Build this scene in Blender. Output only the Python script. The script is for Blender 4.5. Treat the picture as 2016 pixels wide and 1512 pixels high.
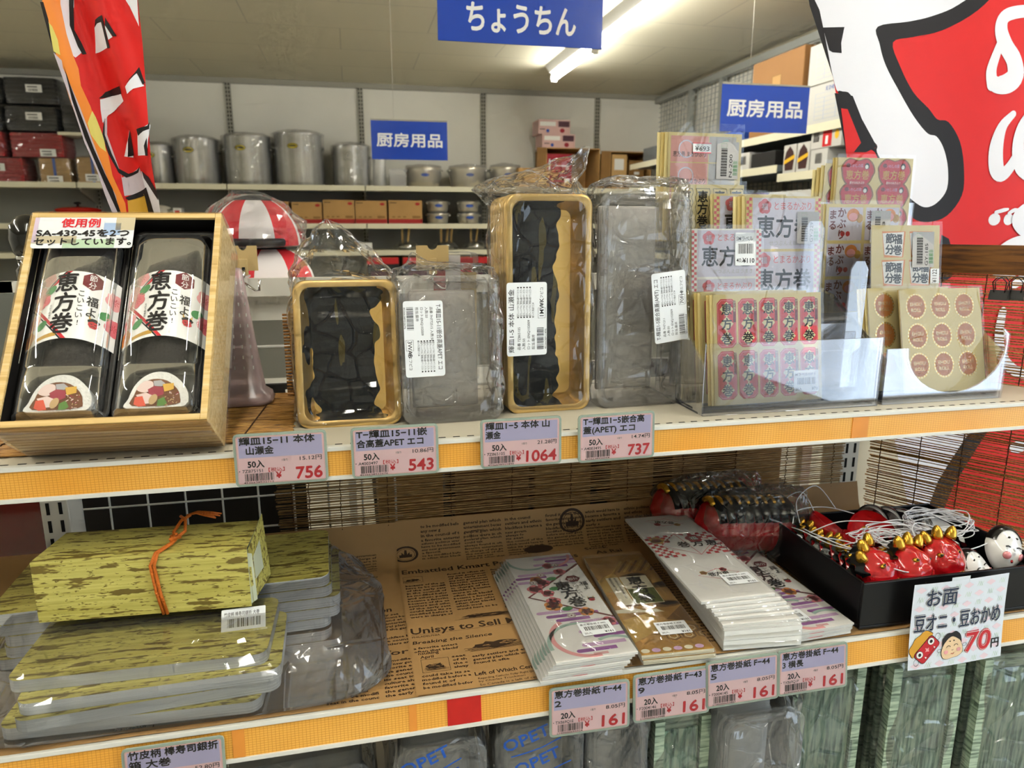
import bpy, bmesh, math, random
from mathutils import Vector, Matrix, noise, geometry
random.seed(7)
R = math.radians
for o in list(bpy.data.objects): bpy.data.objects.remove(o)
SC = bpy.context.scene
COL = SC.collection

# ------------------------------------------------------------------ camera
CAMZ = 1.42
cd = bpy.data.cameras.new('camera'); cam = bpy.data.objects.new('camera', cd); COL.objects.link(cam)
cam.location = (0, 0, CAMZ); cam.rotation_euler = (R(90 - 12.5), 0, R(-12.6))
cd.sensor_width = 36.0; cd.lens = 1398 / 2016 * 36; cd.clip_start = 0.02; cd.clip_end = 60
cd.dof.use_dof = True; cd.dof.focus_distance = 0.80; cd.dof.aperture_fstop = 9.5
SC.camera = cam
_F = Vector((math.sin(R(12.6)) * math.cos(R(12.5)), math.cos(R(12.6)) * math.cos(R(12.5)), -math.sin(R(12.5))))
_R = Vector((math.cos(R(12.6)), -math.sin(R(12.6)), 0)); _U = _R.cross(_F)
def ray(px, py): return _F + _R * ((px - 1008) / 1398) - _U * ((py - 756) / 1398)
def atY(px, py, Y): d = ray(px, py); return Vector((0, 0, CAMZ)) + d * (Y / d.y)
def atZ(px, py, Z): d = ray(px, py); return Vector((0, 0, CAMZ)) + d * ((Z - CAMZ) / d.z)
def atX(px, py, X): d = ray(px, py); return Vector((0, 0, CAMZ)) + d * (X / d.x)

# ------------------------------------------------------------------ view, world, light
SC.view_settings.view_transform = 'Standard'; SC.view_settings.look = 'None'
SC.view_settings.gamma = 1.0; SC.view_settings.exposure = 0.46; SC.view_settings.use_curve_mapping = False
SC.cycles.max_bounces = 5; SC.cycles.diffuse_bounces = 3; SC.cycles.glossy_bounces = 2
SC.cycles.transmission_bounces = 6; SC.cycles.transparent_max_bounces = 22
SC.cycles.caustics_reflective = False; SC.cycles.caustics_refractive = False
SC.cycles.use_adaptive_sampling = True; SC.cycles.adaptive_threshold = .11; SC.cycles.adaptive_min_samples = 12; SC.cycles.sample_clamp_indirect = 6.0; SC.cycles.use_denoising = True
wd = bpy.data.worlds.new('sky'); SC.world = wd; wd.use_nodes = True
wn = wd.node_tree; bg = wn.nodes['Background']
sky = wn.nodes.new('ShaderNodeTexSky'); sky.sky_type = 'PREETHAM'; sky.sun_direction = (-0.3, 0.5, 0.6); sky.turbidity = 3.5
wn.links.new(sky.outputs['Color'], bg.inputs['Color']); bg.inputs['Strength'].default_value = 0.6
def area(name, loc, rot, sx, sy, power, col):
    l = bpy.data.lights.new(name, 'AREA'); l.shape = 'RECTANGLE'; l.size = sx; l.size_y = sy; l.energy = power; l.color = col
    o = bpy.data.objects.new(name, l); COL.objects.link(o); o.location = loc; o.rotation_euler = rot
    return o
# daylight entering by the shop window on the right, behind the camera
area('window_daylight', (2.41, -1.15, 1.38), (R(90), 0, R(90)), 2.6, 1.7, 30, (0.70, 0.85, 1.0))
TUBE_STRENGTH = 37.0

# ------------------------------------------------------------------ materials
MATS = {}
def hexc(h):
    h = h.lstrip('#'); c = [int(h[i:i + 2], 16) / 255 for i in (0, 2, 4)]
    return tuple(x / 12.92 if x <= .04045 else ((x + .055) / 1.055) ** 2.4 for x in c)
def newmat(name):
    m = bpy.data.materials.new(name); m.use_nodes = True; MATS[name] = m
    nt = m.node_tree; b = nt.nodes['Principled BSDF']
    return m, nt, b
def M(name, col=None, rough=.55, metal=0., spec=.4, bump=0., bscale=40., emit=0., var=0., vscale=12., coat=0., stretch=None):
    """a simple surface; var mottles the colour with noise, bump roughens it"""
    if name in MATS: return MATS[name]
    m, nt, b = newmat(name); c = hexc(col)
    b.inputs['Base Color'].default_value = (*c, 1); b.inputs['Roughness'].default_value = rough
    b.inputs['Metallic'].default_value = metal; b.inputs['Specular IOR Level'].default_value = spec
    if coat: b.inputs['Coat Weight'].default_value = coat; b.inputs['Coat Roughness'].default_value = .08
    if emit: b.inputs['Emission Color'].default_value = (*c, 1); b.inputs['Emission Strength'].default_value = emit
    if var or bump:
        tc = nt.nodes.new('ShaderNodeTexCoord'); mp = nt.nodes.new('ShaderNodeMapping')
        if stretch: mp.inputs['Scale'].default_value = stretch
        nt.links.new(tc.outputs['Object'], mp.inputs[0])
    if var:
        n = nt.nodes.new('ShaderNodeTexNoise'); n.inputs['Scale'].default_value = vscale; n.inputs['Detail'].default_value = 4
        nt.links.new(mp.outputs[0], n.inputs['Vector'])
        r = nt.nodes.new('ShaderNodeValToRGB')
        r.color_ramp.elements[0].color = (*[max(0, x * (1 - var)) for x in c], 1); r.color_ramp.elements[0].position = .3
        r.color_ramp.elements[1].color = (*[min(1, x * (1 + var)) for x in c], 1); r.color_ramp.elements[1].position = .7
        nt.links.new(n.outputs['Fac'], r.inputs[0]); nt.links.new(r.outputs[0], b.inputs['Base Color'])
    if bump:
        n = nt.nodes.new('ShaderNodeTexNoise'); n.inputs['Scale'].default_value = bscale; n.inputs['Detail'].default_value = 3
        nt.links.new(mp.outputs[0], n.inputs['Vector'])
        bp = nt.nodes.new('ShaderNodeBump'); bp.inputs['Strength'].default_value = bump; bp.inputs['Distance'].default_value = .004
        nt.links.new(n.outputs['Fac'], bp.inputs['Height']); nt.links.new(bp.outputs[0], b.inputs['Normal'])
    return m
def clear(name, tint='#ffffff', haze=.05, rough=.06, refl=.5, bump=0., bscale=60., hazecol='#ffffff', edge=.6, crease=0., cscale=30., base=.04, cdist=.0016):
    """thin clear plastic: see-through, glossy, a little milky, denser where seen edge-on"""
    if name in MATS: return MATS[name]
    m, nt, b = newmat(name); nt.nodes.remove(b); out = nt.nodes['Material Output']
    tr = nt.nodes.new('ShaderNodeBsdfTransparent'); tr.inputs[0].default_value = (*hexc(tint), 1)
    gl = nt.nodes.new('ShaderNodeBsdfGlossy'); gl.inputs['Roughness'].default_value = rough; gl.inputs['Color'].default_value = (1, 1, 1, 1)
    df = nt.nodes.new('ShaderNodeBsdfDiffuse'); df.inputs[0].default_value = (*hexc(hazecol), 1)
    lw = nt.nodes.new('ShaderNodeLayerWeight'); lw.inputs['Blend'].default_value = .35
    m1 = nt.nodes.new('ShaderNodeMixShader'); m2 = nt.nodes.new('ShaderNodeMixShader')
    mh = nt.nodes.new('ShaderNodeMapRange'); mh.inputs['To Min'].default_value = haze; mh.inputs['To Max'].default_value = min(1, haze + edge * .3)
    nt.links.new(lw.outputs['Facing'], mh.inputs['Value']); nt.links.new(mh.outputs[0], m1.inputs[0])
    nt.links.new(tr.outputs[0], m1.inputs[1]); nt.links.new(df.outputs[0], m1.inputs[2])
    mr = nt.nodes.new('ShaderNodeMapRange'); mr.inputs['To Min'].default_value = base; mr.inputs['To Max'].default_value = min(1, refl + .3)
    nt.links.new(lw.outputs['Fresnel'], mr.inputs['Value']); nt.links.new(mr.outputs[0], m2.inputs[0])
    nt.links.new(m1.outputs[0], m2.inputs[1]); nt.links.new(gl.outputs[0], m2.inputs[2]); nt.links.new(m2.outputs[0], out.inputs[0])
    if bump:
        tc = nt.nodes.new('ShaderNodeTexCoord'); n = nt.nodes.new('ShaderNodeTexNoise'); n.inputs['Scale'].default_value = bscale; n.inputs['Detail'].default_value = 3
        nt.links.new(tc.outputs['Object'], n.inputs['Vector'])
        bp = nt.nodes.new('ShaderNodeBump'); bp.inputs['Strength'].default_value = bump; bp.inputs['Distance'].default_value = .004
        nt.links.new(n.outputs['Fac'], bp.inputs['Height'])
        for q in (gl, lw): nt.links.new(bp.outputs[0], q.inputs['Normal'])
    if crease:
        tc = nt.nodes.new('ShaderNodeTexCoord'); n = nt.nodes.new('ShaderNodeTexNoise'); n.inputs['Scale'].default_value = cscale * .35; n.inputs['Detail'].default_value = 2
        nt.links.new(tc.outputs['Object'], n.inputs['Vector'])
        ad = nt.nodes.new('ShaderNodeVectorMath'); ad.operation = 'MULTIPLY_ADD'; ad.inputs[1].default_value = (.09,) * 3; nt.links.new(n.outputs['Color'], ad.inputs[0]); nt.links.new(tc.outputs['Object'], ad.inputs[2])
        hs = []
        for sc_, wd_ in ((cscale * 1.4, .06),):
            v = nt.nodes.new('ShaderNodeTexVoronoi'); v.feature = 'DISTANCE_TO_EDGE'; v.inputs['Scale'].default_value = sc_; nt.links.new(ad.outputs[0], v.inputs['Vector'])
            k = nt.nodes.new('ShaderNodeMapRange'); k.interpolation_type = 'SMOOTHSTEP'; k.inputs['From Max'].default_value = wd_; nt.links.new(v.outputs['Distance'], k.inputs['Value']); hs.append(k.outputs[0])
        b2 = nt.nodes.new('ShaderNodeMath'); b2.operation = 'MULTIPLY_ADD'; b2.inputs[1].default_value = 1.6; nt.links.new(n.outputs['Fac'], b2.inputs[0]); nt.links.new(hs[0], b2.inputs[2])
        bp = nt.nodes.new('ShaderNodeBump'); bp.inputs['Strength'].default_value = crease; bp.inputs['Distance'].default_value = cdist
        nt.links.new(b2.outputs[0], bp.inputs['Height'])
        nt.links.new(bp.outputs[0], gl.inputs['Normal'])
    return m
def streaks(name, cols, scale, stretch, rough=.5, detail=5, spec=.4, bump=.0, pos=(.35, .5, .62), metal=0., coat=0., distort=0.):
    """noise stretched along one axis through a colour ramp: wood, bamboo sheath print, brushed things"""
    if name in MATS: return MATS[name]
    m, nt, b = newmat(name)
    tc = nt.nodes.new('ShaderNodeTexCoord'); mp = nt.nodes.new('ShaderNodeMapping'); mp.inputs['Scale'].default_value = stretch
    n = nt.nodes.new('ShaderNodeTexNoise'); n.inputs['Scale'].default_value = scale; n.inputs['Detail'].default_value = detail; n.inputs['Distortion'].default_value = distort
    r = nt.nodes.new('ShaderNodeValToRGB')
    while len(r.color_ramp.elements) < len(cols): r.color_ramp.elements.new(.5)
    for e, c, p in zip(r.color_ramp.elements, cols, pos): e.color = (*hexc(c), 1); e.position = p
    nt.links.new(tc.outputs['Object'], mp.inputs[0]); nt.links.new(mp.outputs[0], n.inputs['Vector']); nt.links.new(n.outputs['Fac'], r.inputs[0]); nt.links.new(r.outputs[0], b.inputs['Base Color'])
    b.inputs['Roughness'].default_value = rough; b.inputs['Specular IOR Level'].default_value = spec; b.inputs['Metallic'].default_value = metal
    if coat: b.inputs['Coat Weight'].default_value = coat
    if bump:
        bp = nt.nodes.new('ShaderNodeBump'); bp.inputs['Strength'].default_value = bump; bp.inputs['Distance'].default_value = .002
        nt.links.new(n.outputs['Fac'], bp.inputs['Height']); nt.links.new(bp.outputs[0], b.inputs['Normal'])
    return m

# ------------------------------------------------------------------ objects
def tag(o, label=None, cat=None, group=None, kind=None):
    if label: o['label'] = label
    if cat: o['category'] = cat
    if group: o['group'] = group
    if kind: o['kind'] = kind
    return o
def thing(name, label, cat, loc=(0, 0, 0), rot=(0, 0, 0), group=None):
    o = bpy.data.objects.new(name, None); COL.objects.link(o); o.location = loc; o.rotation_euler = rot; o.empty_display_size = .02
    return tag(o, label, cat, group)
def link(name, me, parent=None, loc=None, rot=None):
    o = bpy.data.objects.new(name, me); COL.objects.link(o)
    if parent: o.parent = parent
    if loc is not None: o.location = loc
    if rot is not None: o.rotation_euler = rot
    return o
def dup(o, parent=None, loc=None, rot=None, label=None):
    kids = list(o.children)
    c = o.copy(); COL.objects.link(c); c.parent = parent
    if loc is not None: c.location = loc
    if rot is not None: c.rotation_euler = rot
    if label: c['label'] = label
    for k in kids: dup(k, c)
    return c

class MB:
    """collects shapes with materials into one mesh"""
    def __init__(s): s.v = []; s.f = []; s.fm = []; s.mats = []; s.sm = []
    def mi(s, m):
        if isinstance(m, str): m = MATS[m]
        if m not in s.mats: s.mats.append(m)
        return s.mats.index(m)
    def add(s, vs, fs, m, smooth=False):
        b = len(s.v); i = s.mi(m); s.v += [tuple(v) for v in vs]
        for f in fs: s.f.append(tuple(b + k for k in f)); s.fm.append(i); s.sm.append(smooth)
        return s
    def box(s, x0, x1, y0, y1, z0, z1, m, mat4=None, bev=0.):
        if bev:
            b = min(bev, (x1 - x0) / 2.01, (y1 - y0) / 2.01, (z1 - z0) / 2.01); bm = bmesh.new()
            bmesh.ops.create_cube(bm, size=1)
            for v in bm.verts: v.co = Vector(((x0 + x1) / 2 + v.co.x * (x1 - x0), (y0 + y1) / 2 + v.co.y * (y1 - y0), (z0 + z1) / 2 + v.co.z * (z1 - z0)))
            bmesh.ops.bevel(bm, geom=list(bm.edges), offset=b, segments=2, affect='EDGES', profile=.6)
            bm.verts.index_update(); vs = [v.co.copy() for v in bm.verts]; fs = [[v.index for v in f.verts] for f in bm.faces]; bm.free()
        else:
            vs = [Vector((x, y, z)) for x in (x0, x1) for y in (y0, y1) for z in (z0, z1)]
            fs = [(0, 1, 3, 2), (4, 6, 7, 5), (0, 4, 5, 1), (2, 3, 7, 6), (0, 2, 6, 4), (1, 5, 7, 3)]
        if mat4 is not None: vs = [mat4 @ v for v in vs]
        return s.add(vs, fs, m)
    def tube(s, path, r, m, n=8, caps=True, smooth=True, closed=False):
        path = [Vector(p) for p in path]; rs = r if isinstance(r, (list, tuple)) else [r] * len(path); vs = []; fs = []; L = len(path); up = None
        for i, p in enumerate(path):
            a = path[(i - 1) % L] if (closed or i > 0) else p; c = path[(i + 1) % L] if (closed or i < L - 1) else p
            t = (c - a).normalized() if (c - a).length > 1e-9 else Vector((0, 0, 1))
            if up is None: up = t.orthogonal().normalized()
            x = (up - t * up.dot(t)); x = x.normalized() if x.length > 1e-6 else t.orthogonal().normalized(); up = x; y = t.cross(x)
            vs += [p + (x * math.cos(2 * math.pi * k / n) + y * math.sin(2 * math.pi * k / n)) * rs[i] for k in range(n)]
        for i in range(L if closed else L - 1):
            j = (i + 1) % L
            fs += [(i * n + k, i * n + (k + 1) % n, j * n + (k + 1) % n, j * n + k) for k in range(n)]
        if caps and not closed: fs += [tuple(range(n - 1, -1, -1)), tuple(range((L - 1) * n, L * n))]
        return s.add(vs, fs, m, smooth)
    def lathe(s, prof, m, n=32, c=(0, 0, 0), smooth=True, axis='z', closed=False):
        vs = []; fs = []
        for r, z in prof:
            for k in range(n):
                a = 2 * math.pi * k / n; x, y = r * math.cos(a), r * math.sin(a)
                vs.append(Vector(c) + (Vector((x, y, z)) if axis == 'z' else Vector((x, z, y)) if axis == 'y' else Vector((z, x, y))))
        for i in range(len(prof) - 1):
            for k in range(n): fs.append((i * n + k, i * n + (k + 1) % n, (i + 1) * n + (k + 1) % n, (i + 1) * n + k))
        fs += [tuple(range(n - 1, -1, -1)), tuple(range((len(prof) - 1) * n, len(prof) * n))] if not closed else []
        return s.add(vs, fs, m, smooth)
    def loft(s, rings, m, smooth=True, cap0=False, cap1=False, ring_m=None):
        n = len(rings[0]); base = [v for r in rings for v in r]
        for i in range(len(rings) - 1):
            pass
        fs = [(i * n + k, i * n + (k + 1) % n, (i + 1) * n + (k + 1) % n, (i + 1) * n + k) for i in range(len(rings) - 1) for k in range(n)]
        if cap0: fs.append(tuple(range(n - 1, -1, -1)))
        if cap1: fs.append(tuple(range((len(rings) - 1) * n, len(rings) * n)))
        return s.add(base, fs, m, smooth)
    def grid(s, fn, nu, nv, m, smooth=True):
        vs = [fn(i / nu, j / nv) for j in range(nv + 1) for i in range(nu + 1)]; w = nu + 1
        fs = [(j * w + i, j * w + i + 1, (j + 1) * w + i + 1, (j + 1) * w + i) for j in range(nv) for i in range(nu)]
        return s.add(vs, fs, m, smooth)
    def prism(s, pts, a0, a1, m, plane='xz', smooth=False):
        """polygon in a plane given a thickness along the third axis"""
        def P(u, v, w): return Vector((u, w, v)) if plane == 'xz' else Vector((u, v, w)) if plane == 'xy' else Vector((w, u, v))
        n = len(pts); tri = geometry.tessellate_polygon([[Vector((u, v, 0)) for u, v in pts]])
        vs = [P(u, v, a0) for u, v in pts] + [P(u, v, a1) for u, v in pts]
        fs = [tuple(t) for t in tri] + [tuple(k + n for k in t[::-1]) for t in tri] + [(k, (k + 1) % n, n + (k + 1) % n, n + k) for k in range(n)]
        return s.add(vs, fs, m, smooth)
    def mesh(s, name):
        me = bpy.data.meshes.new(name); me.from_pydata(s.v, [], s.f)
        for m in s.mats: me.materials.append(m)
        me.polygons.foreach_set('material_index', s.fm); me.polygons.foreach_set('use_smooth', s.sm); me.update()
        return me
    def build(s, name, parent=None, loc=None, rot=None, bevel=0., fixn=False):
        me = s.mesh(name)
        if fixn:
            bm = bmesh.new(); bm.from_mesh(me); bmesh.ops.recalc_face_normals(bm, faces=bm.faces); bm.to_mesh(me); bm.free()
        o = link(name, me, parent, loc, rot)
        if bevel:
            b = o.modifiers.new('bevel', 'BEVEL'); b.width = bevel; b.segments = 2; b.limit_method = 'ANGLE'; b.angle_limit = R(40)
        return o

def cr(pts, n=4):
    """a closed curve through the points"""
    out = []; L = len(pts)
    for i in range(L):
        a, b, c, d = (Vector(pts[(i + k - 1) % L]) for k in range(4))
        for q in range(n):
            t = q / n; out.append(tuple(.5 * ((2 * b) + (c - a) * t + (2 * a - 5 * b + 4 * c - d) * t * t + (3 * b - a - 3 * c + d) * t ** 3)))
    return out
def crline(pts, n=5):
    out = []; L = len(pts)
    for i in range(L - 1):
        a, b, c, d = (Vector(pts[min(max(i + k - 1, 0), L - 1)]) for k in range(4))
        for q in range(n):
            t = q / n; out.append(.5 * ((2 * b) + (c - a) * t + (2 * a - 5 * b + 4 * c - d) * t * t + (3 * b - a - 3 * c + d) * t ** 3))
    return out + [Vector(pts[-1])]
def rrect(w, h, r, n=5, cx=0., cy=0.):
    pts = []
    for qx, qy, a0 in ((1, 1, 0), (-1, 1, 90), (-1, -1, 180), (1, -1, 270)):
        for k in range(n + 1):
            a = R(a0 + 90 * k / n); pts.append((cx + qx * (w / 2 - r) + r * math.cos(a), cy + qy * (h / 2 - r) + r * math.sin(a)))
    return pts
_glyph = {}
def glyphs(txt, off, res):
    k = (txt, off, res)
    if k not in _glyph:
        c = bpy.data.curves.new('lettering', 'FONT'); c.body = txt; c.size = 1; c.resolution_u = res; c.offset = off
        o = bpy.data.objects.new('lettering', c); me = bpy.data.meshes.new_from_object(o)
        _glyph[k] = ([(v.co.x, v.co.y) for v in me.vertices], [tuple(p.vertices) for p in me.polygons])
        bpy.data.meshes.remove(me); bpy.data.objects.remove(o); bpy.data.curves.remove(c)
    return _glyph[k]
class Print:
    """flat artwork in (u, v) metres: paper, ink and lettering as thin layers of one mesh"""
    def __init__(s, step=5e-5): s.items = []; s.step = step
    def raw(s, vs, fs, m, l): s.items.append((vs, fs, m, l)); return s
    def poly(s, pts, m, l=1):
        tri = geometry.tessellate_polygon([[Vector((u, v, 0)) for u, v in pts]])
        return s.raw(list(pts), [tuple(t) for t in tri], m, l)
    def rect(s, x0, y0, x1, y1, m, l=1): return s.raw([(x0, y0), (x1, y0), (x1, y1), (x0, y1)], [(0, 1, 2, 3)], m, l)
    def ell(s, cx, cy, rx, ry, m, l=1, n=20, a0=0, a1=360, rot=0):
        c, q = math.cos(R(rot)), math.sin(R(rot)); k = [(rx * math.cos(R(a0 + (a1 - a0) * i / n)), ry * math.sin(R(a0 + (a1 - a0) * i / n))) for i in range(n + (a1 - a0 < 360))]
        return s.poly([(cx + x * c - y * q, cy + x * q + y * c) for x, y in k], m, l)
    def ring(s, cx, cy, r0, r1, m, l=1, n=28, a0=0, a1=360, sq=1.):
        vs = [(cx + r * math.cos(R(a0 + (a1 - a0) * i / n)), cy + sq * r * math.sin(R(a0 + (a1 - a0) * i / n))) for i in range(n + 1) for r in (r0, r1)]
        return s.raw(vs, [(2 * i, 2 * i + 1, 2 * i + 3, 2 * i + 2) for i in range(n)], m, l)
    def line(s, pts, w, m, l=1, closed=False):
        if closed: pts = list(pts) + [pts[0]]
        ws = w if isinstance(w, (list, tuple)) else [w] * len(pts)
        P = [Vector(p) for p in pts]; vs = []
        for i, p in enumerate(P):
            t = (P[min(i + 1, len(P) - 1)] - P[max(i - 1, 0)]); 
            if closed and i in (0, len(P) - 1): t = P[1] - P[-2]
            t = t.normalized() if t.length > 0 else Vector((1, 0)); nn = Vector((-t.y, t.x)) * ws[i] / 2; vs += [tuple(p - nn), tuple(p + nn)]
        return s.raw(vs, [(2 * i, 2 * i + 1, 2 * i + 3, 2 * i + 2) for i in range(len(P) - 1)], m, l)
    def text(s, txt, x, y, h, m, l=2, bold=.0, w=None, align='l', rot=0, res=2, xs=1., skew=0.):
        """h is the size of one em; w squeezes the line to a width"""
        if bold > .02 and res >= 2:     # heavier strokes: the letters struck again a hair to each side
            for q_, (dx, dy) in enumerate(((-1, 0), (1, 0), (0, 1), (0, -1))): s.text(txt, x + dx * bold * .6 * h * (1 if w is None else .8), y + dy * bold * .6 * h, h, m, l - .48 + .12 * q_, .004, w, align, rot, res, xs, skew)
        vs, fs = glyphs(txt, bold if res < 2 else .004, res)
        if not vs: return s
        a, b = min(v[0] for v in vs), max(v[0] for v in vs); k = h * xs if w is None else w / max(1e-6, b - a)
        o = {'l': a if w is not None else 0, 'c': (a + b) / 2, 'r': b}[align]; c, q = math.cos(R(rot)), math.sin(R(rot))
        out = [((u - o) * k + v * h * skew, v * h) for u, v in vs]
        return s.raw([(x + u * c - v * q, y + u * q + v * c) for u, v in out], fs, m, l)
    def vtext(s, txt, x, y, h, m, l=2, bold=.0, gap=1.04, xs=1.):
        for i, ch in enumerate(txt): s.text(ch, x, y - i * h * gap - h * .88, h, m, l, bold, align='c', xs=xs)
        return s
    def bars(s, x, y, w, h, m, l=2, seed=1):
        rn = random.Random(seed); u = x; vs = []; fs = []
        while u < x + w:
            k = rn.choice((1, 1, 2, 3)) * w / 95; k = min(k, x + w - u); b = len(vs); vs += [(u, y), (u + k, y), (u + k, y + h), (u, y + h)]; fs.append((b, b + 1, b + 2, b + 3)); u += k + rn.choice((1, 1, 2, 3)) * w / 95
        return s.raw(vs, fs, m, l)
    def art(s, other, x, y, k=1., rot=0, l=0, kx=None):
        c, q = math.cos(R(rot)), math.sin(R(rot)); kx = kx or k
        for vs, fs, m, ll in other.items: s.items.append(([(x + u * kx * c - v * k * q, y + u * kx * q + v * k * c) for u, v in vs], fs, m, ll + l))
        return s
    def clip(s, x0, y0, x1, y1):
        """trims the art to the sheet it is printed on"""
        new = []
        for vs, fs, m, l in s.items:
            if all(x0 <= u <= x1 and y0 <= v <= y1 for u, v in vs): new.append((vs, fs, m, l)); continue
            V = []; F_ = []
            for f in fs:
                P = [vs[i] for i in f]
                for ax, lim, sg in ((0, x0, 1), (0, x1, -1), (1, y0, 1), (1, y1, -1)):
                    out = []
                    for i in range(len(P)):
                        a, b = P[i - 1], P[i]; da, db = sg * (a[ax] - lim), sg * (b[ax] - lim)
                        if (da >= 0) != (db >= 0): t = da / (da - db); out.append((a[0] + (b[0] - a[0]) * t, a[1] + (b[1] - a[1]) * t))
                        if db >= 0: out.append(b)
                    P = out
                    if not P: break
                if len(P) > 2: F_.append(tuple(range(len(V), len(V) + len(P)))); V += P
            if F_: new.append((V, F_, m, l))
        s.items = new; return s
    def into(s, mb, fn, sub=0.):
        """fn(u, v, h) -> point; sub cuts long faces up so that art can follow a curved sheet"""
        for vs, fs, m, l in s.items:
            if sub:
                vs = list(vs); tri = []
                for f in fs: tri += [(f[0], f[i], f[i + 1]) for i in range(1, len(f) - 1)]
                cache = {}
                for _ in range(18):
                    new = []; ch = False
                    for t in tri:
                        d = [(math.dist(vs[t[i]], vs[t[(i + 1) % 3]]), i) for i in range(3)]; D, i = max(d)
                        if D > sub:
                            a, b, c = t[i], t[(i + 1) % 3], t[(i + 2) % 3]; k = (min(a, b), max(a, b))
                            if k not in cache: vs.append(((vs[a][0] + vs[b][0]) / 2, (vs[a][1] + vs[b][1]) / 2)); cache[k] = len(vs) - 1
                            mI = cache[k]; new += [(a, mI, c), (mI, b, c)]; ch = True
                        else: new.append(t)
                    tri = new
                    if not ch: break
                fs = tri
            mb.add([fn(u, v, l * s.step) for u, v in vs], fs, m, bool(sub))
        return mb
UPRIGHT = lambda u, v, h: Vector((u, -h, v))     # art on a face that looks to -y
FLAT = lambda u, v, h: Vector((u, v, h))         # art lying face up

def crumple(p, s, amp, seed=0.):
    """creased-film displacement: facets that meet in sharp ridges"""
    q = Vector(p) * s + Vector((seed, seed * 1.7, -seed))
    d, _ = noise.voronoi(q, distance_metric='DISTANCE', exponent=2.5)
    e, _ = noise.voronoi(q * 2.3 + Vector((5, 1, 2)), distance_metric='DISTANCE', exponent=2.5)
    return amp * ((d[1] - d[0]) * 1.0 + (e[1] - e[0]) * .45 - .5)
def bag(name, rings, m, parent=None, amp=.004, scale=28., n=56, seed=0., sub=4, loc=None, rot=None, anis=(1, 1, 1), calm=None):
    """a film bag: rings = (z, cx, cy, half width, half depth, squareness) from the foot to the tied or folded top"""
    keys = []
    for i in range(len(rings) - 1):
        for k in range(sub):
            t = k / sub; keys.append(tuple(a + (b - a) * t for a, b in zip(rings[i], rings[i + 1])))
    keys.append(rings[-1]); vs = []; mb = MB(); R_ = []
    for z, cx, cy, hw, hd, sq in keys:
        ring = []
        for k in range(n):
            a = 2 * math.pi * (k + .5) / n; c, q = math.cos(a), math.sin(a); e = 2 / sq
            x = hw * math.copysign(abs(c) ** e, c); y = hd * math.copysign(abs(q) ** e, q)
            p = Vector((cx + x, cy + y, z)); d = crumple((p.x * anis[0], p.y * anis[1], p.z * anis[2]), scale, amp, seed)
            if calm: d *= calm(p)
            nr = Vector((c / max(hw, .004), q / max(hd, .004), 0)).normalized(); ring.append(p + nr * d + Vector((0, 0, d * .5)))
        R_.append(ring)
    mb.loft(R_, m, smooth=False, cap0=True, cap1=True)
    o = mb.build(name, parent, loc, rot)
    return o
# ================================================================== ROOM
M('wall_paint', '#efece0', .7, var=.03, vscale=3); M('grey_trim', '#a5a294', .5); M('slot_dark', '#2a2822', .8)
M('white_metal', '#e6e4da', .38); M('cream_metal', '#e2dcc0', .4); M('black', '#0c0c0d', .4); M('white', '#f2f2ef', .6)
M('window_frame', '#8f9194', .4, metal=.6)
M('floor_vinyl', '#cfc8b8', .35, var=.08, vscale=5)
def ceiling_mat():
    m, nt, b = newmat('ceiling_board'); tc = nt.nodes.new('ShaderNodeTexCoord'); br = nt.nodes.new('ShaderNodeTexBrick')
    br.inputs['Scale'].default_value = 1.; br.inputs['Brick Width'].default_value = .91; br.inputs['Row Height'].default_value = .455; br.inputs['Mortar Size'].default_value = .003; br.inputs['Mortar Smooth'].default_value = .3
    br.inputs['Color1'].default_value = (*hexc('#dcd5bc'), 1); br.inputs['Color2'].default_value = (*hexc('#d8d1b8'), 1); br.inputs['Mortar'].default_value = (*hexc('#bdb7a4'), 1)
    nt.links.new(tc.outputs['Object'], br.inputs['Vector'])
    n = nt.nodes.new('ShaderNodeTexNoise'); n.inputs['Scale'].default_value = 90; n.inputs['Detail'].default_value = 5; nt.links.new(tc.outputs['Object'], n.inputs['Vector'])
    bp = nt.nodes.new('ShaderNodeBump'); bp.inputs['Strength'].default_value = .15; nt.links.new(n.outputs['Fac'], bp.inputs['Height']); nt.links.new(bp.outputs[0], b.inputs['Normal'])
    nt.links.new(br.outputs['Color'], b.inputs['Base Color']); b.inputs['Roughness'].default_value = .85
ceiling_mat()
YB, XR, XL, YF, ZC = 5.57, 2.45, -4.6, -2.9, 2.425
def struct(name, mb, **k): return tag(mb.build(name, **k), kind='structure')
struct('floor', MB().box(XL, XR, YF, YB, -.1, 0, 'floor_vinyl'))
struct('ceiling', MB().box(XL, XR, YF, YB, ZC, ZC + .1, 'ceiling_board'))
M('panel_grey_wall', '#8f8e86', .6)
struct('wall_back', MB().box(XL, XR, YB, YB + .1, 1.69, ZC, 'wall_paint').box(XL, XR, YB, YB + .1, 0, 1.69, 'panel_grey_wall'))
w = MB(); w.box(XR, XR + .1, .2, YB, 0, ZC, 'wall_paint'); w.box(XR, XR + .1, YF, -2.5, 0, ZC, 'wall_paint'); w.box(XR, XR + .1, -2.5, .2, 0, .5, 'wall_paint'); w.box(XR, XR + .1, -2.5, .2, 2.26, ZC, 'wall_paint')
struct('wall_right', w)
struct('wall_left', MB().box(XL - .1, XL, YF, YB, 0, ZC, 'wall_paint'))
w = MB(); w.box(XL, XR, YF - .1, YF, 0, ZC, 'wall_paint')
struct('wall_front', w)
w = MB()
for y in (-2.5, -1.62, -.74, .15): w.box(XR + .02, XR + .08, y, y + .05, .5, 2.26, 'window_frame')
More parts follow.
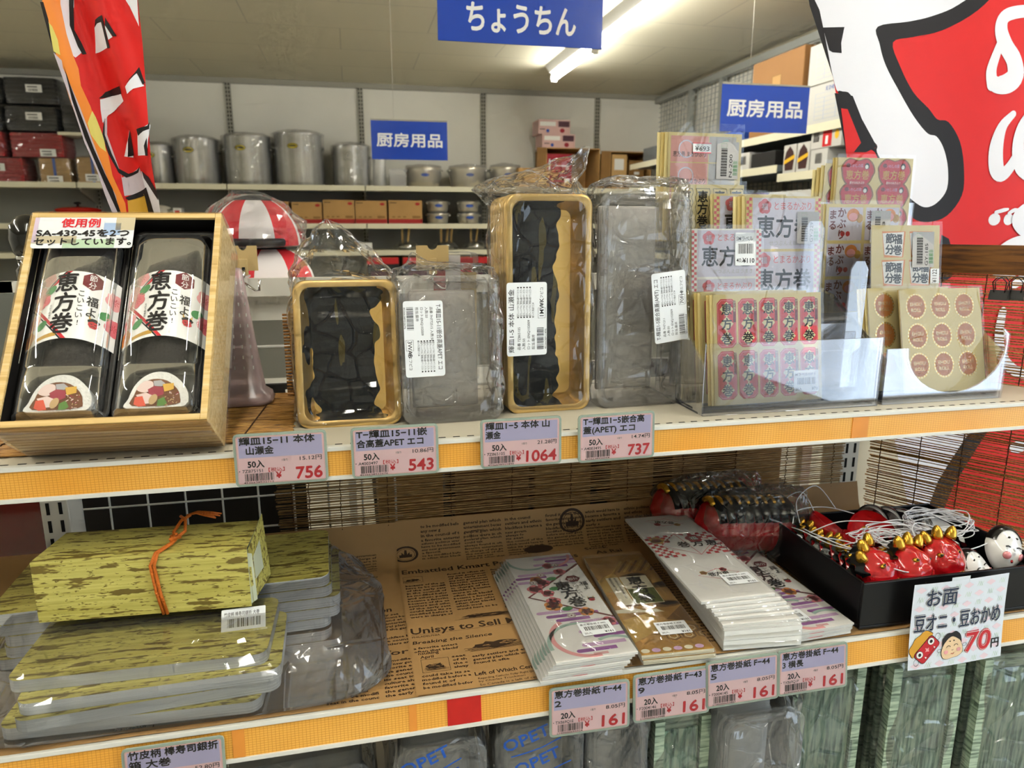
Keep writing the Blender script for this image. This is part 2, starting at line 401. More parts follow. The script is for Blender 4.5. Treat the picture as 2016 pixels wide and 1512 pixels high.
w.box(XR + .02, XR + .08, -2.5, .2, .5, .55, 'window_frame'); w.box(XR + .02, XR + .08, -2.5, .2, 2.21, 2.26, 'window_frame')
wf = struct('window_1', w); clear('window_glass', haze=.0, refl=.3, edge=0, base=.03)
MB().box(XR + .045, XR + .055, -2.45, .15, .55, 2.21, 'window_glass').build('glass', wf)
# wall posts of the back shelving, with the trim above
tr = MB(); tr.box(XL, XR, YB - .03, YB, ZC - .035, ZC, 'grey_trim'); struct('trim_1', tr)
POSTX = [-3.5 + .9 * k for k in range(7)]
POSTX = [.12 + .9 * k for k in range(-4, 3)]
proto = None
for k, x in enumerate(POSTX):
    if proto is None:
        w = MB(); w.box(-.019, .019, -.022, 0, 0, ZC - .035, 'grey_trim')
        s = MB()
        for q in range(47):
            for dx in (-.009, .009): s.box(dx - .0045, dx + .0045, -.0228, -.021, 1.18 + q * .026, 1.18 + q * .026 + .016, 'slot_dark')
        proto = struct('trim_2', w, loc=(x, YB, 0)); s.build('slots', proto)
    else: dup(proto, loc=(x, YB, 0))
# back shelves
SHELF = dict(Z1=1.695, Z2=1.440, Z3=1.256, Z4=1.00)
def back_shelf(z, depth, label):
    t = thing('wall_shelf', label, 'shelf', (0, 0, z), group='shelves on the back wall')
    for a, b in zip(POSTX, POSTX[1:] + [XR - .006]):
        w = MB(); w.box(a + .004, b - .004, YB - depth, YB - .03, -.026, 0, 'cream_metal'); w.box(a + .004, b - .004, YB - depth - .003, YB - depth, -.034, .001, 'cream_metal'); w.build('board', t)
    for x in POSTX:
        MB().prism([(YB - .022, -.03), (YB - depth + .06, -.03), (YB - depth + .06, -.05), (YB - .022, -.13)], x - .004, x + .004, 'grey_trim', 'yz').build('bracket', t)
    return t
back_shelf(SHELF['Z1'], .40, 'long cream wall shelf carrying the silver stock pots')
back_shelf(SHELF['Z2'], .40, 'long cream wall shelf carrying the brown cartons with red bases')
back_shelf(SHELF['Z3'], .40, 'long cream wall shelf carrying wooden handled ladles, below the carton shelf')
back_shelf(SHELF['Z4'], .40, 'lowest visible cream wall shelf with red topped boxes')
# ceiling lamps: bare tubes under slim housings
M('lamp_housing', '#d9d7cf', .4); M('lamp_tube', '#fffdf4', .3, emit=TUBE_STRENGTH)
def tube_lamp(x, y0, y1, label):
    t = thing('ceiling_lamp', label, 'ceiling lamp', (x, y0, ZC), group='strip lamps')
    L = y1 - y0
    MB().prism([(-.062, 0), (.062, 0), (.030, -.045), (-.030, -.045)], 0, L, 'lamp_housing').build('housing', t)
    MB().lathe([(.004, 0), (.02, .006), (.02, L - .006), (.004, L)], 'lamp_tube', 16, (0, 0, -.074), axis='y').build('tube', t)
    for y in (-.004, L - .016): MB().box(-.018, .018, y, y + .02, -.1, -.03, 'lamp_housing').build('socket', t)
    return t
tube_lamp(1.325, 3.90, 4.70, 'far section of the lit white strip lamp beyond the big blue sign')
tube_lamp(1.325, 2.30, 3.82, 'near section of the lit white strip lamp, right of the big blue sign')
for x, y0 in ((1.30, .75), (1.30, -.75), (-1.7, -.75), (-1.7, .7)):
    tube_lamp(x, y0, y0 + 1.3, 'added unseen strip lamp above the camera lighting the shelf front')
for y0 in (-.85,): tube_lamp(-.15, y0, y0 + 1.3, 'added unseen strip lamp above the camera lighting the shelf front')  # unseen lamp added over the camera to brighten the shelf fronts
for y0 in (2.2,): tube_lamp(-3.6, y0, y0 + 1.3, 'added unseen strip lamp above the camera lighting the shelf front')
# ================================================================== SHELVING UNIT IN FRONT
ZU, ZL = 1.198, .952
YU, YL, YP = .720, .637, .985
M('shelf_paint', '#cfc6b2', .42, var=.04, vscale=9); M('post_paint', '#e3e1d8', .4); M('slot', '#141210', .9)
def strip_mat():
    m, nt, b = newmat('orange_strip'); tc = nt.nodes.new('ShaderNodeTexCoord')
    br = nt.nodes.new('ShaderNodeTexBrick'); br.offset = 0
    br.inputs['Scale'].default_value = 1; br.inputs['Brick Width'].default_value = .0036; br.inputs['Row Height'].default_value = .0024; br.inputs['Mortar Size'].default_value = .00028; br.inputs['Mortar Smooth'].default_value = .5
    mp = nt.nodes.new('ShaderNodeMapping'); mp.inputs['Rotation'].default_value = (R(90), 0, 0)
    nt.links.new(tc.outputs['Object'], mp.inputs[0]); nt.links.new(mp.outputs[0], br.inputs['Vector'])
    n = nt.nodes.new('ShaderNodeTexNoise'); n.inputs['Scale'].default_value = 6; n.inputs['Detail'].default_value = 5; nt.links.new(tc.outputs['Object'], n.inputs['Vector'])
    r = nt.nodes.new('ShaderNodeValToRGB'); r.color_ramp.elements[0].color = (*hexc('#f0a838'), 1); r.color_ramp.elements[1].color = (*hexc('#f9c05c'), 1); r.color_ramp.elements[0].position = .35; r.color_ramp.elements[1].position = .68
    nt.links.new(n.outputs['Fac'], r.inputs[0]); nt.links.new(r.outputs[0], br.inputs['Color1']); nt.links.new(r.outputs[0], br.inputs['Color2']); br.inputs['Mortar'].default_value = (*hexc('#d98f2c'), 1)
    nt.links.new(br.outputs['Color'], b.inputs['Base Color']); b.inputs['Roughness'].default_value = .35
strip_mat(); M('orange_strip_old', '#e8963c', .4, var=.08, vscale=20); M('red_strip', '#c61f18', .45, var=.08, vscale=40)
def gondola_shelf(z, yf, x0, x1, tilt, hh, label, patches):
    t = thing('shelf', label, 'shelf', (0, 0, z), group='shelves of the display unit')
    w = MB(); w.prism([(x0, yf + .004), (x1, yf + .004), (.815, YP - .006), (x0, YP - .006)], -.028, 0, 'shelf_paint', 'xy')
    h = MB(); n = int((x1 - x0) / .0155)
    w.build('board', t)
    for row, y in enumerate((yf + .012, YP - .03)):
        for k in range(n):
            x = x0 + .006 + k * .0155
            if x > .8 and row: continue
            h.box(x, x + .0075, y, y + .0022, .0001, .0003, 'slot')
    h.build('slots', t)
    r = thing('price_rail', None, None, (0, yf, 0), (R(-tilt), 0, 0)); r.parent = t
    w = MB(); w.box(x0, x1, 0, .008, -.0035, .0012, 'white_metal', bev=.0008); w.box(x0, x1, .0035, .006, -.004 - hh, -.003, 'white_metal'); w.box(x0, x1, 0, .0065, -.0085 - hh, -.004 - hh, 'white_metal', bev=.0008)
    w.build('channel', r)
    w = MB(); xs = [x0] + [p[0] for p in patches] + [x1]
    w.box(x0, x1, .0018, .003, -.004 - hh, -.0035, 'orange_strip'); w.build('strip', r)
    for k, (a, b, mt) in enumerate(patches):
        MB().box(a, b, .0008, .0017, -.004 - hh + .0003, -.0038, mt).build('strip_patch', r)
    return t
gondola_shelf(ZU, YU, -.76, .965, 0, .0262, 'upper display shelf with yellow checked price rail, holding trays and stickers', [(.585, .607, 'orange_strip_old')])
gondola_shelf(ZL, YL, -.76, 1.0, 7, .0285, 'lower display shelf with yellow checked price rail, lined with newspaper', [(-.133, -.122, 'orange_strip_old'), (.0745, .1095, 'red_strip'), (.0355, .043, 'orange_strip_old')])
def post(x, label):
    t = thing('shelf_post', label, 'post', (x, YP, 0), group='slotted posts')
    MB().box(-.0165, .0165, 0, .05, 0, 1.196, 'post_paint', bev=.002).build('upright', t)
    s = MB()
    for k in range(22):
        for dx in (-.0075, .0075): s.box(dx - .0021, dx + .0021, -.0005, .0006, .70 + k * .025, .70 + k * .025 + .0165, 'slot')
    s.build('slots', t)
post(-.396, 'white slotted steel post left of the bamboo pattern boxes')
post(.801, 'white slotted steel post behind the black tray of masks')
M('wire', '#d9d9d4', .35, spec=.6)
w = MB()
for k in range(10): w.tube([(-.40 + .05 * k, 1.047, .40), (-.40 + .05 * k, 1.047, 1.19)], .0016, 'wire', 6)
for k in range(17): w.tube([(-.42, 1.044, .408 + .048 * k), (.06, 1.044, .408 + .048 * k)], .0016, 'wire', 6)
tag(w.build('wire_grid'), 'white wire grid panel behind the bamboo pattern boxes', 'wire panel')

# bamboo blinds: thin rods tied by cords
streaks('bamboo', ['#5b3d1c', '#a9793c', '#cfa15a'], 9, (6, 60, 60), rough=.45, bump=.2, pos=(.3, .5, .72))
streaks('bamboo_grey', ['#54401f', '#927043', '#bf9d66'], 9, (6, 60, 60), rough=.5, bump=.2, pos=(.3, .5, .72))
M('blind_cord', '#4b2f18', .9)
def rods(mb, a, b, up, h, pitch, mat, rn, rad=.0011, bow=.0015):
    """rods running from a to b, stacked along up over height h"""
    a, b, up = Vector(a), Vector(b), Vector(up); L = (b - a).length; d = (b - a).normalized(); n = int(h / pitch); nn = d.cross(up)
    for k in range(n):
        r = rad * rn.uniform(.55, 1.25); z = k * pitch + rn.uniform(-.25, .25) * pitch; s0 = rn.uniform(0, .006); p = []
        for q in range(7):
            t = q / 6; p.append(a + d * (s0 + (L - s0 - rn.uniform(0, .006)) * t) + up * (z + math.sin(t * 9 + k) * bow * .35 + rn.uniform(-1, 1) * bow * .4) + nn * rn.uniform(-.0006, .0006))
        mb.tube(p, r, mat, 5)
rn = random.Random(3)
t = thing('bamboo_blind', 'thin bamboo blind hanging behind the lower shelf above the newspaper', 'blind', (0, 0, 0))
w = MB(); rods(w, (-.118, .962, 1.006), (.772, .962, 1.006), (0, 0, 1), .165, .0033, 'bamboo_grey', rn); w.build('rods', t)
for x in (-.095, -.072, -.03, .035, .125, .215, .305, .395, .485, .575, .665, .75):
    w = MB()
    w.tube([(x + rn.uniform(-.001, .001), .9602 + (.0028 if k % 2 else -.0006), 1.004 + k * .0033) for k in range(51)], .0007, 'blind_cord', 4); w.build('cord', t)
t = thing('bamboo_mat', 'brown bamboo mat lying on the left of the upper shelf under the clear case', 'mat', (0, 0, 0))
w = MB(); rods(w, (-.392, .756, ZU + .0024), (-.070, .756, ZU + .0024), (0, 1, 0), .221, .0029, 'bamboo', rn, .0013, .0005); w.build('rods', t)
for x in (-.36, -.25, -.122):
    w = MB(); w.tube([(x + .0002 * k, .756 + k * .0029, ZU + .0041 + (.0004 if k % 2 else -.0004)) for k in range(75)], .0008, 'blind_cord', 4); w.build('cord', t)
# end blind that wraps the right end of the unit
E0, ED = Vector((.834, .985, 0)), Vector((.527, -.85, 0)).normalized()
t = thing('bamboo_blind', 'reddish bamboo blind closing the right end of the unit in front of the banner', 'blind')
w = MB(); rods(w, E0 + Vector((0, 0, .955)), E0 + ED * .42 + Vector((0, 0, .955)), (0, 0, 1), .405, .0042, 'bamboo', rn, .00125); w.build('rods', t)
for k in range(7):
    p = E0 + ED * (.02 + .058 * k); w = MB(); w.tube([p + Vector((0, 0, .955 + q * .0084)) + (ED.cross(Vector((0, 0, 1)))) * (.0022 if q % 2 else -.0002) for q in range(49)], .0008, 'blind_cord', 4); w.build('cord', t)
streaks('dark_wood', ['#4a2a12', '#6d4219', '#80521f'], 6, (3, 3, 40), rough=.45)
nn = ED.cross(Vector((0, 0, 1)))
w = MB(); a = E0 + Vector((0, 0, 1.352)); b = a + ED * .42
for (o1, o2) in (((-.0035), (.0035)),):
    vs = [a + nn * o1, b + nn * o1, b + nn * o2, a + nn * o2]; vs += [v + Vector((0, 0, .042)) for v in vs]
    w.add(vs, [(3, 2, 1, 0), (4, 5, 6, 7), (0, 1, 5, 4), (1, 2, 6, 5), (2, 3, 7, 6), (3, 0, 4, 7)], 'dark_wood')
w.build('head_board', t, fixn=True)

# kraft newspaper lining the lower shelf and rolling up at the back
M('kraft', '#a88252', .6, var=.08, vscale=14); M('newsprint', '#3a2614', .7); M('kraft_dark', '#9a7444', .6, var=.08, vscale=14)
def newspaper(x0, x1, label, lift, seed, art):
    ya, yb = YL + .004, .922
    def sheet(u, v, h):     # v: 0 at the front edge; rises behind
        L = yb - ya
        wv = .0006 * math.sin(u * 40 + seed) + .0005 * math.sin(v * 55 + u * 20)
        if v < L: return Vector((x0 + u, ya + v, ZL + .0015 + lift + wv * .6 + h))
        s = (v - L) / .05; r = .032; a = min(s, 1.25) * 1.05; e = max(0, v - L - .0625)
        return Vector((x0 + u, yb + r * math.sin(a) + e * math.cos(a) - h * math.sin(a), ZL + .0015 + lift + r * (1 - math.cos(a)) + e * math.sin(a) + h * math.cos(a)))
    p = Print(2e-4); W = x1 - x0; p.rect(0, 0, W, .375, 'kraft', 0); art(p, W); p.clip(0, 0, W, .375)
    mb = MB(); p.into(mb, sheet, .006)
    return tag(mb.build('newspaper_sheet'), label, 'newspaper', 'newspaper lining')
WORDS = 'culture always found it often that blackface became a favorite entertainment because of the early settlers and ethnic politics were in charge of the general plan which would have to be modified before any new government could take its seat in the council of the states and towns along the river'.split()
def column(p, x, y, w, h, seed, size=.0058, lead=.0066):
    rn = random.Random(seed); n = int(h / lead)
    for k in range(n):
        k0 = rn.randrange(len(WORDS) - 8); line = ' '.join(WORDS[k0:k0 + 8]); ln = line[:int(w / (size * .50))]
        ww = w if rn.random() > .12 else w * rn.uniform(.4, .8); ln = ln if ww == w else ln[:int(len(ln) * ww / w)]
        p.text(ln, x, y - k * lead - size, size, 'newsprint', 1, bold=.03, w=ww, res=1)
def engraving(p, cx, cy, w, h, seed):
    rn = random.Random(seed)
    pts = [(cx + w / 2 * math.cos(a / 18 * 6.283) * rn.uniform(.6, 1), cy + h / 2 * math.sin(a / 18 * 6.283) * rn.uniform(.45, 1)) for a in range(18)]
    p.poly(pts, 'newsprint', 1)
    for k in range(9): x, y = cx + rn.uniform(-.35, .35) * w, cy + rn.uniform(-.3, .3) * h; p.line([(x, y), (x + w * .12, y + h * rn.uniform(-.1, .1))], h * .05, 'kraft', 2)
    for k in range(6): y = cy - h * .5 + k * h * .07; p.line([(cx - w * rn.uniform(.4, .62), y), (cx + w * rn.uniform(.4, .62), y)], h * .03, 'newsprint', 1)
def seal(p, cx, cy, r):
    p.ring(cx, cy, r * .8, r, 'newsprint', 1); p.ring(cx, cy, r * .68, r * .72, 'newsprint', 1); p.poly([(cx - .5 * r, cy - .35 * r), (cx + .5 * r, cy - .35 * r), (cx + .5 * r, cy), (cx + .32 * r, cy), (cx + .32 * r, cy + .3 * r), (cx + .12 * r, cy), (cx + .08 * r, cy + .55 * r), (cx - .08 * r, cy + .55 * r), (cx - .12 * r, cy), (cx - .32 * r, cy + .3 * r), (cx - .32 * r, cy), (cx - .5 * r, cy)], 'newsprint', 1)
def left_art(p, W):
    for k in range(9): column(p, .006 + k * .058, .03, .052, .026, 60 + k)
    c = W - .12; p.text('Remedy for Eu', c - .012, .079, .013, 'newsprint', 1, .035, w=.125, skew=0)
    column(p, c, .072, .052, .066, 11); column(p, c + .058, .072, .052, .066, 12)
    column(p, c, .118, .052, .022, 13); column(p, c + .058, .118, .052, .022, 14)
    p.ell(c + .022, .176, .022, .010, 'newsprint', 1); p.text('Con', c + .048, .172, .015, 'newsprint', 1, .035); column(p, c + .04, .168, .06, .044, 15)
    p.text('d', c + .012, .232, .012, 'newsprint', 1, .03); p.text('mag', c + .012, .219, .012, 'newsprint', 1, .03); column(p, c, .27, .06, .03, 16); column(p, c + .01, .33, .05, .05, 17); seal(p, c - .005, .31, .021)
    for k in range(5): column(p, .006 + k * .058, .30, .052, .12, 30 + k)
def right_art(p, W):
    p.text('Embattled Kmart President Resigns', .004, .262, .0165, 'newsprint', 1, .035, w=.252); p.text('Stock', .272, .280, .0135, 'newsprint', 1, .03, xs=1.15); p.text('As Rai', .285, .264, .0135, 'newsprint', 1, .03, xs=1.15)
    p.text('Unisys to Sell Militar', .004, .112, .0175, 'newsprint', 1, .035, w=.165)
    p.text('PHILADELPHIA', .004, .104, .005, 'newsprint', 1, .02); p.line([(.004, .110), (.16, .110)], .0004, 'newsprint', 1)
    p.text('Breaking the Silence', .004, .0915, .0085, 'newsprint', 1, .03, w=.092, skew=.12)
    column(p, .004, .087, .05, .014, 1); p.text('nsulting', .008, .070, .0075, 'newsprint', 1, .03); p.text('April', .010, .0625, .0075, 'newsprint', 1, .03); p.line([(.010, .060), (.040, .060), (.040, .036), (.010, .036)], .0007, 'newsprint', 1, True); engraving(p, .025, .046, .024, .014, 4)
    column(p, .044, .064, .016, .03, 5); column(p, .008, .034, .052, .03, 6)
    engraving(p, .098, .074, .062, .018, 7); column(p, .066, .060, .08, .026, 8); p.text('Left of Which Center?', .064, .020, .009, 'newsprint', 1, .035, w=.075); p.text('Regarding Catholic Folly: Right (Jan. 18)', .066, .013, .0045, 'newsprint', 1, .02, w=.07); p.text('by Charles Truckman', .066, .008, .0045, 'newsprint', 1, .02, w=.05); p.text('So Canada is a left of center', .066, .002, .005, 'newsprint', 1, .02, w=.07)
    p.text('E', .160, .098, .012, 'newsprint', 1, .03); p.text('M', .160, .087, .009, 'newsprint', 1, .03)
    column(p, .006, .232, .052, .092, 18); column(p, .064, .254, .052, .10, 19); column(p, .124, .254, .052, .11, 20); column(p, .19, .254, .06, .09, 21)
    engraving(p, .10, .138, .07, .011, 22); p.line([(.004, .252), (.03, .252), (.03, .236), (.004, .236)], .0006, 'newsprint', 1, True); engraving(p, .016, .243, .02, .01, 23)
    engraving(p, .178, .232, .024, .014, 24)
    for k in range(9): column(p, .035 + k * .062, .368, .056, .08 if k % 3 else .07, 40 + k)
    seal(p, .012, .318, .018); p.ell(.205, .300, .022, .011, 'newsprint', 1); p.line([(.108, .352), (.124, .352), (.124, .338), (.108, .338)], .001, 'newsprint', 1, True); seal(p, .262, .352, .02); seal(p, .48, .33, .022)
    for k in range(5): column(p, .26 + k * .062, .22, .056, .20, 70 + k)
newspaper(-.56, .075, 'brown newspaper lining the lower shelf under the bamboo pattern boxes', 0, 1.0, left_art)
newspaper(.044, .80, 'brown newspaper with the President Resigns headline lining the middle of the lower shelf', .0012, 2.0, right_art)
M('red_board', '#5c1712', .12, var=.3, vscale=7, coat=.6)
tag(MB().box(-.80, -.435, 1.16, 1.17, .35, 1.175, 'red_board').build('glossy_panel'), 'dark red glossy panel left of the slotted post', 'panel')

M('blocker_brown', '#17130f', .6, var=.4, vscale=9)  # brown of the added boards that block light from behind
tag(MB().box(-.43, -.085, 1.085, 1.095, .30, 1.19, 'blocker_brown').build('added_backing'), 'added dark brown board blocking light behind the white wire grid', 'board')  # added board, stops light entering the lower shelf through the grid

t = thing('added_shade_shelf', 'added brown shelf behind the blind dimming light from the far side', 'shelf', (0, 0, 0))  # added shelf, cuts the light falling through the blind from behind
MB().box(.02, .79, 1.075, 1.36, 1.135, 1.150, 'blocker_brown').build('board', t); MB().box(.02, .79, 1.36, 1.364, 1.12, 1.152, 'white_metal').build('rail', t)
MB().box(.02, .79, 1.075, 1.36, .93, .945, 'blocker_brown').build('board', t)
for x in (.03, .775): MB().box(x, x + .012, 1.345, 1.36, 0, 1.135, 'white_metal').build('upright', t)
M('blind_blocker_dark', '#6b4c28', .7); M('blind_blocker', '#94703e', .7, var=.2, vscale=8)  # colours of blocks added behind the blind to darken its gaps
for k, (a, b, h, m_) in enumerate(((.025, .13, .15, 'blind_blocker'), (.15, .275, .165, 'blind_blocker_dark'), (.285, .385, .14, 'blind_blocker'), (.42, .50, .17, 'blind_blocker'), (.535, .60, .15, 'blind_blocker_dark'), (.66, .75, .16, 'blind_blocker'))):
    tag(MB().box(a, b, 1.10, 1.24, .9455, .9455 + h, m_, bev=.002).build('blind_blocker'), f'added brown block darkening the view through the bamboo blind, {["first", "second", "third", "fourth", "fifth", "sixth"][k]} from the left', 'box', 'added blocks behind the blind')
# ================================================================== THINGS AT THE BACK OF THE SHOP
Z1, Z2, Z3, Z4 = SHELF['Z1'], SHELF['Z2'], SHELF['Z3'], SHELF['Z4']
streaks('brushed_metal', ['#bdbcb6', '#deddd8', '#ffffff'], 5, (3, 3, .15), rough=.24, metal=.6, pos=(.36, .5, .62), bump=.5); M('steel', '#cfcfca', .2, metal=1.); M('pot_body', '#d6cdb8', .3, metal=.6)
M('pot_sticker', '#e6cf2a', .5); M('ink', '#1b1512', .6); M('paper', '#f3f1ea', .6)
clear('film', haze=.008, rough=.07, refl=.3, edge=.3, crease=.5, cscale=11, base=.02); clear('film_soft', haze=.08, rough=.16, refl=.35, crease=.6, cscale=11, base=.03)
def rings_box(hw, hd, h, top=.5, over=.0, n=6):
    """bag shape for something boxy: snug walls, gathered top"""
    return [(0, 0, 0, hw * .96, hd * .96, 5), (h * .1, 0, 0, hw, hd, 6), (h * .9, 0, 0, hw, hd, 6), (h, 0, 0, hw * .95, hd * .93, 5), (h * (1 + .4 * over) + .006, 0, 0, hw * top, hd * top, 3), (h * (1 + over) + .012, 0, 0, hw * top * .7, hd * .12, 2.2)]
def stock_pot(x, y, z, r, h, label, sticker=True, emblem=False):
    t = thing('stock_pot', label, 'pot', (x, y, z), (0, 0, 0), 'silver stock pots on the wall shelf')
    MB().lathe([(r * .97, 0), (r, .006), (r, h - .01), (r * 1.03, h - .004), (r * 1.03, h), (r * .985, h), (r * .985, .012)], 'brushed_metal', 48).build('body', t)
    MB().lathe([(r * 1.02, h), (r * 1.02, h + .006), (r * .6, h + .016), (.02, h + .022)], 'brushed_metal', 40).build('lid', t)
    for sx in (-1, 1):
        MB().tube([(sx * (r - .004), -.05, h * .74), (sx * (r + .011), -.045, h * .75), (sx * (r + .0125), 0, h * .75), (sx * (r + .011), .045, h * .75), (sx * (r - .004), .05, h * .74)], .005, 'steel', 8).build('handle', t)
    if sticker or emblem:
        p = Print(6e-4)
        if sticker: p.ell(0, 0, .036, .018, 'pot_sticker', 1); p.rect(-.024, -.004, .024, .004, 'ink', 2); p.rect(-.016, .007, .014, .010, 'ink', 2); p.ring(0, 0, .032, .036, 'ink', 2, sq=.5)
        if emblem: p.ring(0, 0, .026, .031, 'grey_trim', 1); p.ring(0, 0, .012, .018, 'grey_trim', 1); p.rect(-.03, -.036, .03, -.032, 'grey_trim', 1)
        u0 = -.03 if sticker else -.02
        mb = MB(); p.into(mb, lambda u, v, hh: Vector(((r + .001 + hh) * math.sin((u + u0) / r), -(r + .001 + hh) * math.cos((u + u0) / r), h * .76 + v)), .01); mb.build('sticker', t)
    bag('bag', [(.0, 0, 0, r * 1.0, r * 1.0, 2), (.03, 0, 0, r + .012, r * 1.04, 2.1), (h * .6, 0, 0, r + .012, r * 1.05, 2.1), (h * .75, 0, 0, r + .016, r * 1.05, 2.3), (h * .8, 0, 0, r + .016, r * 1.05, 2.3), (h + .01, 0, 0, r + .02, r * 1.06, 2.2), (h + .03, 0, 0, r * .8, r * .75, 2)], MATS['film'], t, .005, 14, 40, seed=x * 7, sub=3)
    return t
yb = YB - .22
stock_pot(-1.235, yb + .04, Z1, .095, .245, 'silver stock pot in film, mostly hidden behind the twisted banner')
stock_pot(-.978, yb, Z1, .134, .285, 'silver stock pot in film with yellow oval sticker, left of the tallest pots')
stock_pot(-.653, yb, Z1, .148, .310, 'tall silver stock pot in film, yellow oval sticker near its middle')
stock_pot(-.318, yb, Z1, .156, .335, 'largest silver stock pot in film, yellow sticker on its left side')
stock_pot(.035, yb, Z1, .122, .265, 'narrow silver stock pot with round grey emblem, left of the blue wall sign', False, True)
t = thing('paper_roll', 'white roll standing in clear film beside the stock pots', 'roll', (.225, yb - .06, Z1))
MB().lathe([(.04, 0), (.04, .27), (.012, .27), (.012, .02)], 'paper', 24).build('roll', t)
bag('bag', [(0, 0, 0, .045, .045, 2), (.26, 0, 0, .048, .048, 2), (.30, 0, 0, .03, .012, 2)], MATS['film'], t, .004, 20, 24, seed=3)
t = thing('clear_case', 'low clear plastic case on the wall shelf under the blue sign', 'case', (.35, yb - .04, Z1))
clear('clear_case_wall', haze=.22, rough=.15, refl=.3)
MB().box(-.055, .055, -.09, .09, .0, .12, 'clear_case_wall').build('case', t)
def basin(x, y, z, r, h, label, grp='wrapped basins and pots on the wall shelf', mat='pot_body'):
    t = thing('wrapped_pot', label, 'pot', (x, y, z), group=grp)
    MB().lathe([(r * .8, 0), (r * .93, .012), (r, h * .85), (r * 1.05, h), (r * 1.0, h), (r * .9, .02)], mat, 40).build('body', t)
    for sx in (-1, 1): MB().tube([(sx * r * .96, -.05, h * .82), (sx * r * 1.08, -.03, h * .86), (sx * r * 1.08, .03, h * .86), (sx * r * .96, .05, h * .82)], .008, 'steel', 8).build('handle', t)
    w = Print(8e-4); w.ell(0, 0, .03, .012, 'blue_ink', 1); mb = MB(); w.into(mb, lambda u, v, hh: Vector(((r * .99 + hh) * math.sin(u / r), -(r * .99 + hh) * math.cos(u / r), h * .62 + v)), .01); mb.build('sticker', t)
    bag('bag', [(0, 0, 0, r * .9, r * .9, 2), (h * .3, 0, 0, r * 1.0, r * 1.0, 2), (h * .9, 0, 0, r * 1.10, r * 1.08, 2), (h * 1.12, 0, 0, r * 1.05, r, 2), (h * 1.2, 0, 0, r * .5, r * .4, 2)], MATS['film_soft'], t, .016, 10, 40, seed=x * 11, sub=3)
    return t
M('blue_ink', '#2b4fa8', .5)
basin(.54, yb, Z1, .122, .135, 'film wrapped cream basin pot, leftmost of three beside the blue sign')
basin(.86, yb, Z1, .132, .14, 'film wrapped cream basin pot, middle of three beside the blue sign')
basin(1.145, yb, Z1, .110, .15, 'film wrapped cream pot partly behind the brown carton on the wall shelf')

# cartons on the wall shelf
M('carton', '#b48c54', .7, var=.05, vscale=10); M('carton_dark', '#8a6535', .7, var=.06, vscale=10); M('carton_red', '#a8231f', .6); M('carton_pale', '#c6a068', .7); M('orange_red', '#c9452c', .6); M('pink_box', '#d9b3ac', .55); M('plum', '#4f2b38', .5); M('crimson', '#9b1a2b', .5)
M('orange_pink', '#dd7b52', .5); M('blue_tape', '#5a78c8', .4); M('label_paper', '#e9e8e2', .6); M('red', '#c5161a', .45); M('dark', '#1a1918', .5); M('navy', '#16233d', .4)
def carton(name, label, loc, sx, sy, sz, mat, grp=None, art=None, rz=0, band=None, bandmat='carton_red', cat='box'):
    """a closed box: body, lid flaps and front print"""
    t = thing(name, label, cat, loc, (0, 0, rz), grp)
    MB().box(-sx / 2, sx / 2, -sy / 2, sy / 2, 0, sz, mat, bev=.002).build('body', t)
    f = MB(); f.box(-sx / 2 + .001, sx / 2 - .001, -sy / 2 + .001, -.0008, sz, sz + .0018, mat); f.box(-sx / 2 + .001, sx / 2 - .001, .0008, sy / 2 - .001, sz, sz + .0018, mat); f.build('flaps', t)
    p = Print(4e-4)
    if band: p.rect(-sx / 2, 0.001, sx / 2, band, bandmat, 1)
    if art: art(p)
    if p.items: mb = MB(); p.into(mb, lambda u, v, h: Vector((u, -sy / 2 - .0006 - h, v))); mb.build('print', t)
    return t
def nabe_art(w, h):
    def a(p):
        p.ell(w * .36, h * .86, .016, .010, 'carton_red', 1); p.rect(-w * .46, h * .89, -w * .26, h * .92, 'ink', 1)
        for k in range(3): p.rect(-w * .4 + k * w * .16, h * .27, -w * .31 + k * w * .16, h * .32, 'carton_dark', 1)
        p.rect(w * .2, h * .24, w * .44, h * .34, 'carton_dark', 1)
    return a
bx = [(-.50, .205, .145, 'leftmost, behind the striped hats'), (-.28, .20, .142, 'second from the left'), (-.066, .212, .158, 'third from the left'), (.153, .216, .155, 'fourth from the left'), (.392, .236, .158, 'rightmost, beside the wrapped pots')]
for x, w_, h_, lb in bx:
    carton('cooking_pot_carton', f'brown carton with red base and round red mark, {lb}', (x, YB - .26, Z2), w_, .22, h_, 'carton', 'brown cartons with red bases', nabe_art(w_, h_), band=h_ * .2)
for x in (.635, .86):
    for k in range(2):
        lb = ['film wrapped cream pot, %s of the stack right of the cartons', 'film wrapped cream pot, %s of the stack half behind the gold tray bag'][x > .7] % ('bottom', 'top')[k]
        basin(x, YB - .24, Z2 + k * .083, .078, .072, lb, 'small wrapped pots beside the cartons')
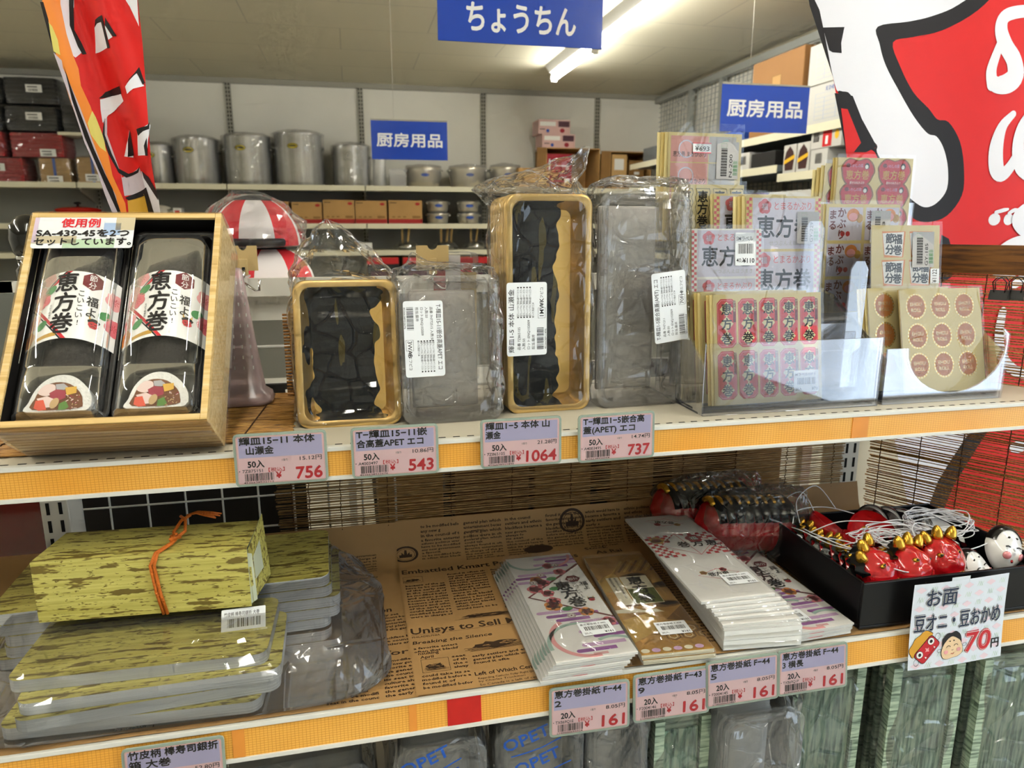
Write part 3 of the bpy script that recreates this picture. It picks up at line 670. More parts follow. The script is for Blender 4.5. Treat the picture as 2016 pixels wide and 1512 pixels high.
# boxes at the right of the wall shelf
def open_box(loc, sx, sy, sz, label):
    t = thing('open_carton', label, 'box', loc); w = MB(); k = .006
    w.box(-sx / 2, sx / 2, sy / 2 - k, sy / 2, 0, sz, 'carton'); w.box(-sx / 2, -sx / 2 + k, -sy / 2, sy / 2, 0, sz, 'carton'); w.box(sx / 2 - k, sx / 2, -sy / 2, sy / 2, 0, sz, 'carton'); w.box(-sx / 2, sx / 2, -sy / 2, sy / 2, 0, k, 'carton'); w.box(-sx / 2, sx / 2, -sy / 2, sy / 2, sz - k, sz, 'carton')
    w.build('body', t)
    MB().box(-sx / 2 - .07, -sx / 2, -sy / 2 - .002, -sy / 2 + .004, 0, sz, 'carton_dark').build('flap', t)
    return t
open_box((1.625, YB - .20, Z1), .41, .32, .285, 'big brown carton lying open toward the aisle with a red box inside')
carton('red_box', 'crimson box standing inside the open brown carton', (1.525, YB - .25, Z1 + .008), .19, .18, .235, 'crimson', art=lambda p: (p.rect(-.03, .15, .06, .156, 'white', 1), p.rect(.0, .10, .06, .104, 'white', 1), p.rect(-.08, .11, -.07, .2, 'white', 1), p.rect(.04, .02, .08, .06, 'white', 1)))
open_box((2.075, YB - .20, Z1), .33, .32, .27, 'wide brown carton lying open, holding two smaller cartons')
carton('small_carton', 'narrow brown carton with pale label inside the wide open carton', (1.99, YB - .27, Z1 + .008), .12, .15, .24, 'carton_pale', art=lambda p: p.rect(-.04, .13, .035, .21, 'label_paper', 1))
carton('small_carton', 'small dark brown carton beside the narrow one in the wide open carton', (2.135, YB - .25, Z1 + .008), .12, .16, .20, 'carton_dark', art=lambda p: p.rect(-.02, .1, .02, .12, 'label_paper', 1))
carton('small_carton', 'small low brown carton in front of the narrow carton', (2.07, YB - .385, Z1 + .002), .10, .04, .075, 'carton', art=lambda p: p.rect(-.015, .04, .012, .065, 'label_paper', 1))
def pinkart(p): p.rect(-.11, .055, .01, .085, 'paper', 1); p.rect(.03, .05, .115, .09, 'plum', 1); p.ell(.06, .025, .018, .016, 'crimson', 1); p.ell(-.05, .022, .012, .012, 'blue_ink', 1); p.rect(-.11, .03, -.07, .035, 'ink', 1)
carton('pink_carton', 'pink printed box, lower of two on the open brown carton', (1.53, YB - .20, Z1 + .2875), .25, .20, .098, 'pink_box', 'pink printed boxes', pinkart)
carton('pink_carton', 'pink printed box, upper of two on the open brown carton', (1.50, YB - .19, Z1 + .388), .24, .19, .098, 'pink_box', 'pink printed boxes', pinkart)
carton('brown_carton', 'plain brown carton in front of the wrapped pots on the wall shelf', (1.30, YB - .34, Z1 + .0015), .19, .09, .135, 'carton', art=lambda p: p.rect(-.07, .03, -.05, .09, 'carton_dark', 1))
carton('blue_white_box', 'pale blue and white box at the right end of the wall shelf', (2.36, YB - .30, Z1 + .0015), .10, .1, .17, 'label_paper', art=lambda p: (p.rect(-.05, 0, -.01, .16, 'blue_ink', 1),))

# left end: bagged trays and squares on the wall shelf
M('black_tray', '#1c1b1b', .3); M('red_tray', '#a8262a', .35, bump=.2, bscale=60)
def bagged_pack(name, label, loc, sx, sy, sz, mat, grp, tilt=0, tape=False, rows=1, lab=(.02, .04), cat='pack'):
    t = thing(name, label, cat, loc, (0, 0, tilt), grp)
    w = MB(); n = 6
    for k in range(n):
        q = k / n; w.box(-sx / 2, sx / 2, -sy / 2, sy / 2, sz * q + .001, sz * (q + .8 / n), mat, bev=.003)
    w.box(-sx / 2 + .004, sx / 2 - .004, -sy / 2 + .004, sy / 2 - .004, 0, sz, mat)
    w.build('trays', t)
    if tape: MB().box(-.008, .008, -sy / 2 - .0015, sy / 2 + .0015, 0, sz + .001, 'blue_tape').build('tape', t)
    if lab:
        p = Print(4e-4); p.rect(-.045, -.02, .045, .025, 'label_paper', 1); p.rect(-.035, .008, .02, .014, 'ink', 2); p.bars(-.03, -.014, .05, .014, MATS['ink'], 2, 5)
        mb = MB(); p.into(mb, lambda u, v, h: Vector((lab[0] + u, -sy / 2 - .012 - h, lab[1] + sz * .3 + v))); mb.build('label', t)
    bag('bag', [(0, 0, 0, sx / 2 + .004, sy / 2 + .008, 7), (sz * .3, 0, 0, sx / 2 + .02, sy / 2 + .009, 7), (sz, 0, 0, sx / 2 + .014, sy / 2 + .008, 6), (sz + .012, 0, 0, sx * .4, sy * .3, 4)], MATS['film'], t, .008, 13, 40, seed=loc[0] * 9 + loc[2] * 5, sub=3)
    return t
y0 = YB - .30
bagged_pack('tray_pack', 'black trays in film, bottom left of the stacked black packs', (-2.20, y0, Z1 + .305), .30, .2, .14, 'black_tray', 'bagged trays at the left wall')
bagged_pack('tray_pack', 'black trays in film, middle of the lower black row', (-1.885, y0, Z1 + .305), .28, .2, .14, 'black_tray', 'bagged trays at the left wall')
bagged_pack('tray_pack', 'black trays in film, right end of the lower black row', (-1.575, y0, Z1 + .305), .27, .2, .155, 'black_tray', 'bagged trays at the left wall')
bagged_pack('tray_pack', 'black trays in film, upper row at the picture edge', (-2.18, y0, Z1 + .463), .29, .2, .15, 'black_tray', 'bagged trays at the left wall')
bagged_pack('tray_pack', 'black trays in film, top of the stack beside the banner', (-1.865, y0, Z1 + .463), .29, .2, .15, 'black_tray', 'bagged trays at the left wall')
bagged_pack('red_tray_pack', 'red woven trays in film, upper pack at the picture edge', (-2.20, y0, Z1 + .150), .28, .2, .145, 'red_tray', 'bagged red trays')
bagged_pack('red_tray_pack', 'red woven trays in film, upper pack above the brown squares', (-1.88, y0 + .02, Z1 + .150), .29, .2, .145, 'red_tray', 'bagged red trays', lab=(.06, -.02))
bagged_pack('red_tray_pack', 'red woven trays in film, lowest pack at the left of the shelf', (-2.13, y0, Z1), .32, .2, .142, 'red_tray', 'bagged red trays')
bagged_pack('board_pack', 'brown squares in film with blue tape, left of two', (-1.80, y0 - .02, Z1), .17, .12, .145, 'carton_pale', 'brown squares packs', tape=True, lab=(.0, -.03))
bagged_pack('board_pack', 'brown squares in film with blue tape, right of two', (-1.58, y0 - .02, Z1), .18, .12, .155, 'carton_pale', 'brown squares packs', tape=True, lab=(.0, -.02))
bagged_pack('orange_pack', 'orange pack at the right of the brown squares', (-1.435, y0, Z1), .06, .12, .145, 'orange_pink', None, lab=None)
bagged_pack('orange_pack', 'pale orange pack half behind the twisted banner', (-1.345, y0 - .03, Z1), .07, .12, .13, 'orange_pink', None, lab=None)
tag(MB().box(-1.75, -1.28, y0 - .1, y0 + .12, Z1 + .285, Z1 + .303, 'cream_metal').build('riser_shelf'), 'small cream riser shelf under the right black pack', 'shelf')
w = MB(); w.box(-1.74, -1.72, y0 + .1, y0 + .12, Z1, Z1 + .286, 'cream_metal')
# shelf below: casseroles and glassy packs
M('enamel_red', '#c01c12', .18, coat=.5); M('enamel_white', '#eae4d4', .2, coat=.5); M('brass', '#c9a55a', .3, metal=1.)
def casserole(x, y, z, r, h, mat, knob, label):
    t = thing('casserole', label, 'pot', (x, y, z), group='casseroles on the wall shelf')
    MB().lathe([(r * .85, 0), (r * .98, .02), (r, h), (r * .96, h), (r * .82, .02)], mat, 36).build('body', t)
    MB().lathe([(r * 1.02, h), (r * 1.02, h + .006), (r * .75, h + .018), (r * .2, h + .026), (.01, h + .026)], mat, 36).build('lid', t)
    MB().lathe([(.008, h + .024), (.008, h + .036), (.022, h + .04), (.022, h + .048), (.01, h + .052)], knob, 16).build('knob', t)
    for sx in (-1, 1): MB().tube([(sx * r * .98, -.03, h * .8), (sx * r * 1.2, -.02, h * .8), (sx * r * 1.2, .02, h * .8), (sx * r * .98, .03, h * .8)], .008, mat, 8).build('handle', t)
casserole(-1.74, YB - .24, Z2, .135, .085, 'enamel_red', 'black', 'red enamel casserole with black knob behind the wooden case')
casserole(-1.27, YB - .24, Z2, .095, .10, 'enamel_white', 'brass', 'white enamel casserole with brass knob behind the wooden case')
carton('red_label_box', 'small white box with red mark right of the white casserole', (-1.12, YB - .26, Z2), .05, .1, .10, 'label_paper', art=lambda p: p.rect(-.015, .05, .015, .085, 'red', 1))
carton('navy_box', 'dark blue box with red lid half behind the twisted banner', (-.87, YB - .27, Z2), .10, .1, .115, 'red', band=.115, bandmat='red', art=lambda p: p.rect(-.05, .07, .05, .115, 'navy', 2))
t = bagged_pack('glassware_pack', 'clear wrapped glassware pack beside the striped dome tops', (-.72, YB - .27, Z2), .16, .14, .10, 'steel', None, lab=None)
# third shelf: ladles in film
M('pale_wood', '#c9a76a', .5)
for i, (x, n, lb) in enumerate(((.40, 2, 'first from the left'), (.68, 3, 'second from the left'), (.90, 2, 'third from the left'))):
    t = thing('ladle_pack', f'wooden handled ladles in film, {lb} on the third wall shelf', 'ladles', (x, YB - .30, Z3), group='ladle packs')
    for k in range(n):
        MB().tube([(-.03 + .035 * k, 0, .03), (-.03 + .05 * k - (.02 if k == 2 else 0), .01, .155)], .008, 'pale_wood', 8).build('handle', t)
    MB().lathe([(.06, .002), (.07, .02), (.05, .045), (.01, .055)], 'steel', 24, c=(.0, .0, 0)).build('bowl', t)
    bag('bag', [(0, 0, 0, .085, .07, 3), (.02, 0, 0, .10, .08, 2.4), (.05, 0, 0, .07, .05, 2), (.065, 0, 0, .03, .02, 2)], MATS['film'], t, .012, 18, 28, seed=i)
carton('white_label_box', 'small white box on the third wall shelf left of the ladles', (.10, YB - .35, Z3), .10, .08, .05, 'label_paper')
# lowest shelf: red topped boxes
for x, w_, lb in ((.22, .22, 'left'), (.53, .34, 'middle'), (.86, .26, 'right')):
    carton('red_top_box', f'red topped grey box on the lowest visible wall shelf, {lb}', (x, YB - .30, Z4), w_, .2, .205, 'carton_dark', 'red topped boxes', band=.205, bandmat='dark', art=lambda p, w_=w_: (p.rect(-w_ / 2, .16, w_ / 2, .205, 'red', 2), p.rect(-w_ * .4, .06, w_ * .3, .11, 'plum', 2)))

# ------------------------------------------------ rack along the right wall
M('rack_metal', '#aeb0aa', .35, metal=.5); M('shelf_under', '#9aa6ab', .3, metal=.7)
t = thing('wall_rack', 'grey steel rack with mesh back along the right wall', 'rack', (0, 0, 0))
XF, XW = 1.98, 2.42
for y in (2.30, 2.98, 3.735, 4.50, 4.95):
    MB().box(XW - .03, XW, y - .02, y + .02, 0, 2.39, 'rack_metal').build('upright', t)
MB().box(XW - .035, XW, 2.0, 5.53, 2.36, 2.40, 'rack_metal').build('top_rail', t)
w = MB()
for k in range(70): w.box(XW - .012, XW - .008, 2.0 + k * .05, 2.006 + k * .05, 1.2, 2.36, 'rack_metal')
for k in range(34): w.box(XW - .012, XW - .008, 2.0, 5.5, 1.2 + k * .035, 1.205 + k * .035, 'rack_metal')
w.build('mesh_panel', t)
def rshelf(y0, y1, z, xf=XF):
    w = MB(); w.box(xf, XW - .036, y0, y1, z - .03, z, 'shelf_under'); w.box(xf - .004, xf, y0, y1, z - .035, z + .001, 'cream_metal'); w.build('shelf_board', t)
rshelf(2.0, 4.98, 1.850); rshelf(3.13, 4.98, 1.703); rshelf(2.0, 3.12, 1.660); rshelf(2.0, 4.98, 1.49); rshelf(2.0, 4.98, 1.25)
M('white_box', '#c6c4bd', .6); M('pale_blue_ink', '#8fa6cf', .6); M('yellow', '#e6b422', .5); M('maroon', '#3c1d1a', .5); M('lilac', '#7e6aa8', .5)
def rbox(name, label, y0, y1, z, h, mat, grp=None, art=None, x=XF + .02, d=.30, cat='box'):
    """a box on the right rack; its printed face looks to -x, its end to -y"""
    W = y1 - y0; t = thing(name, label, cat, (x, (y0 + y1) / 2, z), (0, 0, R(-90)), grp)
    MB().box(-W / 2, W / 2, 0, d, 0, h, mat, bev=.002).build('body', t)
    p = Print(4e-4)
    if art: art(p, W, h)
    if p.items: mb = MB(); p.into(mb, lambda u, v, hh: Vector((u, -.0006 - hh, v))); mb.build('print', t)
    return t
def kanji_art(p, W, h):
    p.rect(-W * .36, h * .12, W * .36, h * .78, 'pale_blue_ink', 1); p.rect(-W * .355, h * .125, W * .355, h * .775, 'white_box', 2)
    for k in range(5): p.rect(-W * .355, h * (.22 + .11 * k), W * .355, h * (.225 + .11 * k), 'pale_blue_ink', 3)
    for k in range(3): p.rect(-W * .2 + k * W * .2, h * .125, -W * .195 + k * W * .2, h * .66, 'pale_blue_ink', 3)
    p.text('えひめ', -W * .2, h * .82, h * .13, 'blue_ink', 1, .03)
def brown_art(p, W, h): p.rect(-W * .08, h * .4, W * .1, h * .75, 'carton_dark', 1); p.rect(-W * .07, h * .41, W * .09, h * .74, 'carton', 2); p.vtext('食品容器', -W * .25, h * .7, h * .13, 'orange_red', 1, .02); p.rect(W * .25, h * .0, W * .42, h * .14, 'label_paper', 1)
M('carton_big', '#93683a', .7, var=.04, vscale=8)
rbox('big_carton', 'big brown carton on top of the right rack above the blue sign', 3.0, 3.42, 1.851, .35, 'carton_big', None, brown_art, x=1.99, d=.28)
rbox('white_carton', 'white carton with pale blue form print, upper of two by the banner', 2.60, 2.975, 2.018, .165, 'white_box', 'white cartons on the right rack', kanji_art)
rbox('white_carton', 'white carton with pale blue form print, lower of two by the banner', 2.57, 2.965, 1.851, .163, 'white_box', 'white cartons on the right rack', kanji_art)
def choc(p, W, h): p.poly([(-W * .32, h * .1), (-W * .4, h * .5), (-W * .3, h * .75), (0, h * .95), (W * .3, h * .75), (W * .4, h * .5), (W * .32, h * .1)], 'maroon', 1); p.poly([(-W * .42, h * .32), (W * .42, h * .5), (W * .42, h * .64), (-W * .42, h * .46)], 'yellow', 2)
rbox('printed_box', 'white box with brown hexagon and yellow ribbon, left of two', 3.005, 3.10, 1.661, .125, 'white_box', 'brown hexagon boxes', choc, x=XF + .01, d=.15)
rbox('printed_box', 'white box with brown hexagon and yellow ribbon, right of two', 2.905, 2.995, 1.661, .125, 'white_box', 'brown hexagon boxes', choc, x=XF + .01, d=.15)
rbox('barcode_box', 'white box with grey barcode on the right rack beside the red cup box', 2.78, 2.895, 1.661, .085, 'white_box', None, lambda p, W, h: (p.bars(-W * .2, h * .3, W * .4, h * .5, MATS['ink'], 1, 2),), x=XF + .01, d=.12)
rbox('red_cup_box', 'white box with a red panel and white cup picture, near the banner', 2.70, 2.90, 1.748, .095, 'white_box', None, lambda p, W, h: (p.rect(-W * .1, h * .05, W * .2, h * .95, 'red', 1), p.rect(-W * .0, h * .15, W * .08, h * .5, 'white', 2), p.bars(-W * .42, h * .3, W * .2, h * .5, MATS['ink'], 1, 3), p.ell(W * .36, h * .5, W * .07, h * .2, 'yellow', 1)), x=XF + .01, d=.25)
for k, (a, b, lb) in enumerate(((4.0, 4.35, 'farthest'), (3.66, 3.96, 'middle'), (3.40, 3.62, 'nearest'))):
    rbox('kettle_box', f'dark and white appliance box under the blue sign, {lb} of the row', a, b, 1.704, .10 - .008 * k, 'white_box' if k else 'carton_pale', 'appliance boxes on the right rack', lambda p, W, h: (p.rect(-W * .48, h * .1, -W * .1, h * .9, 'maroon', 1), p.bars(W * .1, h * .3, W * .25, h * .5, MATS['ink'], 1, 8)), x=XF + .01, d=.25)
rbox('film_roll_box', 'black box with clear wrap lying on the right rack', 3.17, 3.38, 1.704, .07, 'dark', None, None, x=XF + .01, d=.2)
rbox('blue_pack', 'blue pack on the upper shelf of the right rack half behind the blue sign', 3.5, 3.9, 1.851, .06, 'blue_ink', None, None, d=.2)
rbox('grey_pack', 'grey folded packs at the far end of the right rack', 4.2, 4.8, 1.851, .09, 'shelf_under', None, None, d=.2)
rbox('white_pack', 'white small box below the blue sign on the right rack', 3.68, 3.95, 1.785, .03, 'white_box', None, None, d=.1) if False else None
for k, (a, b, m_, lb) in enumerate(((2.55, 2.75, 'steel', 'wrapped silver'), (2.80, 3.2, 'white_box', 'white printed'), (3.25, 3.55, 'lilac', 'purple'), (3.62, 4.1, 'carton_dark', 'brown'))):
    rbox('lower_pack', f'{lb} pack on the lower board of the right rack', a, b, 1.491, .09, m_, None, (lambda p, W, h: (p.poly([(-W * .05, h * .3), (W * .02, h * .7), (W * .09, h * .3)], 'crimson', 1), p.ell(-W * .25, h * .4, W * .1, h * .25, 'maroon', 1))) if k == 1 else None, x=XF + .01, d=.2)
# ================================================================== HANGING SIGNS AND BANNERS
M('sign_blue', '#0a3fae', .28, coat=.3); M('sign_white', '#f1f1ee', .4); M('thread', '#c9c6ba', .6)
def blue_sign(x, y, zc, w, h, txt, label, rz=0, size=.05, extra=None, cords=(.3,), zoff=0):
    t = thing('hanging_sign', label, 'sign', (x, y, zc), (0, 0, rz), 'blue department signs')
    w_ = MB(); w_.box(-w / 2, w / 2, 0, .003, -h / 2, h / 2, 'sign_blue'); w_.box(-w / 2, w / 2, -.001, .004, h / 2 - .003, h / 2 + .003, 'grey_trim'); w_.build('panel', t)
    p = Print(3e-4)
    if extra: extra(p); mb = MB(); p.into(mb, UPRIGHT); mb.build('lettering', t); p = Print(3e-4)
    p.text(txt, 0, -size * .38 + zoff, size, 'sign_white', 1, .034, w=w * .86 if extra is None else w * .66, align='c', res=4)
    mb = MB(); p.into(mb, UPRIGHT); mb.build('lettering', t)
    for c in cords:
        MB().tube([(w * (c - .5), .0015, h / 2), (w * (c - .5), .0015, ZC - zc)], .0008, 'thread', 5).build('thread', t)
blue_sign(.2515, 3.0, 1.757, .302, .150, '厨房用品', 'small blue sign reading 厨房用品 above the wrapped basins', size=.056, rz=R(-1))
blue_sign(1.574, 2.6, 1.860, .366, .172, '厨房用品', 'small blue sign reading 厨房用品 in front of the right rack', size=.066, rz=R(-1))
blue_sign(.344, 1.45, 1.865, .327, .200, 'ちょうちん', 'large blue sign reading ちょうちん hanging nearest', size=.058, zoff=-.054, extra=lambda p: p.text('ちりめん', .0, .030, .058, 'sign_white', 1, .034, w=.29, align='c', res=4), cords=(.15, .85))

M('banner_red', '#d41f1c', .45, spec=.25); M('banner_white', '#eceaf0', .5); M('banner_black', '#191314', .5, spec=.25); M('banner_orange', '#ee8a2c', .35, coat=.2); M('banner_yellow', '#ddd06a', .4, coat=.2); M('banner_grey', '#c9bcc4', .35, coat=.2); M('banner_gold', '#d2a02c', .4)
# right banner: a flat printed sheet clipped to the end blind
YR = 1.02
def px2(pts, Y): return [((q := atY(a, b, Y)).x, q.z) for a, b in pts]
p = Print(3e-4)
p.poly(px2([(1570, -160), (2190, -160), (2190, 1060), (1800, 1060), (1722, 700), (1690, 450), (1662, 300), (1640, 165), (1612, 20)], YR), 'banner_red', 0)
white = px2([(1570, -160), (1990, -160), (1940, -40), (1890, 8), (1840, 30), (1790, 42), (1724, 54), (1728, 88), (1741, 130), (1771, 182), (1802, 230), (1830, 262), (1848, 268), (1862, 292), (1870, 330), (1868, 372), (1850, 398), (1828, 408), (1806, 400), (1770, 370), (1740, 330), (1722, 300), (1722, 286), (1700, 262), (1672, 190), (1652, 180), (1640, 165), (1612, 20)], YR)
black = px2([(1600, -170), (2030, -170), (1972, -40), (1925, 20), (1860, 58), (1800, 72), (1757, 84), (1772, 130), (1800, 180), (1832, 212), (1850, 234), (1872, 240), (1893, 280), (1900, 335), (1896, 385), (1868, 425), (1832, 437), (1800, 430), (1780, 400), (1740, 350), (1718, 300), (1700, 296), (1722, 288), (1690, 250), (1686, 216), (1672, 190), (1646, 180)], YR)
p.poly(cr(black), 'banner_black', 1); p.poly(cr(white), 'banner_white', 2)
p.poly(px2([(1640, 184), (1674, 190), (1692, 236), (1722, 290), (1700, 300), (1668, 300), (1662, 300)], YR), 'banner_black', 3)
p.poly(px2([(1652, 214), (1664, 216), (1690, 282), (1676, 300), (1662, 300)], YR), 'banner_red', 4)
p.poly(px2([(1618, 55), (1658, 55), (1652, 86), (1653, 106), (1636, 104), (1630, 100)], YR), 'banner_black', 3)
# lettering strokes at the right edge
SL = [2.]
def stroke(pts, w, l=2, m='banner_white'):
    SL[0] += .55; l = SL[0]
    q = px2(pts, YR); ww = [k / 1398 * YR for k in w]; c = crline([(a, b, k) for (a, b), k in zip(q, ww)]); p.line([(v.x, v.y) for v in c], [v.z for v in c], m, l); [p.ell(v.x, v.y, v.z / 2, v.z / 2, m, l + .06 + .012 * i_, 14) for i_, v in enumerate(c[::2])]
stroke([(2040, 22), (1995, 26), (1972, 36), (1966, 60), (1975, 92), (1990, 120), (1993, 150), (1978, 165), (1958, 168), (1952, 160)], [24, 26, 28, 30, 34, 38, 44, 44, 34, 24])
stroke([(1950, 168), (1948, 140), (1958, 105), (1970, 70)], [26, 24, 20, 14])
stroke([(1988, 226), (1968, 250), (1957, 290), (1957, 330), (1966, 345), (1982, 330), (1998, 300)], [16, 24, 34, 36, 30, 26, 18]); stroke([(2030, 215), (2006, 250), (1998, 290), (2004, 330), (2030, 350)], [20, 26, 32, 34, 30])
p.ell(*px2([(1954, 432)], YR)[0], .011, .010, 'banner_white', 2); stroke([(1956, 418), (1970, 414), (1978, 412)], [8, 9, 6]); p.ell(*px2([(1980, 432)], YR)[0], .0095, .0095, 'banner_white', 2); stroke([(1980, 420), (1990, 414), (2000, 414)], [8, 9, 6])
stroke([(2040, 400), (2012, 415), (1998, 432), (2012, 452), (2040, 458)], [30, 34, 36, 34, 30])
stroke([(2050, 470), (1996, 476), (1964, 496), (1954, 518), (1966, 534), (1990, 532), (2014, 512), (2030, 488)], [24, 26, 28, 34, 34, 28, 24, 20]); stroke([(2060, 530), (2020, 540), (1990, 560)], [26, 30, 20])
p.poly(px2([(1858, 462), (1872, 470), (1884, 510), (1878, 545), (1856, 560), (1850, 520)], YR), 'banner_black', 1)
# lower part, seen through the blind
p.poly(px2([(1722, 700), (1800, 1060), (1810, 1060), (1850, 1040), (1845, 980), (1880, 900), (1930, 850), (1930, 780), (1800, 700)], YR), 'banner_white', 1); p.poly(px2([(1850, 1060), (1830, 1000), (1850, 950), (1905, 860), (1950, 790), (1970, 800), (1930, 870), (1880, 960), (1860, 1010), (1880, 1060)], YR), 'banner_black', 2)
stroke([(1968, 612), (1962, 650), (1964, 690), (1980, 720), (2010, 735), (2050, 735)], [20, 24, 26, 26, 24, 20]); stroke([(2016, 610), (2014, 640)], [12, 12]); stroke([(1985, 800), (2040, 800)], [18, 20]); p.ell(*px2([(2000, 878)], YR)[0], .02, .012, 'banner_white', 2)
t = thing('banner', 'red vinyl banner with white and black brush letters at the right end', 'banner', (0, YR, 0))
mb = MB(); x0 = atY(1600, 0, YR).x
p.into(mb, lambda u, v, h: Vector((u, -h + .005 * math.sin(u * 22 + v * 4), v)), .012)
bk = []
mb.build('sheet', t)
MB().tube([(x0 - .06, .0, 1.96), (x0 + .62, .0, 1.96)], .006, 'steel', 10).build('rod', t)
# binder clips holding it on the blind's head board
M('clip_black', '#121212', .3)
for px_, nm in ((1966, 'left'), (1998, 'right')):
    q = atY(px_, 590, .80); t0 = thing('binder_clip', f'black binder clip on the dark head board, {nm} of two', 'clip', (q.x, q.y, q.z), (0, 0, R(-58 + 180)))
    MB().prism([(-.009, 0), (.009, 0), (.002, .013), (-.002, .013)], -.011, .011, 'clip_black', 'yz').build('body', t0)
    for s in (-1, 1): MB().tube([(-.006, s * .003, .010), (-.008, s * .008, .024), (-.003, s * .011, .030), (.003, s * .011, .030), (.008, s * .008, .024), (.006, s * .003, .010)], .0007, 'clip_black', 6).build('handle', t0)

# left banner: gathered so that it hangs in folds
YLB = .985
def lb(pts): return px2(pts, YLB)
p = Print(3e-4)
p.poly(lb([(60, -120), (275, -120), (280, 0), (287, 80), (292, 160), (300, 250), (306, 330), (312, 372), (318, 470), (235, 470), (222, 420), (190, 345), (165, 290), (130, 190), (106, 110), (78, 0)]), 'banner_red', 0)
p.poly(lb([(60, -120), (96, -120), (108, 0), (122, 60), (136, 105), (146, 130), (152, 165), (170, 205), (185, 250), (205, 300), (215, 345), (240, 400), (250, 470), (235, 470), (222, 420), (190, 345), (165, 290), (130, 190), (106, 110), (78, 0)]), 'banner_orange', 1)
p.poly(lb([(96, -120), (128, -120), (131, 0), (128, 30), (140, 70), (150, 95), (140, 108), (136, 105), (122, 60), (108, 0)]), 'banner_white', 2)
p.poly(lb([(116, -120), (132, -120), (130, 0), (134, 50), (148, 76), (158, 98), (151, 100), (142, 84), (126, 42), (122, 0)]), 'banner_black', 3)
p.poly(lb([(90, 40), (97, 48), (108, 75), (113, 105), (100, 98)]), 'banner_yellow', 2); p.poly(lb([(174, 215), (181, 228), (197, 270), (202, 297), (190, 288), (172, 262), (166, 240)]), 'banner_yellow', 2)
p.poly(lb([(74, 0), (80, 0), (90, 35), (98, 92), (92, 70)]), 'banner_black', 2)
p.poly(lb([(100, 100), (116, 116), (118, 130), (150, 205), (185, 300), (205, 350), (222, 385), (235, 470), (222, 440), (200, 385), (184, 335), (160, 280), (128, 180)]), 'banner_grey', 2)
p.poly(lb([(120, 126), (131, 160), (150, 215), (178, 290), (200, 340), (215, 370), (232, 420), (226, 420), (204, 372), (186, 330), (160, 268), (136, 195)]), 'banner_black', 3)
p.poly(lb([(176, 97), (180, 50), (190, 46), (203, 46), (214, 96)]), 'banner_white', 2); p.poly(lb([(181, 50), (186, 38), (207, 35), (221, 98), (214, 97), (204, 47), (190, 46)]), 'banner_black', 3)
p.poly(lb([(214, 40), (238, 78), (230, 78), (213, 55)]), 'banner_black', 3); p.poly(lb([(213, 55), (229, 79), (219, 83), (213, 60)]), 'banner_white', 2)
p.poly(lb([(186, 190), (210, 183), (238, 182), (245, 200), (225, 207), (202, 222), (193, 238), (188, 212)]), 'banner_white', 2); p.poly(lb([(184, 188), (196, 175), (215, 171), (238, 171), (241, 186), (212, 184)]), 'banner_black', 3)
p.poly(lb([(253, 175), (276, 149), (291, 174), (270, 180), (257, 189)]), 'banner_white', 2); p.poly(lb([(255, 170), (272, 150), (281, 137), (292, 168), (288, 172), (277, 149)]), 'banner_black', 3)
p.poly(lb([(235, 305), (240, 282), (252, 255), (256, 308)]), 'banner_white', 2); p.poly(lb([(242, 306), (245, 272), (254, 254), (258, 304)]), 'banner_black', 3)
p.poly(lb([(276, 264), (300, 248), (304, 250), (296, 308), (270, 306)]), 'banner_white', 2); p.poly(lb([(274, 257), (298, 252), (302, 244), (302, 258), (290, 262), (277, 270)]), 'banner_black', 3); p.poly(lb([(297, 275), (298, 309), (292, 309), (290, 290)]), 'banner_black', 3)
p.poly(lb([(252, -120), (275, -120), (282, 60), (264, 22), (250, 0)]), 'banner_white', 2)
p.poly(lb([(194, 232), (200, 224), (202, 262), (222, 318), (232, 348), (270, 328), (277, 352), (283, 374), (266, 380), (238, 385), (230, 340), (214, 310), (198, 270)]), 'banner_grey', 2); p.poly(lb([(196, 226), (198, 262), (212, 300), (226, 330), (244, 340), (262, 334), (272, 326), (266, 338), (240, 348), (226, 338), (206, 300), (194, 262)]), 'banner_black', 3)
p.poly(lb([(274, 335), (300, 360), (318, 395), (318, 470), (300, 440), (280, 374)]), 'banner_white', 2); p.poly(lb([(276, 336), (296, 350), (314, 378), (316, 395), (300, 375), (280, 350)]), 'banner_black', 3)
p.poly(lb([(244, 393), (280, 380), (288, 420), (290, 470), (252, 470)]), 'banner_gold', 3); p.poly(lb([(240, 388), (276, 372), (284, 368), (300, 420), (306, 470), (290, 470), (286, 420), (278, 384), (246, 394)]), 'banner_black', 4)
t = thing('banner', 'gathered red and orange banner with white strokes hanging at upper left', 'banner', (0, YLB, 0))
mb = MB()
def lfold(u, v, h):
    c = atY(180, 0, YLB).x + (1.9 - v) * .18; s = (u - c) / .08
    return Vector((u, -h - .020 * math.cos(s * 3.4) - .006 * math.cos(s * 9 + v * 6), v))
p.into(mb, lfold, .006)
mb.build('sheet', t)
q0, q1 = atY(55, -122, YLB), atY(280, -122, YLB)
MB().tube([(q0.x - .02, 0, q0.z), (q1.x + .02, 0, q0.z)], .005, 'steel', 10).build('rod', t)
MB().tube([(q0.x + .02, 0, q0.z), (q0.x + .02, 0, ZC)], .0008, 'thread', 5).build('thread', t)
MB().tube([(q1.x - .02, 0, q0.z), (q1.x - .02, 0, ZC)], .0008, 'thread', 5).build('thread', t)
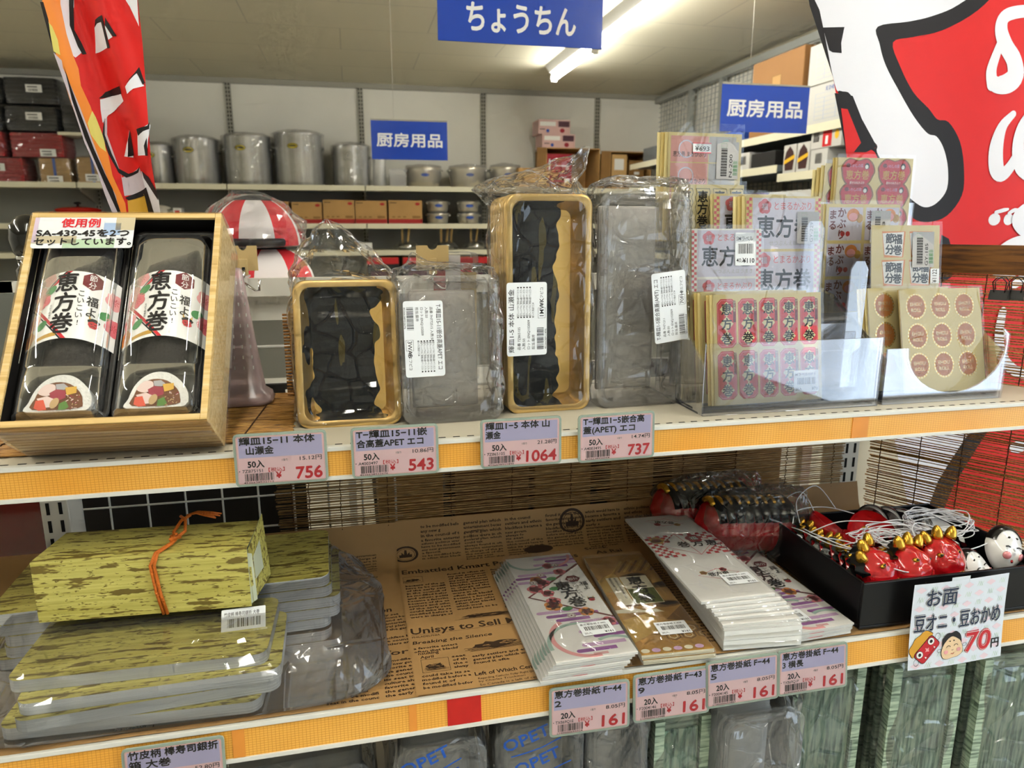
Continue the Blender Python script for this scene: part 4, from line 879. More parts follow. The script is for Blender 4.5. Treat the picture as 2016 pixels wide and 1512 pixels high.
# ================================================================== UPPER SHELF
# ---- shared inks and films
for n_, c_ in dict(ink_red='#c2202a', ink_pink='#eda4a4', ink_rose='#de6f78', ink_green='#3f8a4a', ink_orange='#e08a3c', ink_maroon='#6d1a20', ink_purple='#9a5aa0', ink_lilac='#cfa8cf', ink_teal='#a9c4b8', ink_grey='#b9b6b4', ink_lav='#d9d3e2', backing='#e2cf90', backing_edge='#cdb36c', sheet_white='#f4f1ec', ink_gold='#c79a3e', ink_brown='#8a5a2a', ink_olive='#4b4a1e').items(): M(n_, c_, .5)
M('gloss_paper', '#f5f3ee', .3, coat=.2); M('sticker_white', '#f0f2f4', .45)
clear('sleeve', haze=.004, rough=.05, refl=.35, edge=.2, crease=.12, cscale=14, base=.012)
clear('bag_film', haze=.001, rough=.075, refl=.45, edge=.30, crease=1., cscale=22, base=.014, cdist=.004)
clear('lid_clear', haze=.07, rough=.12, refl=.3, edge=.12, hazecol='#f4eee8', base=.03, crease=.5, cscale=30); clear('lid_pile', haze=.62, rough=.3, refl=.15, edge=.1, hazecol='#f6ebe0', base=.02)
clear('acrylic', haze=.003, rough=.02, refl=.4, edge=.30, hazecol='#dfe6fa', tint='#fafbfe', base=.016)
M('gold_foil', '#f0cb82', .34, metal=.65, bump=.25, bscale=70); M('gold_rim', '#e6c078', .35, metal=.5); M('gold_edge', '#8a6a3a', .5)
def brush_gold(name, cx, hw, seed):
    """gold tray with a broad black brushed band and olive streaks"""
    m, nt, b = newmat(name); L = nt.links.new
    tc = nt.nodes.new('ShaderNodeTexCoord'); sp = nt.nodes.new('ShaderNodeSeparateXYZ'); L(tc.outputs['Object'], sp.inputs[0])
    mp = nt.nodes.new('ShaderNodeMapping'); mp.inputs['Scale'].default_value = (8, 8, 8); mp.inputs['Location'].default_value = (seed, 0, 0); L(tc.outputs['Object'], mp.inputs[0])
    n = nt.nodes.new('ShaderNodeTexNoise'); n.inputs['Scale'].default_value = 4; n.inputs['Detail'].default_value = 1; L(mp.outputs[0], n.inputs['Vector'])
    def math_(op, a, b_=None):
        k = nt.nodes.new('ShaderNodeMath'); k.operation = op
        for i, v in enumerate((a, b_)):
            if v is None: continue
            if isinstance(v, (int, float)): k.inputs[i].default_value = v
            else: L(v, k.inputs[i])
        return k.outputs[0]
    off = math_('MULTIPLY', math_('SUBTRACT', n.outputs['Fac'], .5), .045)
    d = math_('ABSOLUTE', math_('SUBTRACT', math_('ADD', sp.outputs['X'], off), cx))
    gold = math_('GREATER_THAN', d, hw)
    mp2 = nt.nodes.new('ShaderNodeMapping'); mp2.inputs['Scale'].default_value = (60, 60, 9); mp2.inputs['Rotation'].default_value = (0, .12, 0); mp2.inputs['Location'].default_value = (seed * 3, 0, 0); L(tc.outputs['Object'], mp2.inputs[0])
    n2 = nt.nodes.new('ShaderNodeTexNoise'); n2.inputs['Scale'].default_value = 1; n2.inputs['Detail'].default_value = 2; L(mp2.outputs[0], n2.inputs['Vector'])
    st = math_('GREATER_THAN', n2.outputs['Fac'], .60)
    mx = nt.nodes.new('ShaderNodeMix'); mx.data_type = 'RGBA'; mx.inputs[6].default_value = (*hexc('#12131a'), 1); mx.inputs[7].default_value = (*hexc('#5a4f26'), 1); L(st, mx.inputs[0])
    mx2 = nt.nodes.new('ShaderNodeMix'); mx2.data_type = 'RGBA'; mx2.inputs[7].default_value = (*hexc('#f0c674'), 1); L(gold, mx2.inputs[0]); L(mx.outputs[2], mx2.inputs[6])
    L(mx2.outputs[2], b.inputs['Base Color']); L(math_('MULTIPLY', gold, .65), b.inputs['Metallic']); b.inputs['Roughness'].default_value = .3; b.inputs['Specular IOR Level'].default_value = .22
    nb = nt.nodes.new('ShaderNodeTexVoronoi'); nb.inputs['Scale'].default_value = 90; L(tc.outputs['Object'], nb.inputs['Vector'])
    bp = nt.nodes.new('ShaderNodeBump'); bp.inputs['Strength'].default_value = .15; bp.inputs['Distance'].default_value = .001; L(nb.outputs['Distance'], bp.inputs['Height']); L(bp.outputs[0], b.inputs['Normal'])
brush_gold('brush_short', -.004, .038, 1.3); brush_gold('brush_long', -.012, .031, 4.1)
def dish(w, W, H, y0, dp, m_rim, m_in, m_floor=None, rim=.006, r=.014, inset=.010):
    """an open rectangular tray whose mouth looks to -y"""
    def ring(k, y): return [Vector((a, y, H / 2 + b)) for a, b in rrect(W - 2 * k, H - 2 * k, max(.003, r - k * .3), 6)]
    w.loft([ring(-.0008, y0 + .0022), ring(-.0008, y0 + .0005), ring(.001, y0), ring(rim, y0), ring(rim + .0012, y0 + .001)], m_rim, True)
    w.loft([ring(rim + .0012, y0 + .001), ring(rim + .003, y0 + dp * .3), ring(rim + inset * .8, y0 + dp * .9), ring(rim + inset, y0 + dp)], m_in, True)
    f = ring(rim + inset, y0 + dp); w.add(f, [tuple(range(len(f)))], m_floor or m_in)
    w.loft([ring(-.0008, y0 + .0022), ring(.003, y0 + .0028), ring(rim * .7, y0 + .005), ring(rim + inset - .003, y0 + dp + .0012)], 'gold_edge' if m_rim == 'gold_rim' else m_in, True)
def sticker_label(title, code, box, rot, W=.085, H=.045, extra='品番 7H772515 入数:50'):
    """white adhesive label with small print, title along the long edge"""
    p = Print(1e-4); q = Print(1e-4)
    q.poly(rrect(W, H, .003, 3), 'sticker_white', 0)
    q.text(title, -W * .45, H * .33, H * .15, 'ink', 1, .02, w=W * .86)
    for k in range(4): q.text(extra if k == 0 else ('入数:50', 'ロット:ENQ102009', '担当:藤井')[k - 1], -W * .42, H * (.17 - .12 * k), H * .085, 'ink', 1, .0)
    q.bars(-W * .42, -H * .42, W * .30, H * .17, MATS['ink'], 1, len(title)); q.text(code, -W * .42, -H * .49, H * .06, 'ink', 1, w=W * .28)
    for k in range(6): q.text('●電子レンジでのご使用は避けてください●', W * .02, H * (.20 - .075 * k), H * .062, 'ink', 1, w=W * (.42 if k < 5 else .2))
    q.text(box, W * .02, -H * .42, H * .15, 'ink', 1, .02); a, b = W * .01, W * .15; q.line([(a, -H * .46), (b, -H * .46), (b, -H * .28), (a, -H * .28)], .0004, 'ink', 1, True); q.text('㈱エフピコ', W * .17, -H * .40, H * .09, 'ink', 1)
    p.art(q, 0, 0, rot=rot); return p
def tray_pack(name, label, x, y, yaw, lean, W, H, D, n, dp, mats, rings, lab, seed, cat='tray pack', group=None):
    t = thing(name, label, cat, (x, y, ZU + .0005), (R(-lean), 0, R(yaw)), group)
    rim_m, in_m, fl_m = mats
    w = MB(); dish(w, W, H, 0, dp, rim_m, in_m, fl_m); w.build('tray', t)
    if n > 1:
        w = MB(); dish(w, W, H, .0056, dp, rim_m, 'gold_foil' if rim_m == 'gold_rim' else in_m, None); first = w.build('tray', t)
        for k in range(2, n):
            c = first.copy(); COL.objects.link(c); c.parent = t; c.location = (random.uniform(-.0006, .0006), .0056 * (k - 1), random.uniform(0, .0008))
    if fl_m is None: MB().box(-W / 2 + .016, W / 2 - .016, dp + .020, D, .012, H - .014, 'lid_pile', bev=.006).build('lid_pile', t)
    if lab:
        p, lx, lz = lab; mb = MB(); p.into(mb, lambda u, v, h: Vector((lx + u, -.0105 - h + .002 * math.sin(u * 50), lz + v)), .006); mb.build('label', t)
    bag('bag', rings, MATS['bag_film'], t, .0075, 27, 84, seed, 6)
    return t
W, H, D = .1146, .163, .075
def rg(W, H, D, top):
    a, b = W / 2, D / 2
    base = [(.000, 0, b, a * .98, b * 1.0, 8), (.012, 0, b, a + .005, b + .008, 9), (H * .35, 0, b, a + .006, b + .008, 9), (H * .7, 0, b, a + .006, b + .008, 9), (H * .97, 0, b, a + .005, b + .008, 8)]
    return base + top
tray_pack('gold_tray_pack', 'short gold and black trays in a peaked clear bag, left of the clear lids', -.009, .800, -1, 13, W, .166, .075, 13, .030, ('gold_rim', 'brush_short', 'brush_short'),
    rg(W, .166, .07, [(.180, -.004, .03, .062, .028, 4), (.203, -.008, .028, .046, .018, 3), (.226, -.014, .026, .024, .010, 2.5), (.243, -.018, .024, .004, .004, 2)]), None, 1.)
lab1 = sticker_label('T-輝皿15-11嵌合高蓋APET エコ', '4526638932676', '3WAB', -90)
tray_pack('clear_lid_pack', 'short clear lids in a flat topped bag with white label on the left', .108, .790, 2, 7, .1137, .168, .06, 2, .034, ('lid_clear', 'lid_clear', None),
    rg(.1137, .168, .055, [(.178, 0, .028, .060, .026, 5), (.184, .0, .028, .048, .014, 3), (.188, -.03, .028, .012, .006, 2.4), (.198, -.036, .028, .003, .003, 2)]), (lab1, -.032, .098), 2.)
lab2 = sticker_label('輝皿1-5 本体 山瀬金', '4526638911496', '1MWK', 90, .086, .050, '品番 7Z865105')
tray_pack('gold_tray_pack', 'tall gold and black trays in a clear bag with a long pulled up corner', .229, .815, 2, 1.5, .104, .258, .10, 15, .030, ('gold_rim', 'brush_long', 'brush_long'),
    rg(.104, .258, .095, [(.266, -.012, .05, .066, .045, 4), (.278, -.008, .045, .058, .022, 3), (.292, .026, .04, .034, .012, 2.6), (.306, .048, .036, .014, .006, 2.2), (.318, .060, .036, .004, .003, 2)]), (lab2, -.031, .115), 3.)
lab3 = sticker_label('T-輝皿1-5嵌合高蓋(APET) エコ', '4526638926094', '70FH', 96, .086, .047, '品番 7H71211')
tray_pack('clear_lid_pack', 'tall clear lids in a bag with white label on the right, beside the sticker rack', .349, .815, 2.5, 1, .112, .262, .06, 2, .034, ('lid_clear', 'lid_clear', None),
    rg(.112, .262, .055, [(.272, .003, .028, .062, .028, 5), (.279, .006, .028, .056, .012, 4), (.283, .006, .028, .045, .004, 3)]), (lab3, .030, .125), 4.)

# ---- sample of the wooden sushi case with two wrapped rolls
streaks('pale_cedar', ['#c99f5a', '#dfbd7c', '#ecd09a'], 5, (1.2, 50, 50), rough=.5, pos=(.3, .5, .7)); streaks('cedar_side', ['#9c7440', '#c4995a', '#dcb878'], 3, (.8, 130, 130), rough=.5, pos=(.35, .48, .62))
M('case_black', '#14110f', .35); M('nori', '#221d19', .6, bump=.4, bscale=160, var=.2, vscale=60); M('rice', '#f3f1ea', .45, bump=.6, bscale=260); M('shrimp', '#f3d9d0', .5); M('tuna', '#a33a4a', .5); M('egg', '#e3b24a', .5); M('cucumber', '#5f8a3c', .5); M('radish', '#c9a877', .5); M('roe', '#df5a42', .4); M('eel', '#7a4a2a', .5); M('surimi', '#b9b6b8', .5)
clear('case_lid', haze=.002, rough=.04, refl=.3, edge=.35, base=.03); clear('wrap_film', haze=.003, rough=.05, refl=.25, edge=.25, base=.02)
ZB_ = 1.2452; CW, CH, CT = .1826, .2351, .0765
case = thing('sushi_case', 'wooden framed sample case with two wrapped sushi rolls leaning at the left end', 'sample case', (-.2294, .6892, ZB_), (R(-36.6), 0, R(-2.5)))
w = MB(); fr = .0062
for a in ((-CW / 2, -CW / 2 + fr, 0, CH), (CW / 2 - fr, CW / 2, 0, CH)): w.box(a[0], a[1], 0, CT, a[2], a[3], 'pale_cedar')
w.box(-CW / 2 + fr, CW / 2 - fr, 0, CT, CH - fr, CH, 'pale_cedar'); w.box(-CW / 2 + fr, CW / 2 - fr, 0, .002, 0, fr, 'pale_cedar')
w.build('frame', case, bevel=.0006)
w = MB(); w.box(-CW / 2 + fr, CW / 2 - fr, .002, CT, 0.0, fr, 'cedar_side')
for k in range(10): w.box(-CW / 2 + .0004, CW / 2 - .0004, .003 + k * .007, .0085 + k * .007, -.0012, .0002, 'cedar_side')
w.build('end_board', case)
MB().box(-CW / 2 + fr, CW / 2 - fr, .040, .043, fr, CH - fr, 'case_black').add([Vector((sx, y, z)) for sx in (-CW / 2 + fr + .0003,) for y in (.003, .04) for z in (fr, CH - fr)], [(0, 1, 3, 2)], 'case_black').add([Vector((CW / 2 - fr - .0003, y, z)) for y in (.003, .04) for z in (fr, CH - fr)], [(0, 2, 3, 1)], 'case_black').add([Vector((x, y, CH - fr - .0003)) for x in (-CW / 2 + fr, CW / 2 - fr) for y in (.003, .04)], [(0, 2, 3, 1)], 'case_black').build('lining', case)
def flower(p, x, y, r, m, l=1, rot=0, core='ink_red'):
    for k in range(5): p.ell(x + r * .5 * math.cos(R(72 * k + rot)), y + r * .5 * math.sin(R(72 * k + rot)), r * .56, r * .56, m, l, 14)
    if core:
        for k in range(7): a = R(51 * k + rot); p.line([(x + r * .1 * math.cos(a), y + r * .1 * math.sin(a)), (x + r * .38 * math.cos(a), y + r * .38 * math.sin(a))], r * .05, core, l + 1); p.ell(x + r * .42 * math.cos(a), y + r * .42 * math.sin(a), r * .05, r * .05, core, l + 1, 6)
def burst(p, x, y, r, m, l=2):
    for k in range(16):
        a = R(22.5 * k); p.line([(x + r * .25 * math.cos(a), y + r * .25 * math.sin(a)), (x + r * math.cos(a), y + r * math.sin(a))], r * .14, m, l)
def oni_face(p, x, y, s, l=3):
    p.poly([(x - s * .55, y + s * .1), (x - s * .62, y + s * .35), (x - s * .2, y + s * .62), (x + s * .3, y + s * .6), (x + s * .66, y + s * .3), (x + s * .5, y + s * .05)], 'ink', l)
    p.poly([(x - s * .5, y + s * .12), (x - s * .1, y + s * .28), (x + s * .4, y + s * .15), (x + s * .5, y - s * .3), (x + s * .2, y - s * .55), (x - s * .3, y - s * .5), (x - s * .52, y - s * .2)], 'ink_red', l + 1)
    for d in (-1, 1): p.poly([(x + d * s * .28, y + s * .5), (x + d * s * .5, y + s * .48), (x + d * s * .5, y + s * .95)], 'ink_gold', l + 1); p.line([(x + d * s * .3, y - s * .02), (x + d * s * .1, y - s * .1)], s * .09, 'ink', l + 2)
    p.line([(x - s * .25, y - s * .34), (x, y - s * .28), (x + s * .22, y - s * .36)], s * .07, 'ink', l + 2)
def ehomaki_art(p, x, y, k, l=1, purple=False):
    """the printed wrapper design on a field about 1 x .8, scaled by k"""
    X = lambda u: x + u * k; Y = lambda v: y + v * k
    def vine(pts, m, w_): p.line([(X(a), Y(b)) for a, b in pts], w_ * k, m, l)
    vine([(-.05, .42), (-.44, .07), (-.02, -.42)], 'ink_red', .035); vine([(-.085, .42), (-.485, .07), (-.055, -.42)], 'ink', .016)
    for a, b, r, m in ((-.30, .36, .085, 'ink_pink'), (-.40, .22, .085, 'ink_pink'), (-.33, .10, .09, 'ink_rose'), (-.42, -.12, .09, 'ink_pink'), (-.47, -.30, .09, 'ink_orange'), (.42, .17, .10, 'ink_pink'), (.44, -.14, .10, 'ink_rose')): flower(p, X(a), Y(b), r * k, m, l + 1, a * 300)
    for a, b in ((-.26, .20), (-.31, -.21), (.33, -.06)): p.ell(X(a), Y(b), .06 * k, .048 * k, 'ink_green', l + 1, rot=25); p.ell(X(a) + .03 * k, Y(b) + .02 * k, .04 * k, .04 * k, 'ink_green', l + 1)
    p.poly([(X(-.36), Y(-.34)), (X(-.10), Y(-.32)), (X(-.12), Y(-.37)), (X(-.36), Y(-.38))], 'ink_gold', l)
    burst(p, X(-.40), Y(.33), .06 * k, 'ink_maroon', l + 3)
    p.vtext('恵方巻', X(-.08), Y(.40), .25 * k, 'ink', l + 3, .035, 1.0); p.vtext('福よ', X(.20), Y(.12), .125 * k, 'ink', l + 3, .022); p.vtext('こいこい!', X(.085), Y(.18), .085 * k, 'ink', l + 3, .02); p.vtext('太ぱう巻寿司', X(-.22), Y(.02), .028 * k, 'ink', l + 3)
    p.poly([(X(.18 + .115 * math.cos(R(30 + 60 * q))), Y(.30 + .11 * math.sin(R(30 + 60 * q)))) for q in range(6)], 'ink_maroon', l + 2); p.text('節', X(.18), Y(.31), .085 * k, 'sheet_white', l + 3, .01, align='c'); p.text('分', X(.18), Y(.22), .085 * k, 'sheet_white', l + 3, .01, align='c')
    oni_face(p, X(.24), Y(-.20), .10 * k, l + 2)
def roll(cx, i):
    """one clear lidded container: roll in seaweed, cut slice at the foot, paper wrapper round the middle"""
    ww = .083; t = thing('roll_container', None, None, (cx, 0, 0)); t.parent = case
    w = MB(); dish(w, ww, 0.214, .017, .017, 'case_black', 'case_black', None, .004, .010, .006); o = w.build('tray', t); o.location = (0, 0, .010)
    w = MB(); rr = .026
    rg_ = [[Vector((rr * 1.08 * math.cos(R(a)), .033 - .020 * max(0, math.sin(R(a))) - .004, z)) for a in range(0, 181, 12)] + [Vector((-rr, .033, z)), Vector((rr, .033, z))] for z in (.062, .064, .10, .15, .198, .205)]
    w.loft(rg_, 'nori', True, True, True); w.build('seaweed_roll', t)
    # cut slice, standing on its flat side with its face forward
    prof = [(-.026, .0)] + [(.027 * math.cos(R(a)) - .001 * math.cos(R(a * 3)), .003 + .037 * math.sin(R(a)) ** .8 + .0008 * math.sin(a * .7)) for a in range(176, 3, -9)] + [(.026, .0)]
    prof = [(-.027, 0), (-.0262, .010), (-.0225, .022), (-.016, .031), (-.007, .0365), (.003, .037), (.011, .034), (.019, .027), (.025, .018), (.0275, .009), (.0255, .002), (.016, 0)]
    w = MB(); w.prism([(a, .019 + b) for a, b in cr(prof, 4)], .0125, .030, 'rice', 'xz'); w.build('sushi_slice', t, bevel=.0015)
    p = Print(2e-4)
    P_ = lambda pts: [(a * .0275, .019 + b * .037) for a, b in pts]
    p.poly(cr(P_([(-.8, .06), (-.78, .35), (-.6, .66), (-.2, .8), (.25, .74), (.6, .5), (.72, .25), (.6, .06)]), 3), 'eel', 1)
    p.poly(cr(P_([(-.72, .52), (-.5, .74), (-.22, .72), (-.2, .52), (-.45, .42)]), 3), 'shrimp', 2); p.poly(P_([(-.2, .74), (.05, .76), (.2, .66), (.1, .58), (-.15, .6)]), 'surimi', 2); p.poly(P_([(-.35, .5), (-.15, .6), (.15, .55), (.18, .35), (-.05, .28), (-.3, .38)]), 'tuna', 3)
    p.poly(P_([(.12, .64), (.48, .66), (.5, .48), (.2, .42)]), 'egg', 4); p.poly(P_([(-.72, .36), (-.4, .42), (-.1, .3), (-.1, .12), (-.5, .1)]), 'shrimp', 2); p.poly(P_([(-.76, .1), (-.74, .3), (-.5, .32), (-.36, .05), (-.6, .03)]), 'roe', 3); p.ell(-.004, .019 + .008, .0035, .0055, 'radish', 4, rot=-20); p.poly(P_([(0, .03), (.0, .2), (.2, .28), (.32, .1), (.2, .03)]), 'cucumber', 3)
    rn_ = random.Random(i)
    for k in range(26): a, b = rn_.uniform(.25, .62), rn_.uniform(.05, .42); p.line(P_([(a, b), (a + rn_.uniform(-.1, .1), b + rn_.uniform(-.06, .06))]), .0008, rn_.choice(['radish', 'eel', 'tuna', 'shrimp']), 4)
    mb = MB(); p.into(mb, lambda u, v, h: Vector((u, .0122 - h, v))); mb.build('filling', t)
    # paper wrapper
    p = Print(1.2e-4); p.rect(-.050, -.0375, .050, .0375, 'gloss_paper', 0); ehomaki_art(p, 0.002, 0, .092, 1); p.clip(-.050, -.0375, .050, .0375)
    def curve(u, v, h):
        a = u / .060; r_ = .060 + h; return Vector((r_ * math.sin(a) * .95, .0605 - r_ * math.cos(a), .127 + v - .012 * (u / .05) ** 2 * (1 if u > 0 else .8)))
    mb = MB(); p.into(mb, curve, .0045); mb.build('paper_wrapper', t)
    w = MB()
    def lring(z, hw, d): return [Vector((hw * math.copysign(abs(math.cos(a)) ** .45, math.cos(a)), .0165 - d * max(0, math.sin(a)) ** .55 + (.0 if math.sin(a) >= 0 else .001), z)) for a in [2 * math.pi * k / 32 for k in range(32)]]
    w.loft([lring(.012, .040, .002), lring(.016, .039, .010), lring(.0175, .036, .0138), lring(.06, .036, .0142), lring(.0615, .0352, .0132), lring(.063, .036, .0142), lring(.198, .036, .0142), lring(.205, .033, .0125), lring(.214, .028, .008), lring(.218, .04, .002)], 'case_lid', True); w.build('lid', t)
    for sx in (-1, 1): MB().tube([(sx * .035, .001, .064), (sx * .035, .0008, .195)], .0004, 'steel', 5).build('lid_edge', t)
roll(-.0428, 1); roll(.0428, 2)
p = Print(2e-4); p.poly(rrect(.094, .0375, .003, 3), 'sticker_white', 0)
M('tint_lilac', '#d8c3d6', .5); M('tint_sand', '#cdbf9f', .5); M('tint_blue', '#a9bfe0', .5); M('tint_green', '#bcd4b4', .5); M('case_red', '#d81f2a', .5)
p.rect(-.047, -.012, -.043, .0185, 'tint_lilac', 1); p.rect(.029, .003, .047, .0187, 'tint_sand', 1); p.rect(.018, -.003, .034, .012, 'tint_blue', 1); p.rect(-.018, -.0185, .030, -.008, 'tint_green', 1); p.rect(-.047, -.013, -.006, -.004, 'tint_sand', 1)
p.text('使用例', -.004, .0075, .0115, 'case_red', 2, .05, w=.036, align='c', res=3); p.text('SA-439-45を2つ', -.0435, -.0042, .0098, 'ink', 2, .07, w=.086, res=3); p.text('セットしています。', -.0445, -.0145, .0098, 'ink', 2, .06, w=.090, res=3)
p.line([(-.022, .0060), (.018, .0060)], .0002, 'tint_lilac', 2); p.line([(-.043, -.0062), (.042, -.0062)], .0002, 'ink_grey', 2)
mb = MB(); p.into(mb, lambda u, v, h: Vector((-.0385 + u, -.0035 - h, CH - .0275 + v))); mb.build('notice', case)
w = MB()
def cring(y, e, seed): return [Vector((a, y, CH / 2 + b)) for a, b in rrect(CW + 2 * e, CH + 2 * e, .004, 3)]
w.loft([cring(CT + .001, .0015, 1), cring(CT * .5, .0035, 2), cring(.001, .002, 3)], 'wrap_film', False); w.build('film_wrap', case)
M('olive_board', '#3c4238', .5)
t = thing('easel_board', 'dark olive prop board behind the right edge of the wooden case', 'prop board', (-.205, .885, ZU + .003), (R(4), 0, R(-3)))
MB().box(-.10, .051, -.004, .004, 0, .165, 'olive_board', bev=.001).build('panel', t); MB().box(-.06, .0, .0035, .05, 0, .004, 'olive_board').build('foot', t)
M('grey_board', '#6c706c', .5)
tag(MB().box(-.46, -.34, .93, .936, ZU + .003, 1.345, 'grey_board').build('back_board'), 'plain grey board behind the left edge of the wooden case', 'board')

# ---- acrylic racks with sticker packs
def acrylic_rack(label, x0, x1, steps, front, cut=None, ys=.762):
    t = thing('sticker_rack', label, 'rack', (x0, ys, ZU), group='clear acrylic racks'); W = x1 - x0; th = .0025
    MB().box(0, W, 0, .215, .0004, .0004 + th, 'acrylic').build('base', t)
    for k, (y, z) in enumerate(steps):
        MB().box(0, W, y - ys + .004, y - ys + .050, z - ZU - th, z - ZU, 'acrylic').build('step', t)
        MB().box(0, W, y - ys + .051, y - ys + .0535, 0.003, z - ZU + .09, 'acrylic').build('riser', t)
    if cut is None: MB().box(0, W, -.012, -.0095, .0004, front, 'acrylic', bev=.0008).build('front_panel', t)
    else:
        cx, rr = cut; pts = [(0, .0004), (W, .0004), (W, front + .045), (W - .012, front + .055)] + [(cx + rr * math.cos(R(a)), front + .032 + rr * .82 * math.sin(R(a))) for a in range(0, -181, -12)] + [(0, front + .032)]
        MB().prism(pts, -.012, -.0095, 'acrylic').build('front_panel', t)
    for x in (0, W - th): MB().prism([(-.0095, .0004), (.215, .0004), (.215, .15), (.10, .13), (.02, .08), (-.0095, .06)], x, x + th, 'acrylic', 'yz').build('side_panel', t)
    return t
rack = acrylic_rack('clear acrylic rack holding red and white roll stickers', .4005, .6420, [(.772, 1.204), (.835, 1.295), (.895, 1.365)], .088)
for a, b, y, z1, nm in ((.584, .612, .846, 1.427, 0), (.606, .630, .778, 1.378, 1)):
    MB().prism([(u - .4005, v) for u, v in ((a, .075), (a, z1 - ZU - .01), (a + .006, z1 - ZU), (b - .006, z1 - ZU), (b, z1 - ZU - .01), (b, .02), (a, .02))], y - .762, y - .762 + .0025, 'acrylic').build('divider', rack)
acrylic_rack('clear acrylic rack with a round cut front holding gold roll stickers', .6505, .834, [(.772, 1.206), (.835, 1.292), (.895, 1.365)], .040, (.106, .074), .765)

def pack(name, label, x, z, y, w_, h_, art, lean=8, yaw=2, n=4, group=None, lab=None, dx=-.0035, mat='backing', sleeve_top=.006, dz=0):
    """sticker sheets in a clear sleeve; x, z = middle of the foot, y = its front"""
    t = thing(name, label, 'sticker pack', (x, y, z), (R(-lean), 0, R(yaw)), group)
    p = Print(8e-5); p.rect(-w_ / 2, 0, w_ / 2, h_, mat, 0); art(p, w_, h_); p.clip(-w_ / 2, 0, w_ / 2, h_)
    mb = MB(); p.into(mb, UPRIGHT); mb.box(-w_ / 2, w_ / 2, .0001, .0012, 0, h_, mat); mb.build('sheet', t)
    for k in range(1, n):
        o = MB().box(-w_ / 2, w_ / 2, 0, .0011, 0, h_, 'backing' if k % 2 else 'backing_edge').build('sheet', t); o.location = (dx * k, .0024 * k, dz * k)
    if lab: mb = MB(); lab[0].into(mb, lambda u, v, h: Vector((lab[1] + u, -.0016 - h, lab[2] + v))); mb.build('barcode_label', t)
    mb = MB(); yb_ = .0024 * n + .002; e = .003
    def fr_(u, v): return Vector((-w_ / 2 - e + (w_ + 2 * e) * u, -.0012 - .0012 * noise.noise(Vector((u * 4, v * 5, x * 9))) - .0006 * math.sin(v * 9), -.001 + (h_ + sleeve_top) * v))
    mb.grid(fr_, 14, 14, 'sleeve'); mb.build('sleeve', t)
    return t
def barlabel(w_, h_, code, name_='', price=None, seed=1, green=False):
    p = Print(8e-5); p.poly(rrect(w_, h_, .0008, 2), 'sticker_white' if not green else 'ink_grey', 0)
    if green:
        p.bars(-h_ * .30, -w_ * .0, 1e-6, 1e-6, MATS['ink'], 1, 2)
        for k in range(30): y = -h_ * .42 + k * h_ * .025; p.rect(-w_ * .30, y, -w_ * .02, y + h_ * (.008 + .008 * ((k * 7 + seed) % 3)), 'ink', 1)
        p.text(code, w_ * .22, -h_ * .45, w_ * .2, 'ink', 1, .01, rot=90, w=h_ * .62); p.line([(-w_ * .3, h_ * .34), (-w_ * .06, h_ * .34), (-w_ * .06, h_ * .46), (-w_ * .3, h_ * .46)], .0003, 'ink_green', 1, True)
        for k in range(5): p.text('品質表示', w_ * (.3 + .04 * k), -h_ * .40, w_ * .05, 'ink_green', 1, rot=90, w=h_ * .4)
    else:
        p.text(name_, -w_ * .44, h_ * .26, h_ * .16, 'ink', 1, w=w_ * .8); p.bars(-w_ * .36, -h_ * .14, w_ * .74, h_ * .30, MATS['ink'], 1, seed); p.text(code, -w_ * .44, -h_ * .40, h_ * .17, 'ink', 1)
        if price: p.text(price, w_ * .44, -h_ * .42, h_ * .20, 'ink', 1, .03, align='r')
    return p
def octo(cx, cy, w_, h_, c): return [(cx - w_ / 2 + c, cy - h_ / 2), (cx + w_ / 2 - c, cy - h_ / 2), (cx + w_ / 2, cy - h_ / 2 + c), (cx + w_ / 2, cy + h_ / 2 - c), (cx + w_ / 2 - c, cy + h_ / 2), (cx - w_ / 2 + c, cy + h_ / 2), (cx - w_ / 2, cy + h_ / 2 - c), (cx - w_ / 2, cy - h_ / 2 + c)]
M('label_red', '#d13a40', .4); M('diamond', '#e3d6a4', .4)
def red_art(p, w_, h_):
    for i in range(5):
        for j in range(2):
            cx, cy = -w_ / 2 + w_ * (.115 + .192 * i), h_ * (.27 + .47 * j); a, b = w_ * .172, h_ * .44
            p.poly(octo(cx, cy, a, b, a * .2), 'label_red', 1); p.poly(octo(cx, cy, a * .93, b * .95, a * .18), 'ink_pink', 2); p.poly(octo(cx, cy, a * .89, b * .93, a * .17), 'label_red', 3)
            for k in range(3):
                y = cy + b * (.29 - .30 * k); d = a * .36; p.poly([(cx - d, y), (cx, y - d), (cx + d, y), (cx, y + d)], 'diamond', 4); p.text('恵方巻'[k], cx, y - a * .22, a * .58, 'ink', 5, .03, align='c')
            p.rect(cx + a * .34, cy + b * .02, cx + a * .48, cy + b * .46, 'ink_maroon', 4); p.vtext('節分福巻', cx + a * .41, cy + b * .45, a * .12, 'diamond', 5)
lab = barlabel(.036, .028, '20入', 'MラベルGY-1', '¥71', 3)
pack('sticker_pack', 'red octagon 恵方巻 sticker sheet, frontmost in the left rack', .505, 1.2045, .7745, .152, .136, red_art, 9, 2, 3, 'red octagon sticker packs', (lab, .052, .024))
pack('sticker_pack', 'red octagon 恵方巻 sticker sheet, just behind the frontmost one and showing at its left', .496, 1.2045, .790, .150, .137, red_art, 9, 2, 3, 'red octagon sticker packs')
pack('sticker_pack', 'red octagon 恵方巻 sticker sheet, third and hindmost, only its left edge showing', .4885, 1.2045, .806, .150, .137, red_art, 9, 2, 4, 'red octagon sticker packs')
